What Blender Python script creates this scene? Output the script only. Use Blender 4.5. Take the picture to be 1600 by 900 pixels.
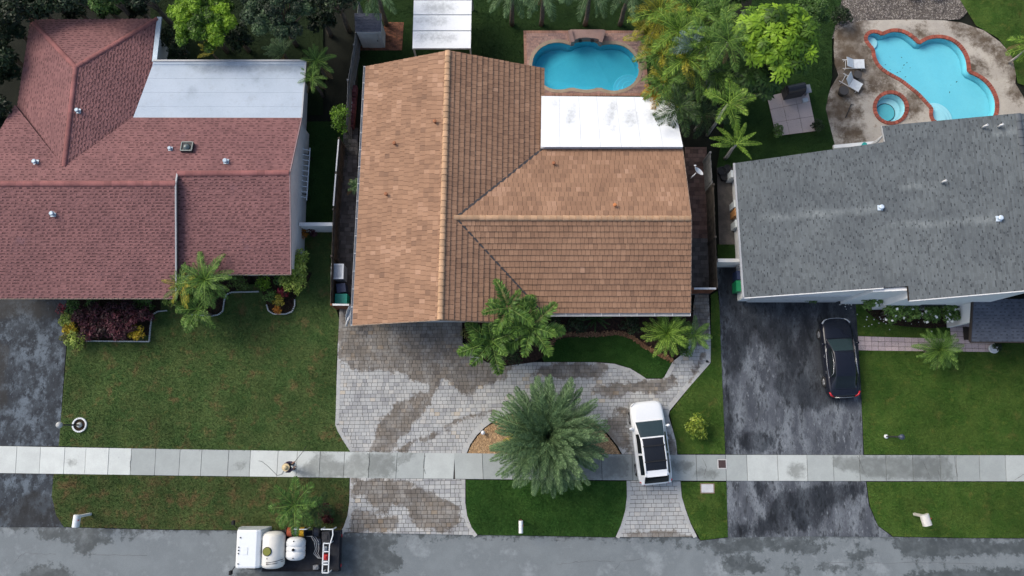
import bpy, bmesh, math, random
import numpy as np
from mathutils import Vector, Matrix, noise as mnoise

for o in list(bpy.data.objects):
    bpy.data.objects.remove(o)
scene = bpy.context.scene
R = math.radians
rnd = random.Random(11)
rng = np.random.default_rng(11)

# ------------------------------------------------------------------ camera
FPX, CAM_H, NADIR = 1300.0, 46.0, 215.0          # focal length in px of the 1600 px picture, height, tilt
TILT = math.atan(NADIR / FPX)
cam_data = bpy.data.cameras.new('camera')
cam_data.sensor_width = 36.0
cam_data.lens = 36.0 * FPX / 1600.0
cam_data.clip_end = 2000.0
cam = bpy.data.objects.new('camera', cam_data)
scene.collection.objects.link(cam)
cam.location = (0, 0, CAM_H)
cam.rotation_euler = (TILT, 0, 0)
scene.camera = cam

# ------------------------------------------------------------------ sky, sun, exposure
SUN_ELEV, SUN_AZ = R(42), R(150)                 # azimuth measured counter-clockwise from +X
world = bpy.data.worlds.new('World')
scene.world = world
world.use_nodes = True
wn, wl = world.node_tree.nodes, world.node_tree.links
wn.clear()
sky = wn.new('ShaderNodeTexSky')
sky.sky_type = 'NISHITA'
sky.sun_disc = False
sky.sun_elevation = SUN_ELEV
sky.sun_rotation = R(90) - SUN_AZ
sky.air_density, sky.dust_density, sky.ozone_density = 1.0, 3.0, 0.25
bg = wn.new('ShaderNodeBackground')
bg.inputs['Strength'].default_value = 0.12
wout = wn.new('ShaderNodeOutputWorld')
wl.new(sky.outputs['Color'], bg.inputs['Color'])
wl.new(bg.outputs['Background'], wout.inputs['Surface'])
sun_data = bpy.data.lights.new('sun', 'SUN')
sun_data.energy = 1.3
sun_data.angle = R(32)
sun_data.color = (1.0, 0.955, 0.87)
sun = bpy.data.objects.new('sun', sun_data)
scene.collection.objects.link(sun)
_d = Vector((math.cos(SUN_ELEV) * math.cos(SUN_AZ), math.cos(SUN_ELEV) * math.sin(SUN_AZ), math.sin(SUN_ELEV)))
sun.rotation_euler = _d.to_track_quat('Z', 'Y').to_euler()
scene.view_settings.view_transform = 'Standard'
scene.view_settings.look = 'None'
scene.view_settings.gamma = 1.0
scene.view_settings.exposure = 0.72
scene.cycles.use_denoising = True
scene.cycles.max_bounces = 6
scene.cycles.transparent_max_bounces = 8
scene.cycles.caustics_reflective = False
scene.cycles.caustics_refractive = False

# ------------------------------------------------------------------ helpers
CT, ST = math.cos(TILT), math.sin(TILT)
def ray(px, py):
    a = (px - 800.0) / FPX; b = -(py - 450.0) / FPX
    return np.array([a, b * CT + ST, b * ST - CT])
def U(px, py, z=0.0):
    """point of the place at height z that the photograph shows at pixel (px, py)"""
    d = ray(px, py); s = (z - CAM_H) / d[2]
    return (float(d[0] * s), float(d[1] * s), float(z))
def UL(pts, z=0.0):
    return [U(x, y, z) for x, y in pts]
def U2(pts, z=0.0):
    return [U(x, y, z)[:2] for x, y in pts]
class Plane3:
    def __init__(s, a, b, c):
        s.a = np.array(a); n = np.cross(np.array(b) - s.a, np.array(c) - s.a); s.n = n / np.linalg.norm(n)
        if s.n[2] < 0: s.n = -s.n
    def px(s, x, y):
        d = ray(x, y); o = np.array([0, 0, CAM_H])
        t = np.dot(s.a - o, s.n) / np.dot(d, s.n)
        return tuple(float(v) for v in o + d * t)
    def z(s, x, y):
        return float(s.a[2] - (s.n[0] * (x - s.a[0]) + s.n[1] * (y - s.a[1])) / s.n[2])

def tag(o, label=None, cat=None, group=None, kind=None):
    if label: o['label'] = label
    if cat: o['category'] = cat
    if group: o['group'] = group
    if kind: o['kind'] = kind
    return o
def link(o, parent=None):
    scene.collection.objects.link(o)
    if parent is not None: o.parent = parent
    return o
def thing(name, label, cat, loc=(0, 0, 0), rz=0.0, group=None):
    o = bpy.data.objects.new(name, None)
    o.empty_display_size = 0.2
    link(o); o.location = loc; o.rotation_euler = (0, 0, rz)
    return tag(o, label, cat, group)
def root_loc(p):
    """world translation of a parent that is only moved, never turned"""
    v = Vector((0, 0, 0))
    while p is not None:
        v += p.location; p = p.parent
    return v

class MB:
    """collects faces, builds ONE mesh object"""
    def __init__(s):
        s.v = []; s.f = []; s.t = []; s.w = []; s.tint = 0.5; s.sm = []; s.smooth = False
    def vert(s, p, w=0.0):
        s.v.append(tuple(p)); s.t.append(s.tint); s.w.append(w); return len(s.v) - 1
    def face(s, idx):
        s.f.append(tuple(idx)); s.sm.append(s.smooth)
    def poly(s, pts, w=None):
        s.face([s.vert(p, 0 if w is None else w[i]) for i, p in enumerate(pts)])
    def prism(s, pts, z0, z1, bottom=False):
        """pts: xy outline counter-clockwise"""
        if area2(pts) < 0: pts = pts[::-1]
        n = len(pts)
        a = [s.vert((p[0], p[1], z0)) for p in pts]; b = [s.vert((p[0], p[1], z1)) for p in pts]
        s.face(b)
        for i in range(n):
            j = (i + 1) % n; s.face((a[i], a[j], b[j], b[i]))
        if bottom: s.face(a[::-1])
    def box(s, c, size, rz=0.0, M=None, taper=1.0):
        hx, hy, hz = size[0] / 2, size[1] / 2, size[2] / 2
        cs, sn = math.cos(rz), math.sin(rz)
        ids = []
        for z in (-hz, hz):
            k = 1.0 if z < 0 else taper
            for x, y in ((-hx, -hy), (hx, -hy), (hx, hy), (-hx, hy)):
                p = Vector((c[0] + (x * cs - y * sn) * k, c[1] + (x * sn + y * cs) * k, c[2] + z))
                if M is not None: p = M @ p
                ids.append(s.vert(p))
        for q in ((3, 2, 1, 0), (4, 5, 6, 7), (0, 1, 5, 4), (1, 2, 6, 5), (2, 3, 7, 6), (3, 0, 4, 7)):
            s.face([ids[i] for i in q])
    def bar(s, a, b, w, h, up=(0, 0, 1)):
        """rectangular bar from a to b"""
        a, b = Vector(a), Vector(b); d = (b - a).normalized()
        u = d.cross(Vector(up))
        if u.length < 1e-4: u = d.cross(Vector((0, 1, 0)))
        u.normalize(); v = u.cross(d).normalized()
        ids = []
        for p in (a, b):
            for x, y in ((-1, -1), (1, -1), (1, 1), (-1, 1)):
                ids.append(s.vert(p + u * (x * w / 2) + v * (y * h / 2)))
        for q in ((3, 2, 1, 0), (4, 5, 6, 7), (0, 1, 5, 4), (1, 2, 6, 5), (2, 3, 7, 6), (3, 0, 4, 7)):
            s.face([ids[i] for i in q])
    def tube(s, pts, r, n=8, cap=True):
        pts = [Vector(p) for p in pts]
        rs = r if isinstance(r, (list, tuple)) else [r] * len(pts)
        rings = []
        ref = Vector((0.13, 0.21, 0.97))
        for i, p in enumerate(pts):
            d = (pts[min(i + 1, len(pts) - 1)] - pts[max(i - 1, 0)]).normalized()
            u = d.cross(ref)
            if u.length < 0.05: u = d.cross(Vector((1, 0, 0)))
            u.normalize(); v = d.cross(u)
            rings.append([s.vert(p + (u * math.cos(2 * math.pi * k / n) + v * math.sin(2 * math.pi * k / n)) * rs[i]) for k in range(n)])
        sm = s.smooth; s.smooth = True
        for a, b in zip(rings, rings[1:]):
            for k in range(n):
                s.face((a[k], a[(k + 1) % n], b[(k + 1) % n], b[k]))
        s.smooth = sm
        if cap:
            s.face(rings[0][::-1]); s.face(rings[-1])
    def lathe(s, prof, c=(0, 0, 0), n=16, M=None, smooth=True, cap=True):
        """prof: (r, z) list from bottom to top, turned round z at c"""
        rings = []
        for r, z in prof:
            ring = []
            for k in range(n):
                a = 2 * math.pi * k / n
                p = Vector((r * math.cos(a), r * math.sin(a), z))
                if M is not None: p = M @ p
                ring.append(s.vert((c[0] + p[0], c[1] + p[1], c[2] + p[2])))
            rings.append(ring)
        sm = s.smooth; s.smooth = smooth
        for a, b in zip(rings, rings[1:]):
            for k in range(n):
                s.face((a[k], a[(k + 1) % n], b[(k + 1) % n], b[k]))
        s.smooth = sm
        if cap:
            s.face(rings[-1]); s.face(rings[0][::-1])
    def grid(s, P, closed_u=False):
        """P[i][j] points"""
        ids = [[s.vert(p) for p in row] for row in P]
        n = len(ids[0])
        for i in range(len(ids) - 1):
            for j in range(n - (0 if closed_u else 1)):
                k = (j + 1) % n
                s.face((ids[i][j], ids[i][k], ids[i + 1][k], ids[i + 1][j]))
        return ids
    def mesh(s, name, mat, off=(0, 0, 0)):
        me = bpy.data.meshes.new(name)
        v = np.array(s.v, dtype=np.float64).reshape(-1, 3) - np.array(off)
        me.from_pydata(v.tolist(), [], s.f)
        if s.t:
            a = me.attributes.new('tint', 'FLOAT', 'POINT'); a.data.foreach_set('value', np.array(s.t, dtype=np.float32))
            if any(s.w):
                a = me.attributes.new('wet', 'FLOAT', 'POINT'); a.data.foreach_set('value', np.array(s.w, dtype=np.float32))
        if any(s.sm): me.polygons.foreach_set('use_smooth', s.sm)
        if mat is not None: me.materials.append(mat)
        return me
    def build(s, name, mat, parent=None, local=False):
        off = (0, 0, 0) if (parent is None or local) else root_loc(parent)
        o = bpy.data.objects.new(name, s.mesh(name, mat, off))
        return link(o, parent)

def area2(p):
    return 0.5 * sum(p[i][0] * p[(i + 1) % len(p)][1] - p[(i + 1) % len(p)][0] * p[i][1] for i in range(len(p)))
def clip_rect(poly, x0, x1, y0, y1):
    """Sutherland-Hodgman: outline (any shape) cut by a rectangle"""
    for ax, lim, sg in ((0, x0, 1), (0, x1, -1), (1, y0, 1), (1, y1, -1)):
        out = []
        n = len(poly)
        for i in range(n):
            a, b = poly[i], poly[(i + 1) % n]
            da, db = sg * (a[ax] - lim), sg * (b[ax] - lim)
            if da >= 0: out.append(a)
            if (da >= 0) != (db >= 0):
                t = da / (da - db); out.append((a[0] + (b[0] - a[0]) * t, a[1] + (b[1] - a[1]) * t))
        poly = out
        if len(poly) < 3: return []
    res = []
    for p in poly:
        if not res or abs(p[0] - res[-1][0]) + abs(p[1] - res[-1][1]) > 1e-4: res.append(p)
    while len(res) > 2 and abs(res[0][0] - res[-1][0]) + abs(res[0][1] - res[-1][1]) < 1e-4: res.pop()
    return res if len(res) > 2 else []
def pip(P, poly):
    """points (n,2) inside outline"""
    P = np.asarray(P); x, y = P[:, 0], P[:, 1]
    ins = np.zeros(len(P), bool); n = len(poly)
    for i in range(n):
        x1, y1 = poly[i]; x2, y2 = poly[(i + 1) % n]
        if y1 == y2: continue
        c = ((y1 > y) != (y2 > y)) & (x < (x2 - x1) * (y - y1) / (y2 - y1) + x1)
        ins ^= c
    return ins
def sdist(P, poly):
    """signed distance to an outline, positive inside"""
    P = np.asarray(P, float); d = np.full(len(P), 1e9); n = len(poly)
    for i in range(n):
        a = np.array(poly[i]); b = np.array(poly[(i + 1) % n]); ab = b - a
        t = np.clip(((P - a) @ ab) / max(ab @ ab, 1e-9), 0, 1)
        d = np.minimum(d, np.linalg.norm(P - (a + t[:, None] * ab), axis=1))
    return np.where(pip(P, poly), d, -d)
def stain_field(P, polys):
    d = np.full(len(P), -3.0)
    for q in polys: d = np.maximum(d, sdist(P, q))
    return np.clip(d, -3, 1.5)
def ell(px, py, rx, ry, n=14, rot=0.0):
    return [(px + rx * math.cos(2 * math.pi * k / n) * math.cos(rot) - ry * math.sin(2 * math.pi * k / n) * math.sin(rot),
             py + rx * math.cos(2 * math.pi * k / n) * math.sin(rot) + ry * math.sin(2 * math.pi * k / n) * math.cos(rot)) for k in range(n)]
def smooth_loop(pts, it=2):
    for _ in range(it):
        q = []
        for i in range(len(pts)):
            a, b = pts[i], pts[(i + 1) % len(pts)]
            q += [(a[0] * .75 + b[0] * .25, a[1] * .75 + b[1] * .25), (a[0] * .25 + b[0] * .75, a[1] * .25 + b[1] * .75)]
        pts = q
    return pts
def offset_loop(p, d):
    """move an outline outwards by d"""
    s = 1 if area2(p) > 0 else -1
    out = []; n = len(p)
    for i in range(n):
        a, b, c = Vector(p[i - 1]), Vector(p[i]), Vector(p[(i + 1) % n])
        e1, e2 = (b - a), (c - b)
        if e1.length < 1e-6 or e2.length < 1e-6: out.append(p[i]); continue
        n1 = Vector((e1.y, -e1.x)).normalized(); n2 = Vector((e2.y, -e2.x)).normalized()
        m = (n1 + n2)
        if m.length < 0.2: m = n1
        m.normalize(); k = max(0.5, m.dot(n1))
        out.append((b.x + s * m.x * d / k, b.y + s * m.y * d / k))
    return out
def fbm(x, y, z=0.0, o=3):
    return mnoise.fractal(Vector((x, y, z)), 1.0, 2.0, o)

def np_mesh(name, V, Fq, mat, parent=None, attrs=None, smooth=False):
    """V (n,3), Fq (m,k) faces with the same number k of corners"""
    me = bpy.data.meshes.new(name)
    V = np.ascontiguousarray(V, np.float32); Fq = np.ascontiguousarray(Fq, np.int32)
    k = Fq.shape[1]
    if parent is not None: V = V - np.array(root_loc(parent), np.float32)
    me.vertices.add(len(V)); me.vertices.foreach_set('co', V.ravel())
    me.loops.add(Fq.size); me.loops.foreach_set('vertex_index', Fq.ravel())
    me.polygons.add(len(Fq))
    me.polygons.foreach_set('loop_start', np.arange(0, Fq.size, k, dtype=np.int32))
    me.polygons.foreach_set('loop_total', np.full(len(Fq), k, np.int32))
    if smooth: me.polygons.foreach_set('use_smooth', np.ones(len(Fq), bool))
    for an, av in (attrs or {}).items():
        a = me.attributes.new(an, 'FLOAT', 'POINT'); a.data.foreach_set('value', np.ascontiguousarray(av, np.float32))
    me.update(calc_edges=True)
    if mat is not None: me.materials.append(mat)
    return link(bpy.data.objects.new(name, me), parent)

# ------------------------------------------------------------------ materials
class NT:
    def __init__(s, mat):
        s.m = mat; mat.use_nodes = True; s.n = mat.node_tree.nodes; s.l = mat.node_tree.links; s.n.clear()
        s.out = s.n.new('ShaderNodeOutputMaterial')
        s.pos = None
    def P(s):
        if s.pos is None:
            s.pos = s.n.new('ShaderNodeNewGeometry').outputs['Position']
        return s.pos
    def set(s, sock, v):
        if hasattr(v, 'is_output'): s.l.new(v, sock)
        elif isinstance(v, (tuple, list)) and len(v) == 3 and sock.type == 'RGBA': sock.default_value = (*v, 1)
        else: sock.default_value = v
    def noise(s, scale, detail=4, rough=.6, vec=None, dist=0.0):
        n = s.n.new('ShaderNodeTexNoise'); s.l.new(vec if vec is not None else s.P(), n.inputs['Vector'])
        n.inputs['Scale'].default_value = scale; n.inputs['Detail'].default_value = detail; n.inputs['Roughness'].default_value = rough
        n.inputs['Distortion'].default_value = dist
        return n.outputs['Fac']
    def voronoi(s, scale, feature='F1', vec=None, out='Distance', rand=1.0):
        n = s.n.new('ShaderNodeTexVoronoi'); n.feature = feature
        s.l.new(vec if vec is not None else s.P(), n.inputs['Vector']); n.inputs['Scale'].default_value = scale
        n.inputs['Randomness'].default_value = rand
        return n.outputs[out]
    def math(s, op, a, b=0.0, c=0.0):
        n = s.n.new('ShaderNodeMath'); n.operation = op
        s.set(n.inputs[0], a); s.set(n.inputs[1], b); s.set(n.inputs[2], c); return n.outputs[0]
    def rng(s, v, a, b, c=0.0, d=1.0, smooth=True):
        n = s.n.new('ShaderNodeMapRange'); n.interpolation_type = 'SMOOTHSTEP' if smooth else 'LINEAR'
        s.set(n.inputs['Value'], v); n.inputs['From Min'].default_value = a; n.inputs['From Max'].default_value = b
        n.inputs['To Min'].default_value = c; n.inputs['To Max'].default_value = d; return n.outputs['Result']
    def mix(s, f, a, b, mode='MIX'):
        n = s.n.new('ShaderNodeMix'); n.data_type = 'RGBA'; n.blend_type = mode
        s.set(n.inputs['Factor'], f); s.set(n.inputs['A'], a) if False else None
        A = [i for i in n.inputs if i.name == 'A' and i.type == 'RGBA'][0]; B = [i for i in n.inputs if i.name == 'B' and i.type == 'RGBA'][0]
        s.set(A, a); s.set(B, b)
        return [o for o in n.outputs if o.type == 'RGBA'][0]
    def mul(s, col, v):
        """colour times a value"""
        n = s.n.new('ShaderNodeVectorMath'); n.operation = 'SCALE'; s.set(n.inputs[0], col); s.set(n.inputs['Scale'], v); return n.outputs[0]
    def attr(s, name, out='Fac'):
        n = s.n.new('ShaderNodeAttribute'); n.attribute_name = name; return n.outputs[out]
    def ramp(s, f, stops):
        n = s.n.new('ShaderNodeValToRGB'); s.set(n.inputs[0], f); e = n.color_ramp.elements
        while len(e) > 1: e.remove(e[-1])
        e[0].position = stops[0][0]; e[0].color = (*stops[0][1], 1)
        for p, c in stops[1:]:
            k = e.new(p); k.color = (*c, 1)
        return n.outputs['Color']
    def bump(s, h, dist, strength=1.0):
        n = s.n.new('ShaderNodeBump'); s.set(n.inputs['Height'], h); n.inputs['Distance'].default_value = dist
        n.inputs['Strength'].default_value = strength; return n.outputs['Normal']
    def bsdf(s, col, rough=.8, metal=0.0, spec=.4, normal=None, **kw):
        b = s.n.new('ShaderNodeBsdfPrincipled')
        s.set(b.inputs['Base Color'], col); s.set(b.inputs['Roughness'], rough); s.set(b.inputs['Metallic'], metal)
        s.set(b.inputs['Specular IOR Level'], spec)
        if normal is not None: s.l.new(normal, b.inputs['Normal'])
        for k, v in kw.items(): s.set(b.inputs[k.replace('_', ' ')], v)
        s.l.new(b.outputs[0], s.out.inputs['Surface']); return b

MATS = {}
def surf(name, c1, c2=None, scale=2.0, rough=.85, tint=None, fine=None, wet=None, bump=None, spec=.3, metal=0.0, spots=None, coat=0.0, stretch=None):
    """procedural surface: two-colour mottling, per-piece tint, fine grain, wet patches, relief"""
    if name in MATS: return MATS[name]
    m = bpy.data.materials.new(name); t = NT(m)
    c2 = c2 or tuple(x * .8 for x in c1)
    if stretch:
        vm = t.n.new('ShaderNodeVectorMath'); vm.operation = 'MULTIPLY'; t.l.new(t.P(), vm.inputs[0]); vm.inputs[1].default_value = (*stretch, 1.0); t.pos = vm.outputs[0]
    col = t.mix(t.rng(t.noise(scale, 5), .35, .65), c1, c2)
    if tint:                                             # list of ramp stops, multiplies
        col = t.mix(1.0, col, t.ramp(t.attr('tint'), tint), 'MULTIPLY')
    if spots:                                            # (scale, lo, hi, colour)
        for sc, lo, hi, cc in (spots if isinstance(spots, list) else [spots]):
            col = t.mix(t.rng(t.noise(sc, 6, .7), lo, hi), col, cc)
    if fine:
        f = t.noise(fine[0], 3, .7)
        col = t.mul(col, t.rng(f, .25, .75, 1 - fine[1], 1 + fine[1], False))
    r = rough
    if wet:                                              # (edge noise scale, amplitude in m, darken colour, rough)
        w = t.math('ADD', t.attr('wet'), t.math('MULTIPLY', t.math('SUBTRACT', t.noise(wet[0], 7, .7), .5), wet[1] * 2))
        w = t.math('ADD', w, t.math('MULTIPLY', t.math('SUBTRACT', t.noise(wet[0] * 4.5, 5, .75), .5), wet[1] * .7))
        wf = t.rng(w, -wet[4] if len(wet) > 4 else -.05, wet[4] if len(wet) > 4 else .05)
        wv = t.math('MULTIPLY', wf, t.rng(t.noise(wet[0] * .8, 4, .6), .3, .6, .62, 1.0))
        col = t.mix(wv, col, t.mix(1.0, col, wet[2], 'MULTIPLY'))
        r = t.rng(wf, 0, 1, rough, wet[3])
    nrm = None
    if bump: nrm = t.bump(t.noise(bump[0], 4, .7), bump[1])
    b = t.bsdf(col, r, metal, spec, nrm)
    if coat: b.inputs['Coat Weight'].default_value = coat; b.inputs['Coat Roughness'].default_value = .05
    MATS[name] = m
    return m
def plain(name, c, rough=.6, metal=0.0, spec=.4, coat=0.0, var=.12, scale=6.0):
    return surf(name, c, tuple(x * (1 - var) for x in c), scale, rough, metal=metal, spec=spec, coat=coat)
# ------------------------------------------------------------------ laid pieces (pavers, slabs, tiles, shingles)
class Piece:
    __slots__ = ('top', 'low', 'tint', 'full', 'size')
def lay_flat(poly, w, h, z, thick, gap=.012, stag=True, widths=None, rot=0.0, tintf=None, jit=.004, minarea=.2):
    """cuts the outline poly (xy) into rows of blocks; returns pieces"""
    cs, sn = math.cos(-rot), math.sin(-rot)
    q = [(x * cs - y * sn, x * sn + y * cs) for x, y in poly]
    back = lambda p: (p[0] * cs + p[1] * sn, -p[0] * sn + p[1] * cs)
    xs, ys = [p[0] for p in q], [p[1] for p in q]
    out = []; r = 0; y = min(ys)
    while y < max(ys):
        row = clip_rect(q, min(xs) - 1, max(xs) + 1, y + gap / 2, y + h - gap / 2)
        if row:
            x = min(xs) - (rnd.random() * w if widths else (w / 2 if (stag and r % 2) else 0))
            while x < max(xs):
                ww = rnd.choice(widths) if widths else w
                c = clip_rect(row, x + gap / 2, x + ww - gap / 2, y + gap / 2, y + h - gap / 2)
                if c and abs(area2(c)) > 1e-4:
                    if area2(c) < 0: c = c[::-1]
                    p = Piece(); zz = z + thick + rnd.uniform(-jit, jit)
                    p.top = [(*back(k), zz) for k in c]; p.low = [(*back(k), z) for k in c]
                    p.full = abs(area2(c)) > .97 * (ww - gap) * (h - gap); p.size = abs(area2(c))
                    cx, cy = back((x + ww / 2, y + h / 2))
                    p.tint = tintf(cx, cy) if tintf else rnd.random()
                    out.append(p)
                x += ww
        y += h; r += 1
    return out
def lay_roof(poly3, w, h, t_hi, t_lo, gap=.01, widths=None, tintf=None, lift=.0, stag=.5, jit=.006, dirn=None):
    """cuts a sloping roof face into courses of lapped tiles"""
    P = [np.array(p, float) for p in poly3]
    n = np.zeros(3)
    for i in range(len(P)): n += np.cross(P[i], P[(i + 1) % len(P)])
    n /= np.linalg.norm(n)
    if n[2] < 0: n = -n
    u = np.cross([0, 0, 1.0], n) if dirn is None else np.array(dirn, float)
    u /= np.linalg.norm(u); v = np.cross(n, u)
    O = P[0]
    q = [(float(np.dot(p - O, u)), float(np.dot(p - O, v))) for p in P]
    xs, ys = [p[0] for p in q], [p[1] for p in q]
    out = []; r = 0; y = min(ys)
    while y < max(ys):
        row = clip_rect(q, min(xs) - 1, max(xs) + 1, y, y + h * 1.0)
        if row:
            x = min(xs) - rnd.random() * w * (1 if widths else 0) - (w * stag if r % 2 else 0)
            while x < max(xs):
                ww = rnd.choice(widths) if widths else w
                c = clip_rect(row, x + gap / 2, x + ww - gap / 2, y, y + h)
                if c and abs(area2(c)) > 4e-4:
                    if area2(c) < 0: c = c[::-1]
                    p = Piece(); j = rnd.uniform(-jit, jit)
                    p.top = [tuple(O + u * a + v * b + n * (lift + j + t_hi + (t_lo - t_hi) * (b - y) / h)) for a, b in c]
                    p.low = [tuple(O + u * a + v * b + n * lift * .5) for a, b in c]
                    p.full = abs(area2(c)) > .97 * (ww - gap) * h; p.size = abs(area2(c))
                    m = O + u * (x + ww / 2) + v * (y + h / 2)
                    p.tint = tintf(m[0], m[1]) if tintf else rnd.random()
                    out.append(p)
                x += ww
        y += h; r += 1
    return out
def put_piece(mb, p):
    mb.tint = p.tint
    a = [mb.vert(k) for k in p.top]; b = [mb.vert(k) for k in p.low]; n = len(a)
    mb.face(a)
    for i in range(n):
        j = (i + 1) % n; mb.face((b[i], b[j], a[j], a[i]))
def set_wet(mb, stains):
    if stains: mb.w = list(stain_field(np.array(mb.v)[:, :2], stains))
def emit(pieces, name, rest, mat, parent, n_ind=300, stains=None, pick=None):
    """the n_ind largest pieces in view as objects, the rest joined as one part of kind stuff"""
    ind = set()
    if n_ind:
        order = sorted((i for i in range(len(pieces)) if pieces[i].full or n_ind >= len(pieces)),
                       key=(lambda i: pick(pieces[i])) if pick else (lambda i: -pieces[i].size))
        ind = set(order[:n_ind])
    for i in ind:
        mb = MB(); put_piece(mb, pieces[i]); set_wet(mb, stains); mb.build(name, mat, parent)
    mb = MB()
    for i, p in enumerate(pieces):
        if i not in ind: put_piece(mb, p)
    if mb.v:
        set_wet(mb, stains); return tag(mb.build(rest, mat, parent), kind='stuff')
def sheet(name, poly, z, mat, stains=None, cell=.3, skirt=.0, parent=None, bumps=0.0):
    """ground sheet cut into cells; carries the signed distance to its stains"""
    mb = MB()
    xs, ys = [p[0] for p in poly], [p[1] for p in poly]
    if stains is None: cell = 1e3
    y = min(ys)
    while y < max(ys):
        row = clip_rect(poly, min(xs) - 1, max(xs) + 1, y, y + cell)
        if row:
            x = min(xs)
            while x < max(xs):
                c = clip_rect(row, x, x + cell, y, y + cell)
                if c and abs(area2(c)) > 1e-6:
                    if area2(c) < 0: c = c[::-1]
                    mb.poly([(*k, z) for k in c])
                x += cell
        y += cell
    if skirt:
        q = poly if area2(poly) > 0 else poly[::-1]
        for i in range(len(q)):
            a, b = q[i], q[(i + 1) % len(q)]
            mb.poly([(*a, z - skirt), (*b, z - skirt), (*b, z), (*a, z)])
    set_wet(mb, stains)
    return mb.build(name, mat, parent)

# ------------------------------------------------------------------ ground materials
M_soil = surf('soil', (.011, .013, .008), (.007, .009, .005), 1.2, .95, fine=(40, .35), bump=(30, .03))
M_mulch = surf('mulch', (.050, .026, .018), (.020, .012, .009), 9, .95, fine=(60, .5), bump=(45, .05))
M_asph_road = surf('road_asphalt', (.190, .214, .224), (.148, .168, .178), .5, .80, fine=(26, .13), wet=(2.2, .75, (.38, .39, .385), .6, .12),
                   spots=[(.5, .50, .70, (.25, .277, .288)), (3.5, .66, .8, (.16, .17, .18))], bump=(60, .006))
M_asph_left = surf('driveway_asphalt_left', (.044, .054, .066), (.022, .027, .034), 1.1, .8, fine=(22, .22), wet=(1.2, .7, (.20, .22, .24), .6, .25),
                   stretch=(1.0, .7),
                   spots=[(1.25, .45, .63, (.115, .142, .170)), (3.0, .50, .62, (.020, .025, .033)), (4.5, .56, .70, (.125, .152, .182))], bump=(50, .008))
M_asph_right = surf('driveway_asphalt_right', (.095, .105, .122), (.05, .056, .068), .9, .8, stretch=(1.0, .38), fine=(24, .2), wet=(1.6, .9, (.19, .205, .225), .6, .22),
                    spots=[(1.5, .43, .61, (.185, .205, .225)), (3.0, .50, .62, (.042, .047, .055)), (5.5, .55, .69, (.205, .225, .245))], bump=(50, .008))
M_paver = surf('paver_concrete', (.43, .438, .428), (.365, .368, .358), 1.0, .85, fine=(30, .10),
               tint=[(0, (.72, .72, .75)), (.5, (1, 1, 1)), (.85, (1.14, 1.1, 1.06)), (1, (1.12, .98, .82))],
               wet=(2.0, .58, (.44, .385, .335), .7, .09), spots=[(2.6, .62, .74, (.26, .22, .19))], bump=(40, .004))
M_joint = surf('joint_sand', (.09, .08, .075), (.05, .045, .04), 4, .95, fine=(50, .3))
M_walk = surf('sidewalk_concrete', (.60, .63, .61), (.55, .575, .56), 1.4, .85, fine=(18, .07), tint=[(0, (.22, .23, .235)), (.5, (.56, .58, .58)), (1, (1.12, 1.12, 1.1))],
              wet=(2.6, .50, (.56, .56, .55), .7, .16), spots=[(3.2, .60, .85, (.30, .30, .295))], bump=(60, .003))
def grass_mat(name, g1, g2, brown, blo, bhi, g3=None):
    if name in MATS: return MATS[name]
    m = bpy.data.materials.new(name); t = NT(m)
    col = t.mix(t.rng(t.noise(.9, 5, .65), .35, .65), g1, g2)
    if g3: col = t.mix(t.rng(t.noise(2.3, 5, .7), .55, .72), col, g3)
    col = t.mix(t.math('MULTIPLY', t.rng(t.noise(1.15, 6, .72), blo, bhi), .85), col, brown)
    col = t.mul(col, t.rng(t.noise(.28, 3, .6), .35, .65, .84, 1.18, False))
    col = t.mul(col, t.rng(t.noise(17, 4, .75), .25, .75, .62, 1.38, False))
    col = t.mul(col, t.rng(t.attr('tint'), 0, 1, .72, 1.34, False))
    t.bsdf(col, .8, 0, .15, t.bump(t.noise(55, 3, .8), .05))
    MATS[name] = m; return m
G_left = grass_mat('grass_patchy', (.058, .108, .030), (.088, .130, .040), (.165, .120, .052), .51, .70, (.100, .155, .036))
G_verge = grass_mat('grass_verge', (.052, .092, .026), (.080, .108, .034), (.145, .095, .045), .47, .68, (.085, .130, .030))
G_mid = grass_mat('grass_lush', (.026, .078, .013), (.040, .098, .018), (.075, .095, .026), .60, .82)
G_right = grass_mat('grass_bright', (.046, .104, .016), (.074, .130, .024), (.14, .138, .040), .54, .76, (.104, .162, .026))
G_back = grass_mat('grass_backyard', (.020, .052, .012), (.028, .064, .014), (.05, .055, .02), .66, .84)

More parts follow.
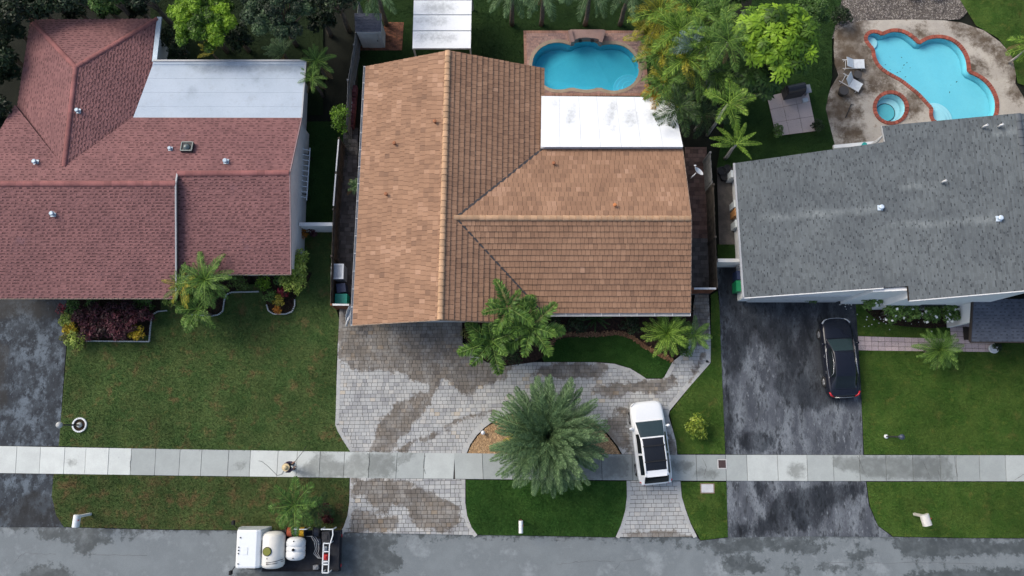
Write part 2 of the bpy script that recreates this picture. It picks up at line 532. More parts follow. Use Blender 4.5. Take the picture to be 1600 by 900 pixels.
# ------------------------------------------------------------------ ground
def add_lawn(pts, mat, label, dens=420, z=.012, hgt=(.03, .07), holes=()):
    poly = U2(pts)
    o = holed('lawn', poly, holes, z, mat) if holes else sheet('lawn', poly, z, mat, None)
    tag(o, label, 'lawn', kind='structure')
    xs, ys = [p[0] for p in poly], [p[1] for p in poly]
    A = abs(area2(poly)); n = int(dens * 1.25 * (max(xs) - min(xs)) * (max(ys) - min(ys)))
    P = np.column_stack([rng.uniform(min(xs) - .03, max(xs) + .03, n), rng.uniform(min(ys) - .03, max(ys) + .03, n)])
    k = pip(P, poly)
    for hpoly in holes: k &= ~pip(P, hpoly)
    P = P[k]; n = len(P)
    P += rng.normal(0, .035, P.shape)
    a = rng.uniform(0, 2 * math.pi, n); w = rng.uniform(.010, .022, n); h = rng.uniform(hgt[0], hgt[1], n) * .8; ln = rng.uniform(.01, .05, n)
    b = rng.uniform(0, 2 * math.pi, n)
    dx, dy = np.cos(a) * w, np.sin(a) * w
    lx, ly = np.cos(b) * ln, np.sin(b) * ln
    V = np.zeros((n, 4, 3))
    V[:, 0] = np.column_stack([P[:, 0] - dx, P[:, 1] - dy, np.full(n, z)]); V[:, 1] = np.column_stack([P[:, 0] + dx, P[:, 1] + dy, np.full(n, z)])
    V[:, 2] = np.column_stack([P[:, 0] + dx * .6 + lx * .6, P[:, 1] + dy * .6 + ly * .6, z + h * .8])
    V[:, 3] = np.column_stack([P[:, 0] + lx, P[:, 1] + ly, z + h])
    t = np.repeat(rng.uniform(0, 1, n), 4)
    g = np_mesh('grass', V.reshape(-1, 3), np.arange(n * 4).reshape(-1, 4), mat, None, {'tint': t})
    tag(g, 'short blades of grass on the ' + label, 'grass', kind='stuff')
    return o

def holed(name, outer, holes, z, mat, parent=None):
    bm = bmesh.new()
    for loop in [outer] + list(holes):
        vs = [bm.verts.new((p[0], p[1], z)) for p in loop]
        for i in range(len(vs)): bm.edges.new((vs[i], vs[(i + 1) % len(vs)]))
    bmesh.ops.triangle_fill(bm, edges=bm.edges[:], use_beauty=True, use_dissolve=False, normal=(0, 0, 1))
    for f in bm.faces:
        if f.normal.z < 0: f.normal_flip()
    me = bpy.data.meshes.new(name); bm.to_mesh(me); bm.free(); me.materials.append(mat)
    return link(bpy.data.objects.new(name, me), parent)
POOL_C = U2(smooth_loop([(830, 103), (833, 88), (842, 76), (855, 68), (870, 65.5), (882, 67), (891, 70), (898, 66), (908, 64), (920, 63.5), (930, 65), (938, 70), (950, 68), (965, 68.5), (980, 74), (992, 86), (999, 101), (999, 115), (993, 128), (982, 137), (968, 142), (958, 143), (946, 141), (936, 137.5), (927, 140), (916, 141.5), (904, 140), (893, 137.5), (880, 141), (868, 141), (856, 138), (845, 130), (835, 118)], 1), 0)
def Z4(pts): return [(1200 + x / 4, y / 4) for x, y in pts]
POOL_R = U2(smooth_loop(Z4([(615, 245), (625, 218), (652, 203), (690, 207), (712, 222), (760, 200), (800, 195), (845, 203), (885, 225), (915, 250), (945, 278), (975, 257), (1010, 241), (1070, 234), (1125, 244), (1172, 269), (1212, 310), (1236, 356), (1246, 402), (1248, 452), (1310, 478), (1358, 512), (1396, 560), (1420, 615), (1425, 660), (1418, 715), (1380, 790), (1250, 800), (1120, 790), (1045, 757), (1028, 735), (1025, 700), (1030, 676), (992, 635), (942, 580), (890, 540), (838, 498), (788, 472), (730, 438), (694, 405), (670, 360), (664, 306), (636, 276)]), 1), 0)
SPA = U2(ell(1391.6, 168.5, 23.5, 22.5, 28), 0)
holed('ground_tmp', [(-400, -400), (400, -400), (400, 400), (-400, 400)], [POOL_C, POOL_R, SPA], -.09, M_soil).name = 'ground'
tag(bpy.data.objects['ground'], 'dark bare soil around and between the houses', 'ground', kind='structure')

SW_T = [(-70, 696), (0, 697), (280, 702), (550, 706), (800, 709), (1050, 710.5), (1300, 711), (1680, 711.5)]
SW_B = [(-70, 738), (0, 739), (280, 743), (550, 746.5), (800, 749), (1060, 751), (1300, 751.5), (1680, 752)]
def lerp_line(L, x):
    for (x0, y0), (x1, y1) in zip(L, L[1:]):
        if x <= x1: return y0 + (y1 - y0) * (x - x0) / (x1 - x0)
    return L[-1][1]

road_edge = [(-70, 823), (30, 824), (100, 824), (250, 828), (380, 829), (531, 832), (650, 833), (745, 836), (860, 838), (962, 840), (1089, 839), (1095, 845), (1137, 840), (1260, 838), (1395, 839), (1500, 841), (1680, 842)]
road_st = [U2(q) for q in (
    [(30, 826), (110, 827), (150, 829), (170, 834), (215, 838), (200, 846), (165, 845), (150, 850), (148, 862), (135, 869), (118, 864), (112, 848), (98, 846), (66, 846), (60, 836)],
    ell(72, 908, 46, 26), [(450, 834), (610, 835), (618, 848), (608, 858), (632, 878), (628, 888), (600, 893), (590, 930), (300, 930), (380, 892), (520, 880)],
    [(1015, 843), (1092, 848), (1140, 842), (1255, 840), (1283, 851), (1272, 858), (1240, 860), (1210, 857), (1190, 862), (1160, 868), (1130, 864), (1108, 858), (1075, 856)],
    [(1118, 864), (1165, 873), (1200, 881), (1198, 893), (1160, 897), (1138, 893), (1125, 878)], ell(1344, 866, 20, 10), ell(1258, 858, 26, 8), ell(1237, 890, 17, 8), ell(1296, 887, 20, 7), ell(1341, 888, 9, 6), ell(1320, 889, 9, 5),
    [(1401, 841), (1500, 842), (1620, 846), (1640, 870), (1560, 866), (1500, 870), (1440, 873), (1410, 870), (1398, 857)],
    [(1420, 894), (1500, 888), (1640, 886), (1640, 920), (1400, 920)], ell(1240, 856, 60, 6), [(640, 838), (745, 838), (742, 841), (650, 841)], [(x, y - 3) for x, y in road_edge] + [(x, y + 2.2) for x, y in road_edge[::-1]])]  # last strip: wet dirt along the edge, plus the lawn edge's shadow line painted in
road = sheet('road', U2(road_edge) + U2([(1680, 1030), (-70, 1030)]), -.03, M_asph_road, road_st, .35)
tag(road, 'grey asphalt street with dark wet patches along the bottom', 'street', kind='structure')
# hairline cracks sealed with tar, lying on the road
mb = MB()
for line in ([(22, 880), (32, 868), (42, 864), (70, 866), (90, 866)], [(636, 838), (634, 852), (632, 858)], [(870, 882), (900, 878), (930, 876), (968, 879)],
             [(120, 866), (180, 867), (240, 868)], [(962, 890), (970, 878), (1010, 872)], [(1290, 879), (1370, 880), (1450, 879), (1560, 881)], [(868, 842), (880, 846), (890, 842)]):
    pts = []
    for a, b in zip(line, line[1:]):
        for k in range(6): pts.append((a[0] + (b[0] - a[0]) * k / 6 + rnd.uniform(-1, 1), a[1] + (b[1] - a[1]) * k / 6 + rnd.uniform(-1, 1)))
    W = UL(pts, -.026)
    for a, b in zip(W, W[1:]):
        d = Vector(b) - Vector(a); n = Vector((-d.y, d.x, 0)).normalized() * rnd.uniform(.005, .014)
        mb.poly([tuple(Vector(a) - n), tuple(Vector(b) - n), tuple(Vector(b) + n), tuple(Vector(a) + n)])
tag(mb.build('crack', surf('tar', (.14, .145, .15), rough=.8), road))

# asphalt driveways
dl = U2([(-70, 455), (108, 455), (107, 470), (105, 520), (98, 610), (92, 697), (-70, 696)])
st_l = [U2(q) for q in ([(-70, 455), (110, 455), (108, 492), (60, 498), (30, 492), (-70, 520)], [(-70, 520), (12, 540), (8, 640), (-70, 640)])]
tag(sheet('asphalt_driveway', dl, -.004, M_asph_left, st_l, .4), 'worn blue-grey asphalt driveway in front of the red roof at the left', 'driveway', kind='structure')
dlb = U2([(-70, 738), (84, 740), (81, 775), (88, 806), (100, 824), (-70, 823)])
tag(sheet('asphalt_driveway', dlb, -.008, M_asph_left, [U2(q) for q in ([(-70, 800), (20, 795), (45, 765), (75, 770), (100, 826), (-70, 826)], [(-70, 738), (84, 738), (84, 742), (-70, 742)])], .3),
    'dark asphalt driveway apron between sidewalk and street at the far left', 'driveway', kind='structure')
dr = U2([(1118, 400), (1165, 400), (1340, 400), (1337, 470), (1345, 600), (1349, 711), (1133, 710), (1127, 560), (1124, 470)])
st_r = [U2(q) for q in ([(1118, 400), (1340, 400), (1340, 500), (1345, 615), (1320, 628), (1285, 640), (1235, 640), (1210, 605), (1215, 560), (1200, 540), (1180, 520), (1165, 560), (1140, 600), (1128, 560)],
                        [(1128, 600), (1142, 600), (1152, 660), (1145, 711), (1130, 711)], ell(1180, 690, 30, 14))]
tag(sheet('asphalt_driveway', dr, -.004, M_asph_right, st_r, .4), 'stained asphalt driveway with the black car on it', 'driveway', kind='structure')
drb = U2([(1135, 751), (1353, 752), (1358, 790), (1372, 822), (1395, 839), (1260, 838), (1137, 840)])
st_rb = [U2(q) for q in ([(1137, 815), (1180, 820), (1200, 800), (1215, 770), (1240, 765), (1290, 756), (1352, 756), (1352, 770), (1300, 790), (1280, 820), (1240, 832), (1137, 842)], [(1180, 752), (1195, 756), (1190, 790), (1180, 770)])]
tag(sheet('asphalt_driveway', drb, -.008, M_asph_right, st_rb, .3), 'cracked asphalt apron between the sidewalk and the street, right of the paver apron', 'driveway', kind='structure')
# narrow side yard slab right of the centre house
sy = U2([(1120, 262), (1165, 262), (1172, 392), (1124, 392)])
tag(sheet('side_slab', sy, -.002, surf('old_concrete_dark', (.13, .115, .105), (.08, .075, .07), 2, .9, fine=(20, .2)), None),
    'dark concrete slab in the side yard beside the grey roof', 'slab', kind='structure')

# ------------------------------------------------------------------ paver driveway of the centre house
left_edge = [(531, 480), (528, 540), (526, 600), (525, 640), (524, 664), (528, 674), (536, 688), (548, 706.5)]
isl = [(729, 708.5), (735, 694), (745, 680), (757, 668), (775, 655), (800, 645), (850, 640), (900, 645), (925, 656), (942, 669), (955, 684), (965, 697), (972, 709.5)]
right_edge = [(1058, 711), (1056, 690), (1050, 668), (1044.5, 650), (1046, 642), (1075, 607), (1110, 567), (1110.5, 540), (1109, 500), (1107, 461), (1086, 461)]
inner = [(1083, 480), (1081, 510), (1073, 540), (1064, 555), (1051, 565), (1038, 589), (1034, 592), (1010, 592), (1003, 587), (985, 576), (960, 568.5), (930, 566), (880, 566), (835, 566), (790, 572), (760, 566), (738, 552), (727, 543), (723, 536), (722, 470)]
drive_px = left_edge + isl + right_edge + inner
drive = U2(drive_px)
paver_wet = [U2(q) for q in (
    [(528, 470), (740, 470), (740, 560), (800, 572), (790, 592), (745, 608), (728, 618), (727, 632), (718, 612), (706, 598), (694, 592), (683, 603), (676, 622), (664, 644), (646, 662), (632, 680), (620, 694), (612, 706), (575, 706), (582, 690), (588, 672), (600, 650), (615, 634), (640, 622), (668, 612), (672, 602), (640, 596), (632, 584), (590, 578), (556, 580), (545, 574), (536, 566), (528, 562)],
    [(775, 650), (752, 650), (728, 653), (705, 668), (680, 682), (655, 690), (640, 697), (632, 707), (620, 707), (640, 692), (660, 684), (690, 671), (712, 656), (740, 646), (775, 644)],
    [(860, 566), (955, 567), (935, 590), (900, 592), (860, 590), (830, 585)], [(925, 600), (1000, 598), (1050, 585), (1062, 596), (1045, 612), (1010, 616), (985, 612), (960, 624), (928, 614)], ell(970, 640, 8, 5),
    [(1085, 455), (1110, 455), (1110, 515), (1100, 540), (1085, 545), (1080, 500)], ell(1096, 558, 3, 14, rot=.3), [(1080, 578), (1096, 560), (1090, 585), (1076, 596)],
    [(940, 660), (975, 640), (985, 700), (975, 709), (955, 690)], [(1046, 660), (1058, 711), (1040, 711)])]
base = sheet('paver_driveway', drive, .0, M_joint, None)
tag(base, 'grey concrete paver driveway sweeping past the centre house', 'driveway', kind='structure')
def paver_tint(x, y):
    return min(1, max(0, .47 + .30 * fbm(x * .5, y * .5) + rnd.gauss(0, .21)))
inner_poly = U2(left_edge) + U2(isl) + U2(right_edge) + U2(inner)
pcs = lay_flat(inner_poly, .24, .205, .0, .03, .016, widths=[.17, .21, .28, .28, .33], rot=.012, tintf=paver_tint)
emit(pcs, 'paver', 'small_pavers', M_paver, base, 200, paver_wet, pick=lambda p: -p.size * (1 if p.top[0][1] > -2 else .9))
apronL = [(547, 746.5), (727, 749), (727, 785), (730, 806), (737, 824), (746, 836), (650, 834), (531, 832), (537, 823), (543, 806), (546, 785)]
apron_wet = [U2(q) for q in ([(548, 748), (640, 749), (644, 762), (668, 765), (680, 772), (690, 780), (705, 782), (718, 795), (722, 812), (715, 822), (690, 832), (672, 828), (655, 825), (645, 812), (636, 795), (628, 788), (612, 790), (602, 802), (585, 798), (575, 782), (562, 774), (548, 778)],
                             [(548, 800), (575, 798), (600, 810), (622, 806), (622, 826), (600, 833), (545, 832)])]
b2 = sheet('paver_apron', U2(apronL), -.004, M_joint, None)
tag(b2, 'stained paver apron between sidewalk and street beside the truck', 'driveway', kind='structure')
pcs = lay_flat(U2(apronL), .27, .22, -.004, .03, .02, widths=[.2, .25, .3, .34], rot=.012, tintf=paver_tint)
emit(pcs, 'paver', 'small_pavers', M_paver, b2, 110, apron_wet)
apronR = [(979, 751), (1063, 752), (1065, 776), (1071, 796), (1079, 818), (1089, 838.5), (1020, 839), (962, 839), (970, 821), (977, 797), (979.5, 775)]
b3 = sheet('paver_apron', U2(apronR), -.004, M_joint, None)
tag(b3, 'clean paver apron flaring to the street below the white car', 'driveway', kind='structure')
pcs = lay_flat(U2(apronR), .27, .22, -.004, .03, .02, widths=[.25, .32, .38, .42], rot=.012, tintf=lambda x, y: min(1, max(0, .6 + rnd.gauss(0, .14))))
emit(pcs, 'paver', 'small_pavers', M_paver, b3, 110, [U2([(985, 832), (1040, 828), (1088, 836), (1088, 845), (985, 845)])])
# plain border courses along the curves
def border(line, parent, side, wdt=.2, z=.0, step=.24, stains=paver_wet):
    W = [Vector(U(x, y)) for x, y in line]
    pts = []; 
    for a, b in zip(W, W[1:]):
        n = max(1, int((b - a).length / step))
        pts += [a.lerp(b, k / n) for k in range(n)]
    pts.append(W[-1]); mb = MB()
    for a, b in zip(pts, pts[1:]):
        d = (b - a); nn = Vector((-d.y, d.x, 0)).normalized() * side * wdt; g = d.normalized() * .008
        mb.tint = min(1, max(0, .55 + rnd.gauss(0, .08)))
        q = [a + g, b - g, b - g + nn, a + g + nn]
        if area2([(k.x, k.y) for k in q]) < 0: q = q[::-1]
        t = [mb.vert((k.x, k.y, z + .036)) for k in q]; l = [mb.vert((k.x, k.y, z)) for k in q]
        mb.face(t)
        for i in range(4): mb.face((l[i], l[(i + 1) % 4], t[(i + 1) % 4], t[i]))
    set_wet(mb, stains)
    tag(mb.build('border_pavers', M_paver, parent), kind='stuff')
border(left_edge, base, 1); border(isl[:6], base, 1, .3); border(isl[7:], base, 1, .3); border(right_edge[:8], base, 1, .26); border(inner[3:12], base, 1, .22)
border(apronL[1:6], b2, -1, .2, -.004, stains=apron_wet); border(apronL[7:] + [apronL[0]], b2, -1, .2, -.004, stains=apron_wet)
border(apronR[1:6], b3, -1, .2, -.004); border(apronR[7:] + [apronR[0]], b3, -1, .2, -.004)

# ------------------------------------------------------------------ sidewalk slabs
swbase = sheet('sidewalk', U2(SW_T) + U2(SW_B[::-1]), -.02, M_joint, None)
tag(swbase, 'pale concrete sidewalk of square slabs crossing the whole picture', 'sidewalk', kind='structure')
joints = [-60, -22, 26, 63, 101, 134, 170, 205, 243, 281, 315, 357, 391, 434, 464, 500, 538, 577, 620, 663, 710, 754, 800, 848, 900, 940, 988, 1040, 1088, 1134, 1167, 1215, 1261, 1302, 1343, 1384, 1426, 1469, 1494, 1530, 1571, 1612, 1655]
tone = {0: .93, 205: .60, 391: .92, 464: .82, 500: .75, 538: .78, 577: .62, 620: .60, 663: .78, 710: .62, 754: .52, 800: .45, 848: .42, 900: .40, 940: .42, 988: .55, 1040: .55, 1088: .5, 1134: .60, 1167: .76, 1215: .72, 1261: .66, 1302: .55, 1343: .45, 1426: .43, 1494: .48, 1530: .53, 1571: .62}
sw_wet = [U2(q) for q in ([(466, 733), (482, 722), (500, 708), (519, 710), (521, 720), (540, 724), (556, 706), (572, 706), (583, 710), (600, 708), (618, 712), (612, 745), (560, 748), (480, 746), (462, 742)],
                          [(650, 707), (632, 708), (622, 720), (606, 735), (612, 740), (625, 728), (640, 716)], ell(570, 730, 22, 12), ell(376, 727, 9, 5), ell(112, 722, 6, 6),
                          [(840, 712), (935, 712), (980, 714), (980, 745), (900, 749), (840, 746)], ell(960, 728, 22, 10), ell(1065, 728, 18, 9), ell(1105, 740, 20, 7), [(1300, 714), (1345, 714), (1480, 714), (1490, 748), (1420, 748), (1360, 746), (1305, 730)], ell(1245, 735, 14, 12))]
cur = .93
for a, b in zip(joints, joints[1:]):
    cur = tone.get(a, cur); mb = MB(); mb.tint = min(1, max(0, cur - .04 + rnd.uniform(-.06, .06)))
    ta, tb = lerp_line(SW_T, a), lerp_line(SW_T, b); ba, bb = lerp_line(SW_B, a), lerp_line(SW_B, b)
    lean = -1.5 if a < 700 else 1
    g = .34 if a not in (-60,) else 0
    q = U2([(a + g + lean * -.6, ta), (b - g + lean * -.6, tb), (b - g + lean, bb), (a + g + lean, ba)])
    if area2(q) < 0: q = q[::-1]
    q3 = [Vector((*k, 0)) for k in q]
    # subdivided top carries the damp patches
    n, m_ = 7, 7
    A, B, C, D = q3
    ids = []
    zt = .028 + rnd.uniform(-.004, .006)
    for i in range(n + 1):
        for j in range(m_ + 1):
            p = A.lerp(B, i / n).lerp(D.lerp(C, i / n), j / m_); ids.append(mb.vert((p.x, p.y, zt)))
    for i in range(n):
        for j in range(m_):
            k = i * (m_ + 1) + j; mb.face((ids[k], ids[k + m_ + 1], ids[k + m_ + 2], ids[k + 1]))
    for i in range(4):
        p0, p1 = q3[i], q3[(i + 1) % 4]
        mb.poly([(p0.x, p0.y, -.02), (p1.x, p1.y, -.02), (p1.x, p1.y, zt), (p0.x, p0.y, zt)])
    set_wet(mb, sw_wet)
    mb.build('slab', M_walk, swbase)

# cracks and dirt lines across the sidewalk slabs
mb = MB()
for line in ([(1339, 712), (1345, 724), (1349, 735), (1357, 750)], [(1443, 722), (1448, 733), (1453, 746)], [(1492, 713), (1493, 730), (1497, 749)], [(1465, 735), (1470, 748)], [(574, 708), (578, 722), (573, 738)], [(205, 712), (203, 728), (205, 738)], [(1585, 750), (1598, 742), (1612, 735)], [(1098, 716), (1104, 730), (1100, 745)], [(664, 712), (661, 726), (666, 744)]):
    pts = []
    for a, b in zip(line, line[1:]):
        for k in range(5): pts.append((a[0] + (b[0] - a[0]) * k / 5 + rnd.uniform(-.6, .6), a[1] + (b[1] - a[1]) * k / 5))
    W = UL(pts, .040)
    for a, b in zip(W, W[1:]):
        d = Vector(b) - Vector(a); n = Vector((-d.y, d.x, 0)).normalized() * rnd.uniform(.004, .012)
        mb.poly([tuple(Vector(a) - n), tuple(Vector(b) - n), tuple(Vector(b) + n), tuple(Vector(a) + n)])
mb.build('crack', surf('crack_dirt', (.10, .10, .095), rough=.95), swbase)

# ------------------------------------------------------------------ lawns
add_lawn([(108, 470), (105, 540), (92, 697), (280, 702), (548, 706), (536, 688), (524, 664), (525, 640), (526, 560), (530, 500), (522, 470), (519, 350), (478, 350), (470, 440), (300, 450), (200, 462)], G_left,
         'patchy front lawn below the red roof', 430)
add_lawn([(84, 741), (280, 744), (546, 747), (545, 790), (541, 815), (531, 831), (380, 828), (250, 827), (100, 823), (88, 805), (81, 775)], G_verge, 'patchy verge between sidewalk and street beside the truck', 430)
add_lawn([(728, 750), (979, 752), (979, 790), (971, 818), (961, 839), (860, 837), (760, 836), (746, 835), (736, 824), (729, 806)], G_mid, 'dark green verge below the big round palm', 480)
add_lawn([(1064, 753), (1135, 753), (1137, 839), (1095, 844), (1079, 816), (1066, 778)], G_right, 'small verge right of the white car, holding a utility lid', 480)
add_lawn([(1046, 645), (1075, 608), (1111, 567), (1111, 461), (1121, 455), (1124, 480), (1127, 560), (1133, 709), (1059, 709), (1052, 670)], G_right, 'narrow wedge of lawn left of the right asphalt driveway', 460)
add_lawn([(1337, 475), (1345, 600), (1350, 710), (1680, 711), (1680, 480)], G_right, 'wide green front lawn right of the black car', 400)
add_lawn([(1354, 753), (1680, 753), (1680, 841), (1500, 840), (1396, 838), (1372, 821), (1359, 790)], G_right, 'green verge at the lower right with a white mailbox', 430)
add_lawn([(850, 565), (930, 565), (960, 567.5), (985, 575), (1010, 591), (1036, 591), (1052, 564), (1012, 546), (985, 529), (967, 522), (930, 525), (880, 527), (855, 540), (845, 556)], G_mid, 'curved lawn bed in front of the centre house', 480)
POOLDECK = U2([(818, 48), (1006, 48), (1014, 150), (820, 150)])
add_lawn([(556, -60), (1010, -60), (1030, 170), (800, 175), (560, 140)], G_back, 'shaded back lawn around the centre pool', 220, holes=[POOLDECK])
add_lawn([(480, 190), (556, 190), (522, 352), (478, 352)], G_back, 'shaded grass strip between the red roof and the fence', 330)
add_lawn([(235, -60), (505, -60), (505, 180), (470, 180), (470, 110), (235, 110)], grass_mat('grass_shade', (.010, .022, .007), (.016, .030, .009), (.03, .03, .012), .6, .8), 'dark shaded ground behind the pale flat roof', 150)  # shade behind the house is put into this near-black grass colour
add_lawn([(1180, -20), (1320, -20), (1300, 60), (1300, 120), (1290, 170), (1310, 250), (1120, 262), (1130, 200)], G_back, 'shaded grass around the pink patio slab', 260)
add_lawn([(1500, 0), (1680, -20), (1680, 160), (1590, 130), (1582, 90), (1560, 60), (1525, 40)], G_right, 'green corner of lawn behind the right pool', 240)
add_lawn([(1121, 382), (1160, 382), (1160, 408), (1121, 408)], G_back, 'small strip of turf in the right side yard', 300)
# planting beds (bare mulch)
def bed(pts, label, mat=M_mulch, z=.03):
    return tag(sheet('planting_bed', U2(smooth_loop(pts, 1)), z, mat, None, skirt=.05), label, 'bed', kind='structure')
bed([(105, 460), (250, 460), (252, 488), (240, 492), (234, 533), (105, 533)], 'dark bed of purple crotons beside the left driveway')
bed([(250, 455), (390, 420), (392, 446), (356, 457), (350, 486), (340, 493), (290, 494), (262, 470)], 'bed under the palms at the corner of the red roof')
bed([(388, 425), (490, 420), (480, 445), (462, 460), (460, 484), (450, 491), (430, 491), (418, 482), (412, 458)], 'rounded bed with white edging at the red roof corner')
bed([(722, 480), (1084, 480), (1082, 510), (1073, 541), (1052, 564), (1012, 546), (985, 529), (967, 522), (930, 525), (880, 527), (855, 540), (845, 565), (790, 571), (760, 565), (728, 545)], 'dark planting bed under the front eave of the centre house')
bed([(1340, 455), (1560, 455), (1510, 505), (1470, 513), (1430, 512), (1380, 506), (1360, 492), (1345, 478)], 'mulch bed of flowering shrubs along the white wall', surf('mulch_red', (.045, .02, .016), (.02, .012, .010), 9, .95, fine=(60, .5), bump=(40, .05)))
M_pebble = surf('tan_pebble', (.48, .33, .19), (.36, .23, .12), 8, .8, tint=[(0, (.45, .4, .36)), (.6, (1, 1, 1)), (1, (1.35, 1.3, 1.2))])
pebpoly = U2([(731, 708.5), (737, 695), (747, 681), (759, 669), (777, 657), (800, 648), (850, 643), (900, 648), (923, 658), (940, 671), (953, 686), (962, 697), (969, 709.5)])
pb = sheet('pebble_bed', pebpoly, .014, surf('pebble_base', (.36, .24, .13), (.24, .16, .09), 10, .9, fine=(40, .4)), None)
tag(pb, 'half-moon bed of tan pebbles round the big palm', 'bed', kind='structure')
def pebbles(poly, n, zz, size, mat, label, parent=None):
    xs, ys = [p[0] for p in poly], [p[1] for p in poly]
    P = np.column_stack([rng.uniform(min(xs), max(xs), n), rng.uniform(min(ys), max(ys), n)]); P = P[pip(P, poly)]; n = len(P)
    base_ = np.array([[1, 0, 0], [0, 1, 0], [-1, 0, 0], [0, -1, 0], [0, 0, .8]])
    V = np.zeros((n, 5, 3)); a = rng.uniform(0, 6.28, n); sx = rng.uniform(*size, n); sy = sx * rng.uniform(.5, 1, n)
    for k in range(5):
        bx, by, bz = base_[k]
        V[:, k, 0] = P[:, 0] + bx * sx * np.cos(a) - by * sy * np.sin(a); V[:, k, 1] = P[:, 1] + bx * sx * np.sin(a) + by * sy * np.cos(a)
        V[:, k, 2] = zz + bz * sy * .8
    F = (np.arange(n)[:, None, None] * 5 + np.array([[0, 1, 4], [1, 2, 4], [2, 3, 4], [3, 0, 4]])[None]).reshape(-1, 3)
    o = np_mesh('gravel', V.reshape(-1, 3), F, mat, None, {'tint': np.repeat(rng.uniform(0, 1, n), 5)})
    return tag(o, label, 'gravel', kind='stuff')
pebbles(pebpoly, 9000, .016, (.02, .05), M_pebble, 'loose tan pebbles in the half-moon bed')
# ------------------------------------------------------------------ house materials
M_tile = surf('clay_tile', (.335, .203, .131), (.295, .176, .113), .45, .8, fine=(14, .08),
              tint=[(0, (.50, .48, .50)), (.35, (.84, .80, .77)), (.6, (1.02, .98, .94)), (1, (1.44, 1.48, 1.56))], bump=(30, .004))
M_tile_ridge = surf('ridge_clay', (.49, .315, .195), (.42, .265, .16), 2.0, .8, fine=(20, .10), tint=[(0, (.8, .8, .8)), (1, (1.12, 1.1, 1.08))])
M_deck = surf('roof_underlay', (.035, .025, .02), (.02, .016, .014), 2, .9)
M_shred = surf('shingle_red', (.236, .114, .109), (.200, .097, .095), .5, .9, fine=(40, .16), tint=[(0, (.34, .32, .34)), (.3, (.55, .52, .54)), (.55, (.92, .92, .92)), (1, (1.28, 1.28, 1.28))],
               spots=[(.7, .60, .78, (.20, .105, .115))], bump=(60, .004))
M_shred_cap = surf('shingle_red_cap', (.30, .125, .115), (.24, .10, .095), 1.5, .9, fine=(40, .14), tint=[(0, (.8, .8, .8)), (1, (1.12, 1.1, 1.1))])
M_shgrey = surf('shingle_grey', (.118, .134, .142), (.096, .110, .119), .55, .9, fine=(40, .14), tint=[(0, (.22, .23, .25)), (.3, (.5, .5, .52)), (.55, (.94, .94, .94)), (1, (1.30, 1.30, 1.30))],
                wet=(3.0, .25, (1.9, 1.86, 1.78), .9, .28), bump=(60, .004))
M_shdark = surf('shingle_blue', (.095, .11, .14), (.075, .088, .115), .8, .9, fine=(40, .14), tint=[(0, (.35, .35, .35)), (.55, (.95, .95, .95)), (1, (1.25, 1.25, 1.25))])
M_wallw = surf('white_stucco', (.82, .83, .82), (.77, .78, .78), 1.5, .9, fine=(30, .05), bump=(50, .006))
M_wallg = surf('grey_stucco', (.68, .68, .66), (.62, .62, .61), 1.5, .9, fine=(30, .06), bump=(50, .006))
M_walltan = surf('tan_stucco', (.40, .31, .24), (.34, .26, .20), 1.5, .9, fine=(30, .06))
M_trim = plain('white_trim', (.62, .63, .64), .5)
M_gutter = plain('grey_gutter', (.42, .43, .44), .4)
M_white_panel = surf('white_roof_panel', (.86, .88, .88), (.82, .84, .85), .8, .5, fine=(10, .03),
                     wet=(5.5, .5, (.58, .59, .59), .6, .30))
M_flat = surf('flat_membrane', (.43, .50, .58), (.385, .455, .535), .5, .6, fine=(14, .06), spots=[(1.3, .52, .80, (.35, .40, .46)), (4, .60, .78, (.30, .34, .38)), (14, .66, .76, (.25, .28, .31))],
              wet=(3.0, .3, (.62, .63, .64), .6, .25))
M_metal = plain('galvanised', (.40, .49, .57), .45, .2)
M_dark = plain('dark_metal', (.03, .03, .033), .5)
M_glassdark = plain('window_glass', (.02, .025, .03), .08, 0, .6)
M_wood = surf('fence_wood', (.10, .085, .07), (.055, .048, .04), 3, .9, fine=(25, .25))
M_woodred = surf('gate_wood', (.22, .085, .045), (.15, .06, .035), 3, .8, fine=(20, .2))

